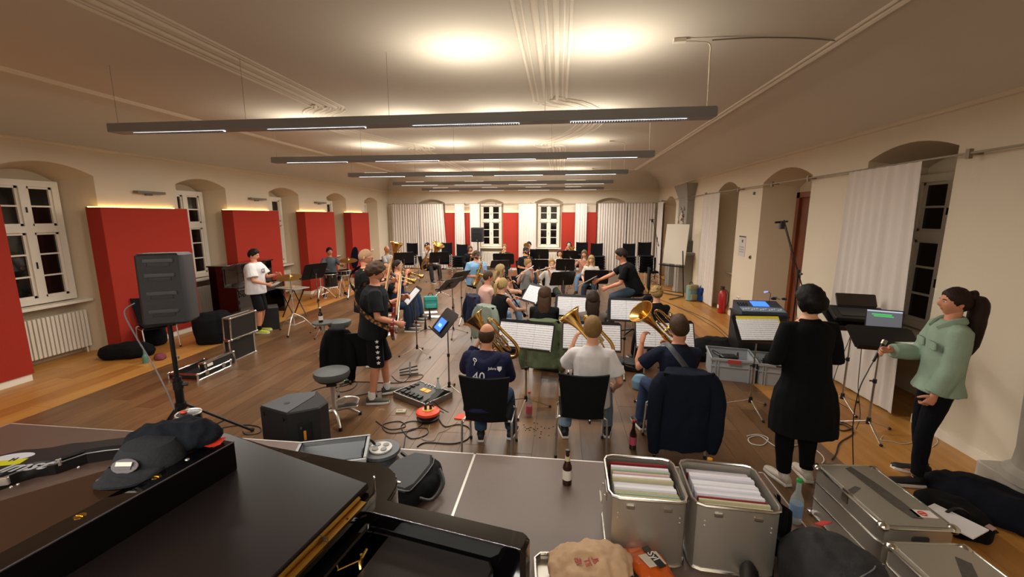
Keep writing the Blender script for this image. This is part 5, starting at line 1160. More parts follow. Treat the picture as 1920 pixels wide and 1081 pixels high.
def drum(x, y, z0, z1, r, label):
    t = thing('drum', label, 'drum', (x, y, 0)); M().lathe([(.001, z0), (r, z0), (r, z1), (.001, z1)], 28).obj('shell', mat('drum_shell', '#1a1517', .2, coat=.5), t)
    for z in (z0+.01, z1-.01): M().ring((0, 0, z), r+.006, .011, 28, 6).obj('hoop', CHROME, t)
    M().lathe([(.001, z1+.003), (r-.01, z1+.003)], 28).obj('drum_skin', mat('drum_skin', '#d8d3c8', .6), t)
    for i in range(8): a = i*pi/4; M().box((r+.008)*cos(a)-.008, (r+.008)*cos(a)+.008, (r+.008)*sin(a)-.008, (r+.008)*sin(a)+.008, z1-.10, z1-.03).obj('lug', CHROME, t)
    for i in range(3): a = i*2*pi/3+.4; M().tube([(r*.7*cos(a), r*.7*sin(a), z0), (.25*cos(a), .25*sin(a), z0*.4), (.30*cos(a), .30*sin(a), .01)], .009).obj('leg', CHROME, t)
drum(*dpos(.12, .52), .30, .68, .19, 'dark floor tom between the drummer\'s knees'); drum(*dpos(-.25, .60), .62, .76, .17, 'small dark snare drum before the drummer')
p = atz(545, 600); t = thing('tray_table', 'small percussion tray table behind the boy\'s hands', 'table', (p.x-.1, p.y+.3, 0), -.3)
M().box(-.32, .32, -.2, .2, .66, .685, .01).obj('table_top', mat('tray_grey', '#8a857c', .5), t)
for q in (-1, 1): M().tube([(q*.2, -.15, .66), (-q*.2, -.15, .01)], .012).tube([(q*.2, .15, .66), (-q*.2, .15, .01)], .012).obj('leg', BLKM, t)
t = thing('wood_block', 'wooden castanet lying on the percussion tray table', 'percussion', (p.x-.14, p.y+.3, .686), .3); M().box(-.12, .08, -.03, .03, 0, .03, .008).obj('block', mat('hickory', '#c9a16a', .5), t); M().tube([(.08, 0, .015), (.2, .02, .015)], .006).obj('handle', mat('hickory', '#c9a16a', .5), t)
p = atz(475, 583); t = thing('amplifier', 'small black amplifier box with a white badge behind the boy', 'amplifier', (*atz(508, 614).xy, 0), -.9)
M().box(-.2, .2, -.16, .16, 0, .45, .015).obj('cabinet', BLK, t); M().box(-.17, .17, -.165, -.155, .04, .34).obj('grille', mat('grille', '#0c0c0e', .8, bump=.6, bs=300), t, False); M().box(-.06, .06, -.172, -.165, .30, .34).obj('badge', WHL, t)
# flight cases and bags on the left
def fcase(mtx, sx, sy, sz, label, name='flight_case', lidang=None, lidh=.5, open_=True):
    t = thing(name, label, 'flight case', mtx=mtx, group='black flight cases with aluminium edges'); BP = mat('laminate_black', '#1b1918', .45); e = .014
    if open_: M().box(-sx, sx, -sy, sy, 0, .012).box(-sx, -sx+.012, -sy, sy, 0, sz).box(sx-.012, sx, -sy, sy, 0, sz).box(-sx, sx, -sy, -sy+.012, 0, sz).box(-sx, sx, sy-.012, sy, 0, sz).obj('tray', BP, t, False)
    else: M().box(-sx, sx, -sy, sy, 0, sz).obj('panel_box', BP, t, False)
    m = M()
    for x in (-sx, sx):
        for y in (-sy, sy): m.cyl((x, y, 0), (x, y, sz), e, n=6)
    for z in (0.006, sz):
        for x in (-sx, sx): m.cyl((x, -sy, z), (x, sy, z), e, n=6)
        for y in (-sy, sy): m.cyl((-sx, y, z), (sx, y, z), e, n=6)
    m.obj('edge_profile', ALUB, t)
    for x in (-sx, sx):
        for y in (-sy, sy): M().ell((x, y, sz), .024, .024, .024, 8, 6).obj('ball_corner', ALUB, t)
    for x in (-sx*.5, sx*.5): M().box(x-.03, x+.03, -sy-.02, -sy-.008, sz-.05, sz+.01, .004).obj('latch', STEEL, t)
    return t
c1 = atz(385, 712); c2 = atz(452, 655)
yaw_c = atan2(atz(475, 665).y-atz(420, 690).y, atz(475, 665).x-atz(420, 690).x)
q = atz(378, 698); fcase(TR(q.x, q.y, 0, yaw_c), .30, .22, .09, 'open shallow flight case tray lying on the floor')
q = atz(405, 690); k = TR(q.x, q.y, .0, yaw_c, radians(-8)); t = fcase(k @ TR(0, .0, .0, 0, pi/2), .27, .16, .10, 'flight case lid with a small white badge standing upright', open_=False); M().box(-.24, -.14, .10, .14, .104, .108).obj('badge', WHL, t, False)
q = atz(450, 668); k = TR(q.x-.02, q.y, .17, yaw_c); fcase(k @ TR(0, .0, .0, 0, pi/2), .27, .17, .09, 'lower square flight case half standing upright left of the boy', open_=False)
fcase(TR(q.x-.04, q.y+.02, .35+.17+.01, yaw_c) @ TR(0, -.03, .0, 0, pi/2+.03), .28, .17, .12, 'upper square flight case half standing upright left of the boy', open_=False)
def blob(name, label, cat, secs, col, mtx=None, vox=.02, disp=.02, group=None, rough=None, parts=()):
    m = M(); m.loft([(V((x, y, z)), V((rx, 0, 0)), V((0, ry, 0))) for x, y, z, rx, ry in secs], 16)
    me = joined(name, [remeshed(m, vox, 3, disp, len(label)*.7, 6)], [cloth(col, .6)]); o = link(name, me)
    if mtx: o.matrix_world = mtx
    return tag(o, label, cat, group)
q = atz(228, 672); blob('soft_bag', 'black padded bag lying on the floor before the large red panel', 'bag', [(0, 0, 0.005, .36, .18), (0, 0, .08, .40, .21), (0, 0, .18, .36, .18), (0, .0, .23, .24, .10)], '#0c0c0e', TR(q.x, q.y+.1, 0, .35))
q = atz(270, 655); blob('soft_bag', 'black soft bag leaning against the large red panel', 'bag', [(0, 0, 0.005, .24, .16), (0, 0, .15, .26, .18), (.03, 0, .32, .20, .15), (.05, 0, .42, .10, .08)], '#0d0d0f', TR(q.x-.15, q.y+.35, 0, -.4))
q = atz(380, 648); blob('soft_bag', 'big black instrument bag standing behind the tripod loudspeaker', 'bag', [(0, 0, 0.005, .30, .2), (0, 0, .2, .34, .24), (0, 0, .45, .33, .22), (.02, 0, .56, .2, .14)], '#101013', TR(q.x+.05, q.y+.25, 0, .6))
q = atz(273, 680); bottle(q.x, q.y, 0, .2, 'small teal drinking bottle on the floor before the large red panel', mat('teal_plastic', '#4f7f6c', .4), mat('teal_cap', '#3c6858', .4), r=.035)
q = atz(300, 672); blob('cloth_heap', 'crumpled pink and grey cloth beside the chair at the red panel', 'cloth', [(0, 0, .004, .14, .08), (0, 0, .05, .13, .07), (.02, 0, .08, .05, .04)], '#7a3f46', TR(q.x, q.y, 0, -.6), vox=.014)
# ================================================================ LOUDSPEAKERS
def box_speaker(mtx, w_, d, h, label, back=False):
    t = thing('loudspeaker', label, 'loudspeaker', mtx=mtx); PL = mat('speaker_plastic', '#26282c', .5, bump=.35, bs=220)
    P = [(-w_*.40, -d/2), (w_*.40, -d/2), (w_*.46, -d*.40), (w_/2, d*.38), (w_*.44, d/2), (-w_*.44, d/2), (-w_/2, d*.38), (-w_*.46, -d*.40)]; M().prism(P, 0, h, .02).obj('cabinet', PL, t)
    if back:
        for z in (.20, .45, .70, .90):
            M().box(-w_*.30, w_*.30, -d/2-.012, -d/2+.01, h*z-.016, h*z+.016, .006).obj('rib', mat('worn_plastic', '#3b3d42', .45), t); M().box(-w_*.22, w_*.22, -d/2-.004, -d/2+.006, h*z-.05, h*z-.022, .004).obj('recess', BLK, t)
    M().box(-w_*.38, w_*.38, d/2-.005, d/2+.012, h*.05, h*.62, .01).obj('grille', mat('grille', '#0c0c0e', .8, bump=.6, bs=300), t)
    k = M(); k.X = TR(0, d/2+.004, h*.80, 0, pi/2); k.prism([(-w_*.34, -h*.10), (w_*.34, -h*.10), (w_*.28, h*.10), (-w_*.28, h*.10)], -.012, .0, .004); k.obj('horn_mouth', BLK, t)
    M().box(-.02, .02, d/2+.012, d/2+.015, h*.10, h*.14).obj('badge', STEEL, t, False); return t
q = atz(350, 835); zb = aty(318, 603, q.y).z; zt = aty(318, 474, q.y).z; rz_s = .52
box_speaker(TR(q.x+.03, q.y, zb, rz_s, -.04), .38, .32, zt-zb, 'black loudspeaker with ribbed back on a tripod at the front left', True)
t = thing('speaker_stand', 'black tripod stand carrying the front left loudspeaker', 'speaker stand', (q.x, q.y, 0), .4)
M().cyl((0, 0, .06), (0, 0, .72), .036).cyl((0, 0, .6), (0, 0, zb), .020).obj('pole', BLKM, t); M().cyl((0, 0, .60), (0, 0, .68), .042).cyl((0, 0, .40), (0, 0, .46), .048).obj('collar', BLK, t)
M().tube([(0, 0, .64), (.08, 0, .64)], [.012, .018]).obj('knob', BLK, t); M().cyl((.03, .0, .9), (.03, .0, .93), .012).obj('height_pin', STEEL, t)
for i in range(3): a = i*2*pi/3+.25; l_ = M().tube([(.04*cos(a), .04*sin(a), .43), (.55*cos(a), .55*sin(a), .02)], .014, 8).obj('leg', BLKM, t); M().tube([(.02*cos(a), .02*sin(a), .08), (.34*cos(a), .34*sin(a), .19)], .009).obj('brace', BLKM, l_); M().ell((.56*cos(a), .56*sin(a), .02), .022, .022, .02).obj('foot_cap', RUB, l_)
b0 = TR(q.x, q.y, 0); cable('cable', 'pale cable running down from the front left loudspeaker', [(q.x-.20, q.y-.12, zb+.20), (q.x-.27, q.y-.16, zb+.12), (q.x-.22, q.y-.14, zb-.1), (q.x-.10, q.y-.08, .75), (q.x+.0, q.y-.06, .35), (q.x+.10, q.y-.16, .02), (q.x+.2, q.y-.1, .006)], .006, '#8f9099', raw=True)
k = aty(896, 453, 16.8); box_speaker(TR(k.x, 16.8, k.z, pi+.02), .50, .38, aty(896, 426, 16.8).z-k.z, 'black loudspeaker on a stand left of the left far window')
t = thing('speaker_stand', 'black tripod stand of the far loudspeaker', 'speaker stand', (k.x, 16.8, 0)); M().cyl((0, 0, .1), (0, 0, k.z), .022).obj('pole', BLKM, t)
for i in range(3): a = i*2*pi/3; M().tube([(0, 0, .5), (.45*cos(a), .45*sin(a), .015)], .014).obj('leg', BLKM, t)
# wedge monitor on the floor in front of the stage
q = atz(556, 868, 0); t = thing('monitor_speaker', 'black wedge stage monitor standing on end before the stage', 'loudspeaker', (-2.36, 3.30, 0), radians(-18)); t.scale = (.86, .9, 1)
zt = aty(520, 762, 3.2).z; PLM = mat('monitor_black', '#0d0d0f', .62, bump=.5, bs=180)
k = M(); k.prism([(-.24, -.20), (.16, -.20), (.34, .02), (.30, .16), (-.02, .30), (-.24, .12)], 0, zt, .012); k.obj('cabinet', PLM, t)
M().prism([(-.235, -.195), (.155, -.195), (.06, .20), (-.02, .28), (-.235, .11)], zt, zt+.006, .002).obj('end_plate', mat('worn_grey_plate', '#3d3f44', .5, bump=.3, bs=90), t); M().cyl((-.04, -.05, zt+.002), (-.04, -.05, zt+.009), .028).obj('pole_socket', BLK, t)
for x, z in ((-.19, zt-.06), (.10, zt-.06), (-.19, .08)): M().cyl((x, -.20, z), (x, -.215, z), .020).obj('rubber_foot', RUB, t)
k = M(); k.X = TR(.25, -.09, 0, atan2(.22, .18)); k.box(-.06, .06, -.012, .0, zt*.35, zt*.82, .004); k.obj('connector_panel', mat('connector_plate', '#2a2a2c', .35, .4), t); k = M(); k.X = TR(.25, -.09, 0, atan2(.22, .18)); k.box(-.012, .012, -.022, -.012, zt*.56, zt*.70, .003); k.obj('orange_plug', mat('plug_orange', '#d0861e', .5), t)
for z in (.42, .5, .75): k = M(); k.X = TR(.25, -.09, 0, atan2(.22, .18)); k.cyl((-.03, -.012, zt*z), (-.03, -.022, zt*z), .011); k.obj('socket', STEEL, t)
# ================================================================ ON THE STAGE
def crate(mtx, sx, sy, h, label, lab=None, grid=True):
    t = thing('crate', label, 'crate', mtx=mtx, group='grey plastic stacking crates'); e = .008
    m = M(); m.box(-sx, sx, -sy, sy, 0, e); m.box(-sx, -sx+e, -sy, sy, 0, h).box(sx-e, sx, -sy, sy, 0, h)
    for y in (-sy, sy-e): m.box(-sx, sx, y, y+e, 0, h)
    m.obj('walls', CRATE, t, False); k = .018
    M().box(-sx-k, sx+k, -sy-k, -sy+e, h-.03, h).box(-sx-k, sx+k, sy-e, sy+k, h-.03, h).box(-sx-k, -sx+e, -sy, sy, h-.03, h).box(sx-e, sx+k, -sy, sy, h-.03, h).obj('rim', CRATE, t, False)
    M().box(-sx-k*.6, sx+k*.6, -sy-k*.6, -sy, h*.62, h*.66).box(-sx-k*.6, sx+k*.6, sy, sy+k*.6, h*.62, h*.66).obj('band', CRATE, t, False)
    for x in (-sx*.82, sx*.82, -sx*.7, sx*.7):
        for y in (-1, 1): M().box(x-.008, x+.008, y*sy-(.012 if y < 0 else 0), y*sy+(0 if y < 0 else .012), .0, h-.03).obj('stiffener', CRATE, t, False)
    for y in (-1, 1): M().box(-.06, .06, y*(sy+.018)-.003, y*(sy+.018)+.003, h-.028, h-.006, .004).obj('handle_slot', mat('painted_slot_shade', '#2b2c2e', .7), t)  # dark plates paint the shade of the grip slots
    if lab: M().box(-.08, .08, -sy-k-.008, -sy-k, h-.06, h-.005).obj('sticker', mat('red_sticker', '#b8453f', .6), t, False)
    return t
q = atz(625, 850, .5); v = atz(622, 846, .70); crate(TR(v.x, v.y, .5, radians(20)), .215, .145, .21, 'empty grey plastic crate on the stage edge')
q = atz(716, 872, .5); t = thing('cable_reel', 'grey cable reel with a white socket disc on the stage', 'cable reel', (q.x, q.y, .5), .4)
M().lathe([(.001, .0), (.12, 0), (.125, .03), (.11, .05), (.11, .09), (.135, .11), (.13, .13), (.001, .132)], 28).obj('drum', mat('reel_grey', '#55585b', .45), t); M().lathe([(.001, .132), (.078, .132), (.078, .142), (.001, .144)], 24).obj('socket_disc', mat('socket_white', '#d9d6d0', .4), t)
for i in range(4): a = i*pi/2+.5; M().cyl((.042*cos(a), .042*sin(a), .143), (.042*cos(a), .042*sin(a), .149), .021).obj('socket', mat('socket_grey', '#8b8c8a', .5), t)
M().tube(catmull([(-.04, .03, .15), (-.07, .05, .18), (-.14, .08, .16), (-.2, .1, .1)], 4), .009).obj('plug', BLK, t); M().tube([(.09, -.09, .05), (.16, -.1, .03), (.18, -.0, .03), (.14, .06, .04)], .012).obj('handle', BLK, t)
# backpack
q = atz(768, 920, .5); t = thing('backpack', 'black backpack lying on the stage beside the piano', 'backpack', (q.x-.01, q.y+.02, .5), radians(-12))
m = M(); m.loft([(V((0, 0, z)), V((rx, 0, 0)), V((0, ry, 0))) for z, rx, ry in ((.004, .18, .25), (.04, .20, .28), (.09, .195, .27), (.12, .16, .22), (.13, .08, .1))], 20); link('body', joined('b', [remeshed(m, .016, 3, .012, 4)], [cloth('#141517', .5)]), t)
k = M(); k.prism([(-.13, -.19), (.10, -.20), (.13, -.14), (.12, .10), (.06, .20), (-.06, .19), (-.14, .06)], .115, .150, .014); k.obj('front_pocket', mat('bag_nylon', '#26282b', .6, bump=.2, bs=120), t); k = M(); k.X = TR(0, 0, .150); k.box(-.03, .04, -.155, -.14, 0, .004, .003); k.obj('badge', STEEL, t)
k = M(); k.tube(catmull([(-.13, -.19, .145), (.10, -.20, .145), (.135, -.14, .145), (.125, .10, .145), (.06, .205, .145)], 3), .003, 5); k.obj('zip', mat('zip_grey', '#6c6f70', .4), t); M().tube(catmull([(.17, .1, .12), (.24, .02, .08), (.23, -.1, .05), (.17, -.15, .08)], 4), .012, 6, flat=.35).obj('strap', BLK, t)
# beer bottle
q = atz(1063, 906, .5); bottle(q.x, q.y, .5, .245, 'brown beer bottle standing alone on the stage', BRG, mat('bottle_foil', '#1c1712', .4), WHL, r=.031)
M().lathe([(.0165, .19), (.0155, .215)], 16)
k = M(); k.lathe([(.0178, .170), (.0150, .200)], 16); k.obj('neck_label', mat('neck_label_gold', '#c3b48c', .6), [o for o in COL.objects if o.get('label') == 'brown beer bottle standing alone on the stage'][0])
# guitar case
def hull(pts, z): return [(atz(a, b, z).x, atz(a, b, z).y) for a, b in pts]
pts = hull([(-120, 915), (-60, 905), (0, 888), (30, 876), (60, 868), (100, 862), (130, 852), (160, 842), (200, 836), (262, 830), (300, 828), (300, 815), (240, 818), (175, 826), (140, 828), (100, 836), (70, 840), (40, 842), (10, 850), (-50, 862), (-110, 880)], .61)
gc = thing('guitar_case', 'black hard guitar case with stickers lying on the stage at the left', 'guitar case', (0, 0, 0)); GCM = mat('case_vinyl', '#1f2023', .4, bump=.2, bs=150)
k = M(); k.prism(pts, .50+.002, .575, .004); k.obj('case_bottom', mat('case_black', '#0b0b0d', .4), gc); k = M(); k.prism(pts, .582, .61, .012); k.obj('lid', GCM, gc); k = M(); cxp = sum(p[0] for p in pts)/len(pts); k.tube([(p[0], p[1], .578) for p in pts], .005, 5, closed=True); k.obj('valance', mat('seam_grey', '#8a8a8a', .4, .6), gc)
for a, b in ((12, 899), (110, 864)): v = atz(a, b, .58); k = M(); k.X = TR(v.x, v.y-.005, .575, radians(25)); k.box(-.025, .025, -.02, .0, -.02, .03, .004); k.obj('latch', CHROME, gc)
for a, b in ((22, 912), (35, 907), (148, 875)): v = atz(a, b, .54); M().ell((v.x, v.y-.004, .54), .009, .009, .009).obj('rivet', CHROME, gc)
v = atz(26, 856, .612); k = M(); k.X = TR(v.x, v.y, .611, .35); k.prism([(.115*cos(a*pi/10), .05*sin(a*pi/10)) for a in range(20)], 0, .002); k.obj('sticker', mat('sticker_white', '#c9cbd2', .5), gc)
v = atz(14, 867, .612); k = M(); k.X = TR(v.x, v.y, .6115, .35); k.box(-.12, .09, -.035, .035, 0, .002); k.obj('sticker', mat('sticker_yellow', '#c2c022', .5), gc, False)
def text_obj(txt, size, mtx, col, parent=None, name='lettering', shear=0., bold=0., em=0.):
    cu = bpy.data.curves.new('t', 'FONT'); cu.body = txt; cu.size = size; cu.extrude = .001; cu.offset = bold; cu.align_x = 'CENTER'; cu.align_y = 'CENTER'; cu.resolution_u = 2; cu.shear = shear
    ob = bpy.data.objects.new('tmp', cu); COL.objects.link(ob); me = bpy.data.meshes.new_from_object(ob.evaluated_get(bpy.context.evaluated_depsgraph_get())); bpy.data.objects.remove(ob)
    me.materials.clear(); me.materials.append(mat('ink_'+col, col, .6)); me.transform(mtx); return link(name, me, parent)
v = atz(40, 870, .612); text_obj('Imst', .16, TR(v.x+.05, v.y-.02, .612, .28), '#a9a9ae', gc, shear=.4, bold=.003); text_obj('H', .05, TR(v.x-.12, v.y+.04, .614, .35), '#20221a', gc, bold=.003)
# aluminium boxes with folders
def alubox(mtx, sx, sy, h, label, lid=False, open_=True, group='aluminium transport boxes'):
    t = thing('aluminium_box', label, 'metal box', mtx=mtx, group=group); r = .05
    P = [(-sx+r, -sy), (sx-r, -sy), (sx-.3*r, -sy+.3*r), (sx, -sy+r), (sx, sy-r), (sx-.3*r, sy-.3*r), (sx-r, sy), (-sx+r, sy), (-sx+.3*r, sy-.3*r), (-sx, sy-r), (-sx, -sy+r), (-sx+.3*r, -sy+.3*r)]
    n = len(P); m = M(); Pi = [(p[0]*.985, p[1]*.985) for p in P]
    vs_ = [(*p, 0) for p in P]+[(*p, h) for p in P]+[(*p, h) for p in Pi]+[(*p, .01) for p in Pi]; fs = []
    for k in range(3 if open_ else 1):
        for i in range(n): j = (i+1) % n; fs.append((k*n+i, k*n+j, (k+1)*n+j, (k+1)*n+i))
    fs.append(tuple(range(n-1, -1, -1))); fs.append(tuple((3 if open_ else 1)*n+i for i in range(n)))
    m.add(vs_, fs); m.obj('shell', ALU, t, True, .7)
    for z in ([h-.003, .012] if open_ else [h-.003, h*.70, h*.36, .014]): k = M(); k.tube([(p[0]*1.005, p[1]*1.005, z) for p in P], .008 if z in (h-.003, .012, .014) else .006, 6, closed=True); k.obj('bead', ALUB, t)
    return t
PAPC = [mat('folder_'+c, c, .8) for c in ('#dcdae0', '#e4e2e8', '#d2cfd8', '#7e1f22', '#b9b18e', '#9cab92', '#c9a9a0', '#a8553c')]
def folders(mtx, sx, y0, y1, z, seq, nm):
    n = len(seq)
    for i, (c, th, wf) in enumerate(seq):
        y = y1+(y0-y1)*(i+.5)/n; hh = z+random.uniform(-.018, .012); k = M(); ww = sx*wf
        k.prism([(-ww, y-th/2), (ww, y-th/2), (ww, y+th/2), (-ww, y+th/2)], .02, hh, .002)
        o = k.obj('sheet_bundle', PAPC[c]); o.matrix_world = mtx @ TR(0, 0, 0, 0, 0) ; tag(o, nm % (['backmost', 'second from the back', 'third from the back', 'fourth from the back', 'fifth from the back', 'sixth from the back', 'seventh from the back', 'eighth from the back', 'ninth from the back', 'tenth from the back', 'eleventh from the back', 'twelfth from the back', 'thirteenth from the back', 'foremost'][i if i < n-1 else 13], ['white', 'white', 'pale grey', 'dark red', 'manila', 'pale green', 'pinkish', 'reddish brown'][c]), 'folder', 'sheet music bundles in the aluminium boxes')
    return
B1 = TR(.462, 2.125, .5, radians(-1)); alubox(B1, .19, .19, .37, 'left open aluminium box full of sheet music on the stage')
B2 = TR(.885, 2.115, .5, radians(-3)); alubox(B2, .20, .195, .37, 'right open aluminium box full of sheet music on the stage')
folders(B1, .16, -.165, .17, .345, [(3, .012, 1), (7, .010, .97), (0, .016, .98), (5, .010, 1), (6, .012, .95), (1, .018, .98), (4, .012, 1), (0, .022, .98), (2, .014, .96), (1, .02, .98), (4, .014, 1), (5, .012, 1), (4, .014, 1.02)], '%s %s bundle in the left open aluminium box')
folders(B2, .165, -.17, .17, .345, [(0, .022, .98), (3, .012, 1), (0, .02, .97), (2, .018, .99), (1, .018, .98), (0, .02, .99), (1, .016, .98), (2, .02, .99), (0, .014, .98), (3, .008, 1), (4, .012, 1), (4, .012, 1.02)], '%s %s bundle in the right open aluminium box')
for mt, sx in ((B1, .19), (B2, .20)):
    t = [o for o in COL.objects if o.get('category') == 'metal box'][0 if mt is B1 else 1]
    for x in (-.09, .09): M().box(x-.02, x+.02, -.203 if mt is B2 else -.200, -.19, .315, .335, .003).obj('latch', STEEL, t)
    for q in (-1, 1): k = M(); k.X = TR(q*(sx+.012), 0, .26, 0, 0, 0); k.tube([(0, -.05, .02), (q*.015, -.05, -.03), (q*.015, .05, -.03), (0, .05, .02)], .005, 6); k.obj('handle', CHROME, t); M().box(q*sx-.004, q*sx+.006, -.06, .06, .25, .30, .003).obj('handle_plate', STEEL, t)
    for x in (-.15, .15):
        for z in (.26, .285): M().ell((x, -.192-(.004 if mt is B2 else 0), z), .005, .004, .005, 8, 5).obj('rivet', CHROME, t)
# closed boxes right of the stage, on the floor
CB = alubox(TR(2.17, 2.84, 0, radians(3)), .21, .33, .40, 'long closed aluminium box on the floor right of the stage', open_=False)
CC = alubox(TR(2.13, 2.06, 0, radians(4)), .22, .33, .40, 'closed aluminium box cut by the bottom right picture corner', open_=False)
for t, sy in ((CB, .33), (CC, .33)):
    for z in (.402,): M().prism([(-.19, -.31), (.19, -.31), (.19, .31), (-.19, .31)], .400, .407, .003).obj('lid_plate', ALU, t)
    for x in (-.205, .205):
        for y in (-sy+.02, sy-.02): M().ell((x*.97, y*.98, .39), .035, .035, .028, 10, 6).obj('corner_cap', ALUB, t); M().ell((x*.97, y*.98, .022), .038, .038, .022, 10, 6).obj('corner_cap', ALUB, t)
    M().box(-.215, -.20, -.03, .03, .33, .42, .004).obj('latch', STEEL, t); k = M(); k.X = TR(0, -sy-.001, .33, 0, pi/2); k.prism([(-.05, -.012), (-.04, -.02), (.04, -.02), (.05, -.012), (.05, .012), (.04, .02), (-.04, .02), (-.05, .012)], -.002, .006, .002); k.obj('handle_hole', mat('painted_slot_shade', '#2b2c2e', .7), t)  # the handle hole is a dark plate, its shade painted by colour
TP_ = mat('old_tape', '#4a453d', .8, bump=.4, bs=60, var=.5, vs_=40)
k = M(); k.X = TR(.03, .02, .408, radians(94)); k.prism([(-.27, -.03), (-.1, -.045), (.1, -.04), (.28, -.02), (.26, .035), (.05, .04), (-.15, .045), (-.26, .03)], 0, .0015); k.obj('tape_mark', TP_, CB); k = M(); k.X = TR(-.14, .02, .408, radians(30)); k.prism([(-.06, -.02), (.06, -.01), (.05, .02), (-.05, .02)], 0, .0015); k.obj('tape_mark', TP_, CB)
k = M(); k.X = TR(.12, -.20, .408, radians(-4)); k.box(-.06, .06, -.035, .035, 0, .0015); k.obj('sticker', mat('label_white', '#d9cfc8', .6), CB, False); k = M(); k.X = TR(.12, -.20, .410, 0); k.ring((-.01, .0, 0), .020, .004, 16, 5); k.box(-.03, .015, -.005, .005, -.001, .002); k.obj('sticker_mark', mat('mark_red', '#c2402f', .6), CB)
k = M(); k.X = TR(.02, .10, .408, radians(60)); k.prism([(-.14, -.03), (.12, -.04), (.14, .02), (-.12, .04)], 0, .0015); k.obj('tape_mark', TP_, CC)
# lid with paper bag and crisp bag
LD = atz(1075, 1066, .5); t = thing('metal_tray', 'upturned aluminium box lid under the paper bag at the bottom edge', 'lid', (.13, 1.77, .5), radians(6)); rr = [(-.20, -.14), (.20, -.14), (.22, -.10), (.22, .12), (.19, .15), (-.19, .15), (-.22, .12), (-.22, -.10)]
M().prism(rr, 0, .015).obj('lid_plate', ALU, t); M().tube([(p[0], p[1], .045) for p in rr], .009, 6, closed=True).obj('bead', ALUB, t); M().tube([(p[0], p[1], .025) for p in rr], .012, 6, closed=True, flat=1.).obj('rim', ALU, t)
m = M(); m.loft([(V((x, 0, z)), V((0, ry, 0)), V((0, 0, rz_))) for x, ry, rz_, z in ((-.20, .10, .03, .03), (-.1, .13, .05, .05), (.05, .13, .06, .06), (.15, .11, .05, .06), (.20, .08, .02, .05))], 16); pm = mat('brown_paper', '#c9a784', .8, bump=.6, bs=18)
t = thing('paper_bag', 'crumpled brown paper bag lying on the box lid', 'bag', mtx=TR(.17, 1.80, .552, radians(8))); link('bag_body', joined('b', [remeshed(m, .010, 2, .02, 3, 14)], [pm]), t)
text_obj('DER', .04, TR(-.07, -.02, .100, radians(-80), .1), '#a8382a', t, bold=.001); text_obj('GUTE', .04, TR(-.03, -.02, .104, radians(-80), .1), '#a8382a', t, bold=.001); text_obj('AUS', .04, TR(.01, -.02, .106, radians(-80), .1), '#a8382a', t, bold=.001)
m = M(); m.loft([(V((x, 0, z)), V((0, ry, 0)), V((0, 0, rz_))) for x, ry, rz_, z in ((-.13, .075, .006, .03), (-.08, .08, .03, .035), (.0, .085, .04, .04), (.08, .08, .03, .035), (.13, .075, .006, .03))], 16); CM = mat('crisp_orange', '#c95a1c', .3, bump=.4, bs=16)
v = atz(1212, 1052, .56); t = thing('crisp_bag', 'orange and white crisp bag with black lettering at the bottom edge', 'bag', mtx=TR(v.x, v.y-.03, .54, radians(-62))); link('bag_body', joined('b', [remeshed(m, .008, 2, .008, 8, 20)], [CM]), t)
k = M(); k.prism([(-.02, -.045), (.06, -.04), (.07, .05), (-.01, .055)], .078, .082, .002); k.obj('printed_window', mat('crisp_white', '#d5cdbd', .5), t); k = M(); k.box(-.05, .085, -.002, .036, .082, .085, .001); k.obj('label_field', mat('label_black', '#17130f', .4), t); text_obj('Syl', .05, TR(.015, .016, .087, 0), '#e5e0d4', t, bold=.0006)
# ================================================================ THE PIANO (near left corner)
zl = 1.5; pl = lambda a, b, z=zl: (atz(a, b, z).x, atz(a, b, z).y)
H1 = V((*pl(690, 905), 0)); H2 = V((*pl(510, 1081), 0)); ey = (H1-H2).normalized(); ex = V((ey.y, -ey.x, 0)); FL = V((*pl(430, 812), 0)); NE = H1-ey*1.25
Bc = V((*pl(445, 879), 0)); zt = aty(444, 827, Bc.y).z
pn = thing('grand_piano', 'black grand piano with closed lid and brass hinge in the near left corner', 'piano', (0, 0, 0))
def poly(*v): return [(p.x, p.y) for p in v]
lidp = poly(NE, H1, FL, FL-ex*.12, FL-ex*.12-ey*1.35)
k = M(); k.prism(lidp, zl-.022, zl, .003); k.obj('lid', SATIN, pn)
k = M(); H1b = H1+ey*.075; k.prism(poly(NE+ex*.02, H1+ex*.02, H1b-ex*.03, H1b-ex*.14, FL+ey*.03, FL-ex*.10, FL-ex*.1-ey*1.35), zl-.055, zl-.026, .004); k.obj('lower_lid', GLOSS, pn)
cur = catmull([H1+ex*.05-ey*.02, H1+ex*.03+ey*.10, H1-ex*.06+ey*.17, H1-ex*.25+ey*.16, FL+ey*.05-ex*.05], 5)
k = M(); k.prism([(p.x, p.y) for p in [NE+ex*.06]+cur+[FL-ex*.10-ey*1.3]], 1.16, zl-.07, .004); k.obj('case', GLOSS, pn)
k = M(); k.prism([(p.x, p.y) for p in [H1-ex*.02-ey*.1]+cur+[FL-ex*.05-ey*.1]], zl-.07, zl-.060, .003); k.obj('rim_top', GLOSS, pn)
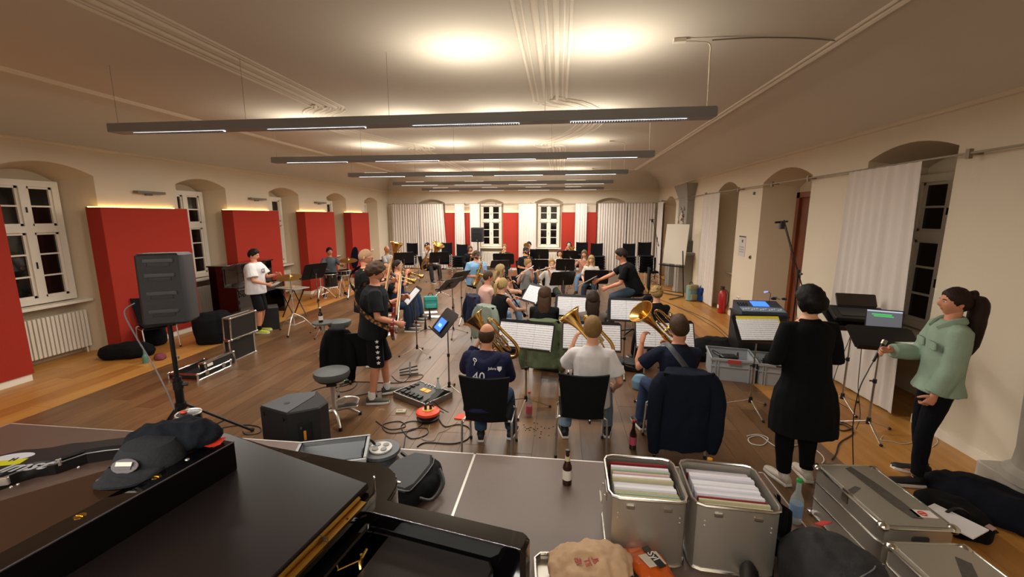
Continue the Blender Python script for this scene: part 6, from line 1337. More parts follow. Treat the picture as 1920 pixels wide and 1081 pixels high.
# raised front board with rubber bumpers
a0 = Bc; b0_ = Bc-ey*1.3
k = M(); k.prism(poly(a0, a0-ex*.06, b0_-ex*.06, b0_), zl, zt, .003); k.obj('raised_board', GLOSS, pn)
k = M(); k.tube([(a0.x, a0.y, zt-.002), (b0_.x, b0_.y, zt-.002)], .0022, 5); k.obj('edge_highlight', mat('painted_highlight', '#a9a6b4', .12, .9), pn)  # pale metallic strip paints the highlight along the board's edge
SHB = mat('soundboard_brown', '#352318', .28, coat=.2, var=.15, vs_=4)
k = M(); k.prism(poly(a0-ex*.062, *[V((*pl(a_, b_, zt), 0)) for a_, b_ in ((378, 810), (300, 842), (215, 874), (0, 936), (-400, 1050))], b0_-ex*.062), zt-.03, zt-.003); k.obj('folded_flap', SHB, pn)
for px_, py_, mt_ in ((150, 967, GOLD), (293, 893, GOLD), (403, 834, GOLD)): v = atz(px_, py_, zt); k = M(); k.lathe([(.001, 0), (.011, 0), (.011, .003), (.001, .004)], 16, (v.x, v.y, zt-.002)); k.box(v.x-.009, v.x+.009, v.y-.0012, v.y+.0012, zt+.001, zt+.0028); k.obj('bumper_screw', mt_, pn)
for px_, py_ in ((351, 861), (297, 877)): v = atz(px_, py_, zt); M().ell((v.x, v.y, zt), .006, .006, .004, 10, 6).obj('button', CHROME, pn)
# brass hinge, inner parts, arm, fallboard
k = M(); k.X = Matrix(((ex.x, ey.x, 0, H1.x), (ex.y, ey.y, 0, H1.y), (0, 0, 1, 0), (0, 0, 0, 1))); HXp = k.X.copy()
k.box(.006, .030, -1.2, -.05, zl-.026, zl-.018); k.tube([(.006, -1.2, zl-.012), (.006, -.05, zl-.012)], .0055, 10); k.obj('hinge', GOLD, pn)
for y in (-.12, -.36, -.62): k = M(); k.X = HXp; k.cyl((.022, y, zl-.018), (.022, y, zl-.0165), .003).box(.005, .031, y-.08, y-.079, zl-.0175, zl-.005); k.obj('hinge_joint', mat('dark_iron', '#2a2320', .4, .6), pn)
k = M(); k.X = HXp; k.box(.03, .10, -1.2, -.06, zl-.12, zl-.10).box(.09, .105, -1.2, -.09, zl-.30, zl-.12); k.obj('name_board', GLOSS, pn)
k = M(); k.X = HXp; k.tube([(.09, -.16, zl-.07), (.09, -.16, zl-.095)], .004).tube(catmull([(.10, -.15, zl-.06), (.095, -.165, zl-.075), (.10, -.18, zl-.07), (.11, -.19, zl-.08)], 3), .0035, 6).box(.10, .128, -.225, -.20, zl-.099, zl-.096).tube([(.05, -.20, zl-.09), (.085, -.165, zl-.085)], .002); k.obj('lid_hook', GOLD, pn)
v0 = V((*pl(697, 950, zl-.06), 0)); v1 = V((*pl(990, 1022, zl-.06), 0)); d = (v1-v0).normalized(); n = V((-d.y, d.x, 0))
k = M(); L_ = (v1-v0).length; k.X = Matrix(((d.x, n.x, 0, v0.x), (d.y, n.y, 0, v0.y), (0, 0, 1, 0), (0, 0, 0, 1)))
sec_ = []
for i, (x, w_, zt_) in enumerate(((-.04, .022, -.055), (.05, .022, -.056), (L_*.6, .022, -.06), (L_-.01, .022, -.064), (L_, .012, -.074))):
    sec_.append((V((x, 0, zl+zt_-.12)), V((0, w_, 0)), V((0, 0, .12))))
k.box(-.05, L_, -.03, .03, zl-.34, zl-.052, .012); k.obj('arm', GLOSS, pn); k = M(); k.X = Matrix(((d.x, n.x, 0, v0.x), (d.y, n.y, 0, v0.y), (0, 0, 1, 0), (0, 0, 0, 1))); k.tube([(-.03, -.026, zl-.053), (L_-.012, -.026, zl-.053)], .0016, 5); k.obj('edge_highlight', mat('painted_highlight', '#a9a6b4', .12, .9), pn)  # thin pale strip paints the highlight on the arm's edge
k = M(); k.X = Matrix(((d.x, n.x, 0, v0.x), (d.y, n.y, 0, v0.y), (0, 0, 1, 0), (0, 0, 0, 1))); k.prism([(.03, -1.2), (.03, -.03), (L_-.09, -.03), (L_-.075, -.05), (L_-.075, -1.2)], zl-.13, zl-.10, .006); k.obj('fallboard', SATIN, pn)
k = M(); k.X = Matrix(((d.x, n.x, 0, v0.x), (d.y, n.y, 0, v0.y), (0, 0, 1, 0), (0, 0, 0, 1))); k.box(-.04, L_-.0, -1.2, -.0, zl-.32, zl-.19); k.obj('key_bed', GLOSS, pn)
for (x, y) in ((-.95, 1.0), (-.55, .95), (-1.0, .1), (-.25, .3)): M().tube([(x, y, 1.2), (x, y, 1.1), (x, y, .56)], [.05, .045, .035], 12).cyl((x, y, .5), (x, y, .56), .02).obj('leg', GLOSS, pn)
# things lying on the folded flap
v = atz(300, 855, zt); ca = thing('cloth_bundle', 'bundled black scarf lying on the piano behind the cap', 'cloth', mtx=TR(v.x, v.y+.05, zt, radians(20)))
m = M(); m.loft([(V((0, 0, z)), V((rx, 0, 0)), V((0, ry, 0))) for z, rx, ry in ((.004, .10, .055), (.025, .12, .068), (.052, .11, .062), (.072, .075, .04), (.078, .03, .02))], 18); link('fabric', joined('b', [remeshed(m, .007, 2, .014, 2, 22)], [cloth('#14181f', .6, 30)]), ca)
v = atz(252, 884, zt); t = thing('baseball_cap', 'dark grey baseball cap lying on the piano in front of the scarf', 'cap', mtx=TR(v.x, v.y+.01, zt, radians(188)))
k = M(); k.X = TR(0, 0, 0); CAPM = cloth('#2b2d31', .3, 60)
k.grid(lambda a, c: V((cos(pi*a)*.072*(1-.1*c), .0+sin(pi*a)**.6*(.02+.075*c), .022-.010*c-.012*abs(cos(pi*a))**2)), 12, 4); k.grid(lambda a, c: V((cos(pi*a)*.072*(1-.1*c), .0+sin(pi*a)**.6*(.02+.075*c), .018-.010*c-.012*abs(cos(pi*a))**2)), 12, 4); k.obj('visor', CAPM, t, True, 2.)
k = M(); k.loft([(V((0, -.045, z)), V((rx, 0, 0)), V((0, ry, 0))) for z, rx, ry in ((.0, .08, .075), (.03, .078, .073), (.055, .06, .056), (.066, .02, .02))], 18); k.obj('crown', CAPM, t)
k = M(); k.X = TR(0, .032, .030, 0, -1.0); k.prism([(.034*cos(a*pi/8), .018*sin(a*pi/8)) for a in range(16)], 0, .004); k.box(-.018, .018, -.003, .008, .004, .006); k.obj('badge', mat('badge_mauve', '#4a4248', .5), t); k = M(); k.X = TR(0, .036, .037, 0, -1.0); k.box(-.02, .02, -.006, .004, .0, .002); k.obj('badge_label', WHL, t, False)
v = atz(347, 812, zt); t = thing('cup', 'black round tin with a red button behind the scarf on the piano', 'tin', (v.x, v.y+.02, zt-.003)); M().lathe([(.001, 0), (.032, 0), (.034, .04), (.033, .06), (.001, .062)], 24).obj('body', mat('tin_black', '#141318', .25), t); M().ring((0, 0, .06), .033, .0025, 24, 6).obj('rim', STEEL, t); M().ell((-.016, .0, .063), .011, .008, .005).obj('button', mat('button_red', '#c0392b', .4), t)
v = atz(383, 834, zt); k = M(); k.X = TR(v.x, v.y, zt-.002, radians(12)); k.grid(lambda a, c: V(((a-.5)*.11, (c-.5)*.05*(1.2-a*.5), .004+.010*abs(sin(a*4))+.006*c)), 8, 3); o = k.obj('paper_slip', mat('red_paper', '#c8301e', .6)); tag(o, 'folded red paper slip lying near the end of the piano', 'paper')
for (a, b, L_, lab, r_) in ((200, 906, .06, 'thick black pen with a grey cap on the piano', .006), (206, 914, .045, 'short black pen beside the thicker one on the piano', .0045)):
    v = atz(a, b, zt); k = M(); k.X = TR(v.x, v.y, zt+.003, radians(-8)); k.cyl((-L_/2, 0, 0), (L_/2, 0, 0), r_, n=10); t = thing('pen', lab, 'pen', (0, 0, 0)); k.obj('barrel', BLK, t); k = M(); k.X = TR(v.x, v.y, zt+.003, radians(-8)); k.cyl((-L_*.45, 0, 0), (-L_*.1, 0, 0), r_*1.1, n=10); k.obj('cap', mat('pen_cap', '#4a463f', .5), t)
# ================================================================ RIGHT SIDE OF THE HALL
# fireplace with stucco overmantel
fp = thing('fireplace', 'grey stucco fireplace with a relief overmantel on the right wall', 'fireplace', (XR, 13.75, 0), -pi/2)   # local +Y points into the wall, -Y into the room
FPM = mat('fireplace_stone', '#8f897f', .8, bump=.4, bs=12, var=.12, vs_=4); FPD = mat('firebox_dark', '#1a1512', .9)  # FPD: even dark colour of the firebox
k = M(); k.box(-.78, -.36, -.42, 0, 0, 1.02, .02).box(.36, .78, -.42, 0, 0, 1.02, .02).box(-.78, .78, -.42, 0, 1.0, 1.12, .01); k.obj('surround', FPM, fp)
k = M()
for i in range(9):
    a, b = pi*i/9, pi*(i+1)/9; k.add([(-.36*cos(a), -.42, .72+.28*sin(a)), (-.36*cos(b), -.42, .72+.28*sin(b)), (-.36*cos(b), -.42, 1.02), (-.36*cos(a), -.42, 1.02), (-.36*cos(a), -.05, .72+.28*sin(a)), (-.36*cos(b), -.05, .72+.28*sin(b))], [(0, 1, 2, 3), (0, 1, 5, 4)])
k.obj('arch', FPM, fp); M().box(-.37, .37, -.08, -.02, 0, 1.02).obj('firebox', FPD, fp, False)
M().box(-.9, .9, -.50, 0, 1.12, 1.20, .015).obj('mantel_shelf', FPM, fp)
for q in (-1, 1): M().box(q*.57-.12, q*.57+.12, -.45, -.40, .08, .92, .012).obj('pilaster', FPM, fp); M().box(q*.57-.15, q*.57+.15, -.46, -.40, 0, .10, .01).obj('plinth', FPM, fp)
k = M(); k.loft([(V((0, -.02, z)), V((w_, 0, 0)), V((0, d_*1.0, 0))) for z, w_, d_ in ((1.20, .60, .30), (1.5, .50, .26), (1.62, .42, .20), (1.66, .40, .18))], 4); k.X = Matrix.Identity(4)
M().prism([(-.62, 0), (.62, 0), (.55, -.26), (-.55, -.26)], 1.20, 1.55, .02).obj('chimney_base', mat('smoke_grey', '#5f5b53', .9, bump=.4, bs=10, var=.3, vs_=3), fp)
M().box(-.47, .47, -.20, 0, 1.55, 2.74, .01).obj('overmantel', FPM, fp); M().prism([(-.48, 0), (.48, 0), (.48, -.21), (-.48, -.21)], 2.74, 2.80).obj('cornice', FPM, fp)
k = M(); k.add([(-.48, 0, 2.8), (.48, 0, 2.8), (.48, -.21, 2.8), (-.48, -.21, 2.8), (-.70, 0, 3.22), (.70, 0, 3.22), (.70, -.32, 3.22), (-.70, -.32, 3.22)], [(0, 1, 2, 3), (4, 5, 6, 7), (0, 1, 5, 4), (1, 2, 6, 5), (2, 3, 7, 6), (3, 0, 4, 7)]); k.obj('capital', FPM, fp, False)
random.seed(5)
for i in range(16):
    a = i*2.4; r_ = .06+.30*((i*37 % 16)/16); k = M(); zc = 2.15+r_*1.3*sin(a)*(.9); xc_ = min(.36, r_)*cos(a)
    k.tube(catmull([(xc_, -.21, zc), (xc_+.06*cos(a*1.7), -.245, zc+.06*sin(a*1.7)), (xc_+.09*cos(a+1), -.22, zc+.10*sin(a+1))], 4), [.012+.016*sin(pi*j/8) for j in range(9)], 6)
    k.obj('relief_scroll', mat('relief_plaster', '#b9b0a0', .8) if i % 4 else mat('relief_gilt', '#8f5a34', .6), fp)
k = M(); k.loft([(V((0, -.22, 2.15)), V((.16, 0, 0)), V((0, 0, .24))), (V((0, -.25, 2.15)), V((.10, 0, 0)), V((0, 0, .17)))], 20); k.obj('cartouche', mat('relief_plaster', '#b9b0a0', .8), fp)
M().box(-.2, .0, -.25, -.1, 0, .18, .01).obj('red_basket', mat('ember_red', '#7c2a20', .8), fp)
# easel with white board
e0 = atz(1245, 543); e1 = atz(1335, 546); q = (e0+e1)/2; ar = atan2(e1.y-e0.y, e1.x-e0.x)
t = thing('flip_chart', 'white flip chart board on a black easel before the fireplace', 'flip chart', (3.14, 12.35, 0), -.85)
k = M(); k.X = TR(0, 0, 0, 0, -.10); k.box(-.36, .36, -.02, 0, .92, 2.05, .006); k.obj('board', mat('board_white', '#d2cab8', .5), t)
for s_ in (-.34, .34): k = M(); k.tube([(s_*1.02, -.03, 1.32), (s_*1.12, .10, .02)], .016).tube([(s_*1.12, .10, .03), (s_*1.12, -.55, .02)], .014); k.obj('leg', BLKM, t)
M().tube([(-.38, .02, .86), (.38, .02, .86)], .014).tube([(-.38, .08, .12), (.38, .08, .12)], .014).tube([(-.38, .10, .03), (.38, .10, .03)], .014).obj('crossbar', BLKM, t); M().box(-.36, .36, -.10, -.02, .88, .90).obj('tray', BLKM, t)
def micstand(x, y, h, boomv, label, tip, col=BLKM, rot=0.):
    t = thing('microphone_stand', label, 'microphone stand', (x, y, 0)); M().cyl((0, 0, .03), (0, 0, h), .010).cyl((0, 0, .03), (0, 0, h*.5), .014).obj('pole', col, t); M().cyl((0, 0, h-.03), (0, 0, h+.05), .02).tube([(0, -.03, h), (.0, -.08, h)], [.008, .014]).obj('boom_clamp', BLK, t)
    b = V(boomv); M().tube([V((0, 0, h))-b*.28, V((0, 0, h))+b], .008).obj('boom', col, t); M().tube([V((0, 0, h))-b*.28, V((0, 0, h))-b*.40], .017).obj('counterweight', BLK, t)
    e = V((0, 0, h))+b; M().tube([e+V((.05, 0, -.02)), e+V((-.11, 0, -.035))], [.012, .014]).obj('microphone', BLK, t); M().box(e.x-.05, e.x+.01, e.y-.03, e.y+.03, e.z-.12, e.z-.02, .01).obj('clip', BLK, t)
    for i in range(3): a = i*2*pi/3+rot; l_ = M().tube([(0, 0, .16), (.32*cos(a), .32*sin(a), .015)], .009).obj('leg', col, t); M().ell((.33*cos(a), .33*sin(a), .015), .016, .016, .014).obj('foot_cap', RUB, l_)
    M().tube(catmull([e+V((0, 0, -.05)), e*.6+V((.06, 0, h*.4-.25)), V((.03, -.03, h*.6)), V((.05, -.05, .4)), V((.2, -.1, .02))], 5), .004, 5).obj('cable', BLK, t); return t
q = atz(1500, 668); q = V((3.02, 5.95, 0)); hb = aty(1497, 512, q.y); bt = aty(1470, 412, q.y+.1)
micstand(hb.x, q.y, hb.z, (bt.x-hb.x, .1, bt.z-hb.z), 'tall microphone stand with a boom in front of the brown door', None)
q = atz(1228, 522); Y_ = 15.4; hb = aty(1232, 447, Y_); bt = aty(1224, 410, Y_); micstand(hb.x, Y_, hb.z, (bt.x-hb.x, 0, bt.z-hb.z), 'thin microphone stand with a boom in the far right corner', None)
# fire extinguisher, notice, wall fittings
t = thing('fire_extinguisher', 'red fire extinguisher standing on the floor at the right wall', 'fire extinguisher', (XR-.11, 10.22, 0))
M().lathe([(.001, 0), (.085, .005), (.09, .03), (.09, .46), (.06, .53), (.025, .56), (.001, .57)], 24).obj('cylinder', mat('extinguisher_red', '#a31310', .3, coat=.4), t); M().cyl((0, 0, .56), (0, 0, .62), .025).box(-.07, .03, -.012, .012, .61, .64, .004).box(-.07, .02, -.012, .012, .57, .59, .003).obj('valve', BLK, t)
M().tube(catmull([(.02, -.02, .58), (.08, -.09, .5), (.09, -.10, .3), (.05, -.10, .14)], 4), .010, 7).obj('hose', BLK, t); k = M(); k.X = TR(0, 0, 0); k.box(-.093, -.088, -.045, .045, .12, .20); k.obj('label', WHL, t, False)
t = thing('notice', 'small white notice sheet pinned to the right wall beside the door niche', 'notice', (XR-.004, 9.68, 1.62)); M().box(-.004, .003, -.17, .17, -.22, .22).obj('sheet', mat('notice_paper', '#c6bfb8', .8), t, False); M().box(-.006, -.004, -.17, .17, .19, .22).obj('header_bar', mat('print_dark', '#5a4c48', .8), t, False)
for z in (-.02, -.07, -.12): M().box(-.0055, -.004, -.12, .12, z-.012, z+.008).obj('text_line', mat('print_grey', '#9a938e', .8), t, False)
M().box(-.006, -.004, -.05, .02, .08, .14).obj('pictogram', mat('print_dark', '#5a4c48', .8), t, False)
t = thing('light_switch', 'small old wall switch with a dark smudge beside the notice', 'switch', (XR-.004, 9.22, 1.42)); M().lathe([(.04, 0), (.038, .012), (.001, .014)], 20, (0, 0, 0), (-1, 0, 0)).obj('plate', mat('old_switch', '#7d6f57', .5), t); M().box(-.03, -.01, -.008, .008, -.02, .02).obj('toggle', mat('dark_iron', '#2a2320', .4, .6), t)
t = thing('wall_socket', 'white socket plate low on the wall right of the fire extinguisher', 'socket', (XR-.004, 9.62, .48)); M().box(-.012, .003, -.08, .08, -.04, .04, .004).obj('plate', WHITEP, t)
for y in (-.04, .04): M().lathe([(.022, 0), (.022, -.002), (.016, .003)], 16, (-.014, y, 0), (-1, 0, 0)).obj('socket_well', mat('socket_grey', '#8b8c8a', .5), t)
# backpacks by the fireplace
def satchel(x, y, rz, w_, h, d, c1, c2, label):
    t = thing('school_bag', label, 'backpack', (x, y, 0), rz); M().box(-w_/2, w_/2, -d/2, d/2, 0, h, .04).obj('body', cloth(c1), t); M().box(-w_*.38, w_*.38, -d/2-.05, -d/2+.01, .03, h*.45, .02).obj('front_pocket', cloth(c2), t)
    M().box(-w_*.46, w_*.46, -d/2-.015, d*.3, h*.72, h+.015, .02).obj('flap', cloth(c2), t); M().tube(catmull([(-.06, .05, h), (-.04, .05, h+.07), (.04, .05, h+.07), (.06, .05, h)], 3), .008).obj('handle', BLK, t)
q = atz(1296, 563); satchel(q.x, q.y, .4, .30, .42, .18, '#7d9c96', '#8f8a6a', 'pale turquoise school bag standing before the fireplace')
q = atz(1312, 564); satchel(q.x+.05, q.y-.05, .2, .26, .36, .18, '#1f3566', '#25427e', 'blue school bag beside the curtain at the fireplace')
q = atz(808, 578); satchel(q.x, q.y, .3, .34, .30, .14, '#3f8f88', '#49a098', 'turquoise shopping bag on the floor under the edge-on music stand')
q = atz(1240, 556); blob('soft_bag', 'small black bag on the floor behind the blond updo', 'bag', [(0, 0, .005, .2, .12), (0, 0, .12, .22, .13), (0, 0, .2, .14, .08)], '#0c0c0e', TR(2.35, 11.2, 0, .2))
# ---- mixing desk
mx = V((2.98, 6.62, 0)); MXR = radians(-4)
t = thing('equipment_case', 'black equipment case standing on end under the mixing desk', 'case', (mx.x+.0, mx.y, 0), MXR); M().box(-.30, .34, -.24, .24, 0, .80, .012).obj('body', BLK, t); M().box(-.32, .36, -.25, .25, .80, .82, .006).obj('top_plate', BLKM, t)
for z in (.08, .70): M().box(-.305, .345, -.248, -.238, z, z+.03).obj('edge_band', STEEL, t, False)
t = thing('mixing_desk', 'mixing desk with a glowing blue screen in front of the door niche', 'mixing desk', (mx.x+.03, mx.y, .822), MXR); t.scale = (.86, .86, .86)
k = M(); k.add([(-.36, -.24, 0), (.36, -.24, 0), (.36, .26, 0), (-.36, .26, 0), (-.36, -.24, .05), (.36, -.24, .05), (.36, .26, .16), (-.36, .26, .16)], [(0, 1, 2, 3), (4, 5, 6, 7), (0, 1, 5, 4), (1, 2, 6, 5), (2, 3, 7, 6), (3, 0, 4, 7)]); k.obj('body', mat('mixer_grey', '#3a4250', .4), t, False)
sl = atan2(.11, .50)
def onm(fn, name, m_): k = M(); k.X = TR(0, -.24, .05, 0, sl); fn(k); k.obj(name, m_, t, False)
onm(lambda k: k.box(-.10, .16, .24, .46, .0, .008), 'display', mat('mixer_blue', (.04, .16, .75), .3, emit=1.6)); onm(lambda k: k.box(-.34, .34, .02, .20, .0, .004), 'fader_panel', mat('mixer_pale', '#7f92a8', .4))
for i in range(14): onm(lambda k, i=i: k.box(-.32+i*.046, -.30+i*.046, .06+.04*((i*7) % 3)/2, .09+.04*((i*7) % 3)/2, .004, .018), 'fader', mat('fader_white', '#cfd3d8', .4))
for i in range(8): onm(lambda k, i=i: k.cyl((-.33+.028*(i % 4)*1.6, .27+.07*(i//4), 0), (-.33+.028*(i % 4)*1.6, .27+.07*(i//4), .02), .010), 'knob', BLK)
k = M(); k.tube(catmull([(.22, .20, .14), (.22, .16, .30), (.14, .08, .36)], 4), .005, 6); k.obj('gooseneck', BLK, t); M().tube([(.14, .08, .36), (.07, .03, .355)], [.010, .016]).obj('lamp_head', mat('lamp_blue', (.25, .35, .9), .3, emit=1.), t)
q = aty(1462, 578, 6.5); t = thing('headphones', 'grey headphones lying on the right end of the mixing desk', 'headphones', (q.x+.03, 6.62, 1.02)); M().ring((0, 0, .02), .075, .009, 20, 6, axis=(.3, .2, 1), a0=0, a1=pi).obj('headband', mat('headphone_grey', '#6a6c74', .4), t)
for s_ in (-1, 1): M().lathe([(.001, 0), (.035, 0), (.038, .02), (.02, .03)], 16, (s_*.075, -.01, .0), (0, 0, 1)).obj('ear_cup', BLK, t)
# ---- grey crates with cables
def crate2(x, y, rz, label, lab): return crate(TR(x, y, 0, rz), .29, .19, .31, label, lab)
q1 = atz(1337, 712); q2 = atz(1411, 720); ca_ = atan2(q2.y-q1.y, q2.x-q1.x); c = (q1+q2)/2+V((-sin(ca_), cos(ca_), 0))*.30
crate(TR(c.x, c.y, 0, ca_), (q2-q1).length/2+.03, .28, .32, 'grey plastic crate full of cables with a red label', True)
c2_ = c+V((cos(ca_), sin(ca_), 0))*.56; crate(TR(c2_.x, c2_.y, 0, ca_), .25, .28, .30, 'second grey plastic crate beside the one with the red label')
random.seed(11)
for cc, nm in ((c, 'tangle of black cables in the grey crate with the red label'), (c2_, 'tangle of black cables in the second grey crate')):
    k = M(); P = [(cc.x+random.uniform(-.18, .18), cc.y+random.uniform(-.2, .2), .20+random.uniform(-.06, .10)) for _ in range(16)]; k.tube(catmull(P, 5), .007, 6); tag(k.obj('cable', mat('cable_#141414', '#141414', .5)), nm, 'cable')
    t = thing('power_adapter', 'black lump of adapters in the %s crate' % ('red-labelled' if cc is c else 'second grey'), 'adapter', (cc.x, cc.y+.03, .19)); M().box(-.12, .1, -.08, .08, 0, .09, .02).obj('body', BLK, t)
blob('soft_bag', 'flat open black instrument bag behind the grey crates', 'bag', [(0, 0, .005, .46, .30), (0, 0, .10, .48, .32), (.05, 0, .22, .40, .26), (.1, .05, .30, .22, .14)], '#0d0d10', TR(c.x-.02, c.y+.78, 0, .1))
# ---- laptop stand and the black board stand
def tray_stand(px, py, h, face, tilt, w_, hh, label): return stand(label, (px, py), h=h, face=face, tilt=tilt, w_=w_, hh=hh)
LPX = atz(1668, 630, 1.04); tray_stand(1656, 634, 1.04, 168, 62, .56, .36, 'music stand tilted flat carrying the laptop')
X0 = TR(LPX.x, LPX.y, 1.04, radians(168)) @ Matrix.Rotation(radians(62), 4, 'X')
LT = TR(LPX.x-.02, LPX.y+.03, 1.055, radians(-22))
t = thing('laptop', 'open silver laptop showing green lines on the tilted stand', 'laptop', mtx=LT @ TR(0, 0, .0, 0, radians(10)) @ Matrix.Scale(.86, 4))
M().box(-.18, .18, -.12, .12, 0, .014, .006).obj('base', mat('laptop_silver', '#a5a3a0', .35, .7), t)
k = M()
for i in range(12):
    for j in range(4): k.box(-.15+i*.0255, -.129+i*.0255, -.01+j*.026, .012+j*.026, .014, .0155)
o = k.obj('keyboard', mat('key_grey', '#4e4d4c', .6), t, False); o['kind'] = 'stuff'
k = M(); k.X = TR(0, .125, .014, 0, radians(-20)); k.box(-.18, .18, 0, .008, 0, .235, .004); k.obj('screen_lid', BLK, t); k = M(); k.X = TR(0, .125, .014, 0, radians(-20)); k.box(-.168, .168, -.002, -.0005, .015, .222); k.obj('screen', mat('screen_grey', (.09, .095, .11), .3, emit=.9), t, False)
k = M(); k.X = TR(0, .125, .014, 0, radians(-20)); k.box(-.168, .168, -.0035, -.002, .205, .222); k.obj('screen_bar', mat('screen_bar', (.35, .4, .5), .3, emit=1.), t, False); k = M(); k.X = TR(0, .125, .014, 0, radians(-20)); k.box(-.12, .07, -.0035, -.002, .165, .180).box(-.10, .09, -.0035, -.002, .145, .158); k.obj('screen_text', mat('screen_green', (.05, .42, .10), .3, emit=1.), t, False)
k = M(); k.box(-.15, .15, -.105, .105, 0, .0015); o = k.obj('sheet_music', PAPER, None, False); o.matrix_world = TR(LPX.x+.10, LPX.y-.12, 1.035, radians(-30), radians(8)); tag(o, 'white pages lying on the stand in front of the laptop', 'sheet music', 'printed music on the stands')
BX = atz(1606, 594, 1.12); stand('black stand with its desk tilted flat left of the laptop', (1604, 596), h=1.10, face=176, tilt=64, w_=.60, hh=.40)
t = thing('camera_case', 'flat black equipment case lying open on the stand left of the laptop', 'case', mtx=TR(BX.x+.02, BX.y+.02, 1.13, radians(-14), radians(16))); M().box(-.26, .26, -.16, .16, 0, .045, .012).obj('bottom', BLK, t); k = M(); k.X = TR(0, .15, .045, 0, radians(38)); k.box(-.17, .22, 0, .16, 0, .02, .008); k.obj('lid', mat('brown_black', '#2a1f1b', .5), t)
k = M(); k.box(-.18, .2, -.10, .1, .046, .05); k.obj('keypad', mat('keypad_dark', '#26262a', .4), t, False)
cable('cable', 'thin black cable hanging from the flat stand beside the white curtain', [BX+V((.05, .08, 0)), BX+V((.02, .10, -.3)), BX+V((-.06, .12, -.7)), BX+V((-.08, .10, -1.0)), BX+V((.05, .0, -1.11))], .004, raw=True)
cable('cable', 'black cable hanging from the laptop stand in a wavy line', [LPX+V((-.22, .05, -.02)), LPX+V((-.20, .06, -.3)), LPX+V((-.17, .08, -.6)), LPX+V((-.13, .05, -.9)), LPX+V((-.2, -.02, -1.03))], .004, raw=True)
t = thing('microphone', 'dark handheld microphone held by the woman in the green overshirt', 'microphone', (0, 0, 0)); P = PEOPLE['womangreen']; w_ = P['X'] @ P['arms'][1][2]; dd = V((-.55, -.35, -.75)).normalized(); p0 = w_+V((-.09, .0, .0))
M().tube([p0-dd*.06, p0+dd*.12], [.014, .011]).obj('handle', BLK, t); M().tube([p0-dd*.06, p0-dd*.10], [.02, .022]).obj('grille', STEEL, t); M().tube(catmull([p0+dd*.12, p0+dd*.22, p0+dd*.32+V((-.02, 0, -.1)), p0+dd*.34+V((-.02, 0, -.4)), V((p0.x-.2, p0.y-.2, .02))], 5), .0045, 6).obj('cable', BLK, t)
# ================================================================ FLOOR ITEMS
q = atz(787, 752); t = thing('pedalboard', 'guitar effects pedalboard in an open aluminium-edged case', 'pedalboard', (q.x, q.y+.12, 0), radians(-30)); PB = BLK
M().box(-.30, .30, -.22, .22, 0, .012).obj('tray', PB, t, False); k = M()
for a, b, c_, d_ in ((-.30, .30, -.225, -.21), (-.30, .30, .21, .225), (-.305, -.29, -.22, .22), (.29, .305, -.22, .22)): k.box(a, b, c_, d_, 0, .075)
k.obj('wall', mat('case_alu', '#8f8c86', .35, .8), t, False)
k = M(); k.X = TR(0, 0, .02, 0, .08); k.box(-.26, .20, -.18, .18, 0, .055, .01); k.obj('effects_unit', mat('unit_grey', '#4d4c4a', .45), t)
for i in range(5): k = M(); k.X = TR(-.20+.078*i, -.13, .072, 0, .08); k.box(-.025, .025, -.045, .03, 0, .022, .006); k.obj('pedal', BLK, t)
for i in range(3): k = M(); k.X = TR(-.22, -.04+.07*i, .078, 0, .08); k.box(-.03, .03, -.022, .022, 0, .02, .006); k.obj('pedal', BLK, t)
for x in (-.03, .05): k = M(); k.X = TR(x, .04, .082, 0, .08); k.box(-.033, .033, -.035, .035, 0, .003); k.obj('display', mat('amber_display', (.85, .32, .04), .4, emit=.7), t, False)
k = M(); k.X = TR(.20, 0, .03, 0, .3); k.box(-.03, .07, -.15, .14, .02, .05, .008); k.obj('expression_pedal', BLK, t)
for i in range(5): k = M(); k.X = TR(-.12+.06*i, .15, .088); k.cyl((0, 0, 0), (0, 0, .015), .009); k.obj('knob', STEEL, t)
q = atz(822, 742); bottle(q.x, q.y, 0, .25, 'clear water bottle with a green cap beside the pedalboard', mat('clear_pet', '#aab5b0', .08, alpha=.45), mat('cap_green', '#1f8a3c', .4), mat('pet_label', '#7c9a8c', .5))
q = atz(803, 785); t = thing('cable_reel', 'orange cable reel with plugs on the floor', 'cable reel', (q.x, q.y, 0), .3)
M().lathe([(.001, 0), (.12, 0), (.13, .03), (.11, .045), (.11, .07), (.001, .07)], 28).obj('base', BLK, t); M().lathe([(.11, .07), (.135, .075), (.13, .10), (.09, .115), (.001, .116)], 28).obj('disc', mat('reel_orange', '#d4431f', .4), t)
M().lathe([(.065, .116), (.065, .122), (.001, .122)], 20).obj('socket_disc', mat('reel_yellow', '#cf9a2a', .4), t)
for x in (-.025, .03): M().box(x-.014, x+.014, -.02, .02, .12, .18, .006).tube(catmull([(x, 0, .18), (x+.03, .02, .2), (x+.1, .06, .1), (x+.2, .1, .01)], 4), .005).obj('plug', BLK, t)
q = atz(880, 783); k = M(); k.prism([(-.11, -.06), (.10, -.06), (.11, .06), (-.10, .07)], 0, .012, .003); o = k.obj('folder', mat('folder_orange', '#d4452a', .6)); o.matrix_world = TR(q.x-.05, q.y, 0, -.1); tag(o, 'flat orange folder on the floor under the left front-row chair', 'folder')
q = atz(752, 772); k = M(); k.box(-.055, .055, -.04, .04, 0, .02, .004); o = k.obj('box', mat('ivory_plastic', '#b8ae90', .6)); o.matrix_world = TR(q.x, q.y, 0, .2); tag(o, 'small ivory plastic box lying on the floor left of the orange reel', 'box'); M().box(-.04, .02, -.006, .006, .02, .022).obj('slot', BLK, o, False)
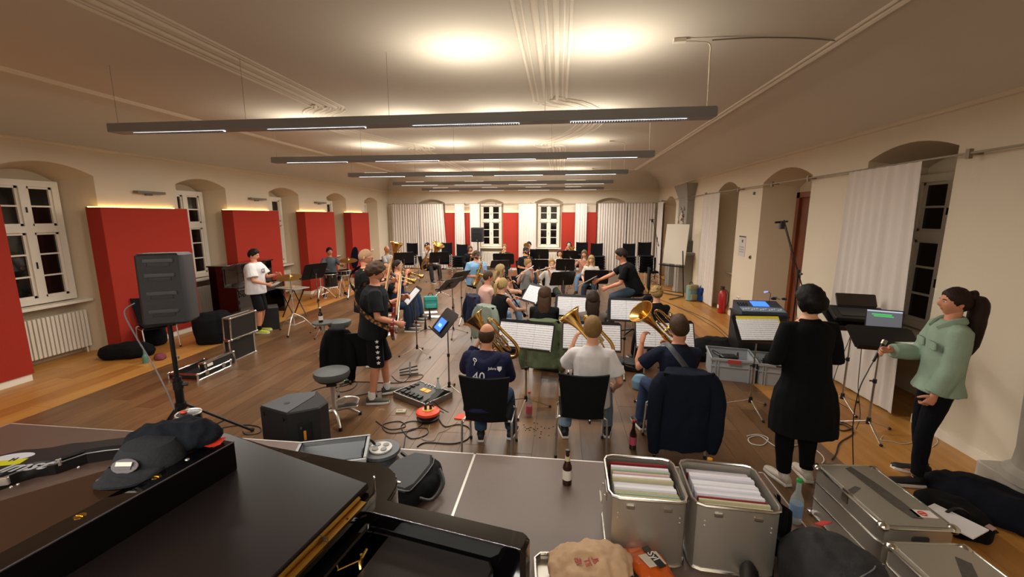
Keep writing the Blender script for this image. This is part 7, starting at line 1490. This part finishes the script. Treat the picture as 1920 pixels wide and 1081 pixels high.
q = atz(992, 780); bottle(q.x, q.y, 0, .30, 'plastic bottle of pink drink with a red cap beside the left front-row chair', mat('clear_pet', '#aab5b0', .08, alpha=.45), mat('cap_red', '#c22a20', .4), mat('pink_label', '#c8506a', .5), r=.036, fill=mat('pink_drink', '#c0485a', .2))
q = atz(1186, 840); bottle(q.x, q.y, 0, .30, 'dark bottle with a red neck and pink label beside the padded jacket', mat('clear_dark', '#2b1a14', .08, coat=.4), mat('cap_red', '#c22a20', .4), mat('pink_label', '#c8506a', .5), r=.034)
q = atz(1338, 906, .1); bottle(1.12, 2.98, 0, .50, 'bottle with an orange cap behind the right aluminium box', mat('clear_pet', '#aab5b0', .08, alpha=.45), mat('cap_orange', '#c98518', .4), r=.04)
q = atz(1492, 985, .1); bottle(1.385, 2.36, .5, .27, 'water bottle with a green cap between the aluminium boxes', mat('clear_pet', '#aab5b0', .08, alpha=.45), mat('cap_green', '#1f8a3c', .4), mat('pet_blue', '#6e8fb0', .5), r=.034)
for i, (a, b, rz, lab) in enumerate(((772, 611, .2, 'white page on the floor nearest the guitarist\'s white stand'), (812, 593, .1, 'white page on the floor left of the instrument pegs'), (808, 585, .4, 'white page on the floor farthest from the camera'), (728, 626, .5, 'white page on the floor behind the guitarist'))):
    v = atz(a, b); k = M(); k.box(-.15, .15, -.105, .105, 0, .002); o = k.obj('sheet_music', PAPER, None, False); o.matrix_world = TR(v.x, v.y, .001, rz); tag(o, lab, 'sheet music', 'pages lying on the floor')
for i, (a, b, lab) in enumerate(((798, 618, 'short black instrument peg on the floor before the tablet stand'), (806, 598, 'short black instrument peg behind the nearer one'))):
    v = atz(a, b); t = thing('instrument_peg', lab, 'instrument stand', (v.x, v.y, 0)); M().lathe([(.001, .26), (.008, .26), (.022, .1), (.03, .02), (.02, .01)], 14).obj('cone', BLK, t)
    for q_ in range(3): a_ = q_*2*pi/3+i; M().tube([(0, 0, .02), (.14*cos(a_), .14*sin(a_), .008)], .007).obj('leg', BLK, t)
v = atz(768, 700); t = thing('guitar_rest', 'folded black guitar stand lying in front of the white page stand', 'instrument stand', (v.x, v.y, 0), .4)
for i, y in enumerate((-.1, 0, .1)): M().tube([(-.14, y, .03), (.12, y, .03+.02*i)], .011).obj('arm', BLK, t)
M().tube([(0, -.16, .04), (.02, .2, .1)], .012).obj('bar', BLK, t)
t = thing('trumpet', 'silver trumpet standing bell down on the floor', 'trumpet', mtx=TR(*atz(851, 600).xy, .49, 0, -pi/2)); o = M().tube([(0, 0, 0), (0, .02, 0)], .012).obj('mouthpiece', SILV, t); M().tube([(0, .02, 0), (0, .40, 0)], .007).obj('leadpipe', SILV, t); M().loft([(V((.015, .12+y, 0)), V((r_, 0, 0)), V((0, 0, r_))) for r_, y in bell_prof(.008, .06, .36, 12)], 16).obj('bell', SILV, t)
for i in range(3): M().cyl((0, .16+i*.027, -.09), (0, .16+i*.027, .03), .011).obj('valve', SILV, t)
for (a, b, L_, lab) in ((945, 655, .5, 'black hard instrument case open on the floor behind the man in the navy hoodie'), (1030, 690, .45, 'black instrument case on the floor under the olive jacket'), (1180, 690, .4, 'black instrument case under the right wide score')):
    v = atz(a, b); t = thing('instrument_case', lab, 'case', (v.x, v.y, 0), -.3); M().box(-L_/2, L_/2, -.14, .14, 0, .13, .03).obj('shell', BLK, t); M().box(-.05, .05, -.155, -.14, .06, .08, .004).obj('handle', BLK, t)
    for x in (-.12, .12): M().box(x-.02, x+.02, -.148, -.138, .06, .10, .003).obj('latch', STEEL, t)
v = atz(1196, 728); blob('soft_bag', 'light blue and black bag under the right front-row chair', 'bag', [(0, 0, .005, .10, .08), (0, 0, .12, .11, .09), (0, 0, .2, .07, .05)], '#6f8fa8', TR(v.x+.02, v.y, 0, 0), vox=.012, disp=.01)
# cables on the floor
cable('cable', 'black cable looping in front of the orange reel', [(705, 790), (730, 805), (760, 800), (748, 790), (718, 797), (730, 812), (775, 806), (792, 793), (770, 790), (752, 800), (770, 822), (800, 815), (798, 803), (765, 808), (757, 838), (752, 850)], .005)
cable('cable', 'black cable from the monitor wedge round to the left front-row chair', [(782, 838), (800, 830), (850, 832), (878, 822), (880, 803), (860, 796), (835, 800), (824, 788)], .006)
cable('cable', 'thin pale cable coiled right of the orange reel', [(806, 796), (802, 810), (790, 822), (812, 826), (822, 812), (838, 806), (858, 790)], .003, '#8d8578')
cable('cable', 'black cable running from the stool to the pedalboard', [(655, 745), (690, 738), (720, 732), (742, 728), (765, 725)], .005)
cable('cable', 'black cable looping behind the pedalboard', [(735, 705), (750, 716), (785, 712), (792, 703), (770, 705), (758, 716), (735, 718), (660, 716), (640, 722), (620, 735)], .005)
cable('cable', 'black cable coil under the grey stool', [(575, 738), (600, 728), (640, 720), (665, 712), (650, 722), (625, 728), (640, 735), (662, 728), (668, 716), (640, 706), (622, 712)], .005)
t = thing('power_adapter', 'black power adapter with a green light among the cables by the stool', 'adapter', (*atz(655, 716).xy, 0), .3); M().box(-.06, .06, -.04, .04, 0, .045, .008).obj('body', BLK, t); M().ell((-.05, -.03, .04), .01, .01, .006).obj('light', mat('green_led', (.1, .9, .2), .4, emit=1.5), t)
cable('cable', 'black cable running left behind the wedge monitor', [(398, 808), (430, 800), (465, 797), (488, 802), (486, 812), (462, 815), (455, 808)], .005)
cable('cable', 'long black cable along the light floor margin on the right', [(1238, 562), (1270, 575), (1320, 596), (1345, 612), (1365, 630)], .006)
cable('cable', 'second black cable beside the long one on the light floor margin', [(1262, 572), (1290, 585), (1320, 602), (1345, 618), (1368, 640)], .005)
cable('cable', 'white cable coil behind the woman in black', [(1400, 818), (1420, 815), (1440, 822), (1430, 835), (1408, 832), (1404, 822), (1425, 818), (1450, 835), (1480, 850), (1460, 862)], .005, '#c9c4bd')
cable('cable', 'white cable loop on the floor between the two women', [(1470, 840), (1500, 835), (1530, 845), (1545, 862), (1530, 876), (1495, 878), (1475, 866)], .005, '#c9c4bd')
cable('cable', 'black cable coil between the two women near the laptop stand', [(1572, 790), (1590, 796), (1598, 803), (1580, 808), (1565, 800), (1580, 796), (1600, 812), (1575, 830), (1568, 850), (1560, 862)], .006)
cable('cable', 'white cable loop by the foot of the laptop stand', [(1655, 818), (1652, 825), (1672, 828), (1700, 832), (1745, 818), (1758, 828), (1748, 838)], .004, '#c9c4bd')
cable('cable', 'dark cable running behind the long aluminium box', [(1520, 872), (1560, 872), (1590, 874)], .006)
# ================================================================ BOTTOM RIGHT
zz = lambda a, b, z=0: atz(a, b, z)
q = zz(1855, 960); blob('jacket', 'dark navy coat lying on the floor at the right picture edge', 'jacket', [(0, 0, .005, .22, .42), (0, 0, .07, .24, .44), (.02, 0, .14, .20, .36), (.03, -.05, .19, .10, .18)], '#0c0f1a', TR(q.x+.02, q.y+.02, 0, .45), vox=.018, disp=.035)
q = zz(1790, 985, .0); blob('soft_bag', 'black shoulder bag with loose straps beside the long aluminium box', 'bag', [(0, 0, .005, .16, .22), (0, 0, .10, .17, .23), (0, .0, .18, .12, .16)], '#0a0a0c', TR(q.x-.02, q.y+.02, 0, .3), vox=.014)
M_ = M(); M_.tube(catmull([zz(1770, 962, .2), zz(1795, 952, .24), zz(1815, 962, .2), zz(1822, 985, .12), zz(1840, 1000, .05), zz(1870, 996, .03)], 5), .012, 6, flat=.4); tag(M_.obj('strap', BLK), 'looped black strap lying across the shoulder bag', 'strap')
q = zz(1775, 1000, .1); k = M(); k.box(-.10, .10, -.14, .14, 0, .01); o = k.obj('papers', PAPER, None, False); o.matrix_world = TR(q.x+.02, q.y, .20, .5); tag(o, 'white papers on the black shoulder bag right of the long aluminium box', 'papers')
q = zz(1858, 986, .14); k = M(); k.box(-.03, .03, -.02, .02, 0, .003); o = k.obj('label_tag', mat('tag_pink', '#b79a98', .7), None, False); o.matrix_world = TR(q.x, q.y, .13, .5, .2); tag(o, 'small pinkish tag on the navy coat', 'tag')
k = M(); k.prism([(-.17, -.26), (.17, -.26), (.19, 0), (.17, .26), (-.17, .26), (-.19, 0)], 0, .10, .03)
q = atz(1545, 1015, .6); t = thing('backpack', 'large dark grey backpack with a red label between the aluminium boxes', 'backpack', (1.25, 1.80, .0), radians(20))
m = M(); m.loft([(V((0, 0, z)), V((rx, 0, 0)), V((0, ry, 0))) for z, rx, ry in ((.51, .17, .20), (.58, .20, .23), (.68, .20, .23), (.76, .16, .19), (.80, .08, .10))], 20); link('body', joined('b', [remeshed(m, .014, 3, .014, 4)], [mat('bag_grey', '#191a1c', .75, bump=.3, bs=90)]), t)
M().tube(catmull([(-.05, .2, .66), (-.09, .27, .72), (-.02, .36, .74), (.04, .34, .62), (.05, .28, .56)], 5), .028, 8, flat=.35).obj('strap', BLK, t); k = M(); k.X = TR(.12, .17, .765, .1, -.45); k.box(-.035, .035, -.022, .022, 0, .004); k.obj('red_label', mat('label_red', '#b02a22', .6), t, False)
k = M(); k.tube(catmull([(-.14, -.1, .70), (-.05, -.13, .78), (.08, -.1, .78), (.14, .0, .72)], 4), .003, 5); k.obj('zip', mat('zip_grey', '#6c6f70', .4), t)
q = atz(1355, 1072, .56); t = thing('shoe', 'black shoe with white trim standing at the bottom picture edge', 'shoe', (.90, 1.80, .5), radians(160)); m = M()
m.loft([(V((0, y, .035+h_*.5)), V((w_, 0, 0)), V((0, 0, h_*.8))) for y, w_, h_ in ((-.12, .03, .05), (-.08, .042, .06), (0, .042, .05), (.08, .048, .035), (.14, .04, .025), (.16, .02, .015))], 12); m.obj('upper', BLK, t, True, 1.2)
M().prism([(-.035, -.13), (.035, -.13), (.046, 0), (.05, .09), (.03, .16), (-.03, .16), (-.05, .09), (-.046, 0)], 0, .03, .004).obj('sole', mat('sole_#e5e2da', '#e5e2da', .7), t)
# pillar at the right edge
t = struct(M().prism([(0, -.34), (.30, -.34), (.30, .34), (0, .34), (-.02, .3), (-.02, -.3)], 0, .16, .01).obj('trim_6', mat('pillar_stone', '#b3aca0', .8, bump=.3, bs=10), None, False)); t.location = (XR-.26, 3.48, 0)
k = M(); k.lathe([(.27, .16), (.26, .22), (.21, .27), (.20, .40), (.22, .9), (.20, 1.3), (.24, 1.36), (.26, 1.42), (.001, 1.42)], 24, (XR-.05, 3.48, 0)); o = k.obj('column_shaft', mat('pillar_stone', '#b3aca0', .8, bump=.3, bs=10)); o.parent = t; o.matrix_basis = t.matrix_basis.inverted() if False else Matrix.Translation((-(XR-.26), -3.48, 0))
# small things on the back walls and furniture details
t = thing('thermostat', 'small grey box on the right wall above the curtain gap', 'wall box', (XR-.004, 9.3, 2.72)); M().box(-.03, .003, -.02, .02, -.03, .03, .004).obj('housing', mat('grey_lacquer', '#6e675c', .5), t)

random.seed(21); k = M()
for i in range(26):
    q = atz(1000+random.gauss(0, 18), 803+random.gauss(0, 8)); r_ = random.uniform(.003, .012); k.ell((q.x, q.y, .003), r_, r_*.7, .004, 6, 4)
o = tag(k.obj('crumbs', mat('crumb_brown', '#2c1d14', .9)), 'dark crumbs scattered on the floor right of the left front-row chair', 'crumbs'); o['kind'] = 'stuff'
# cloth hanging over the right aluminium box
k = M(); k.grid(lambda a, c: V((1.105+.012*sin(c*9)+.02*a+.15*max(0, .25-a), 1.98+c*.16+.02*sin(a*6), .52+a*.30)), 8, 8); k.grid(lambda a, c: V((1.125+.012*sin(c*9)+.02*a+.15*max(0, .25-a), 1.98+c*.16+.02*sin(a*6), .52+a*.30)), 8, 8); tag(k.obj('cloth', cloth('#0d0d0f')), 'black cloth leaning on the right side of the right aluminium box', 'cloth')
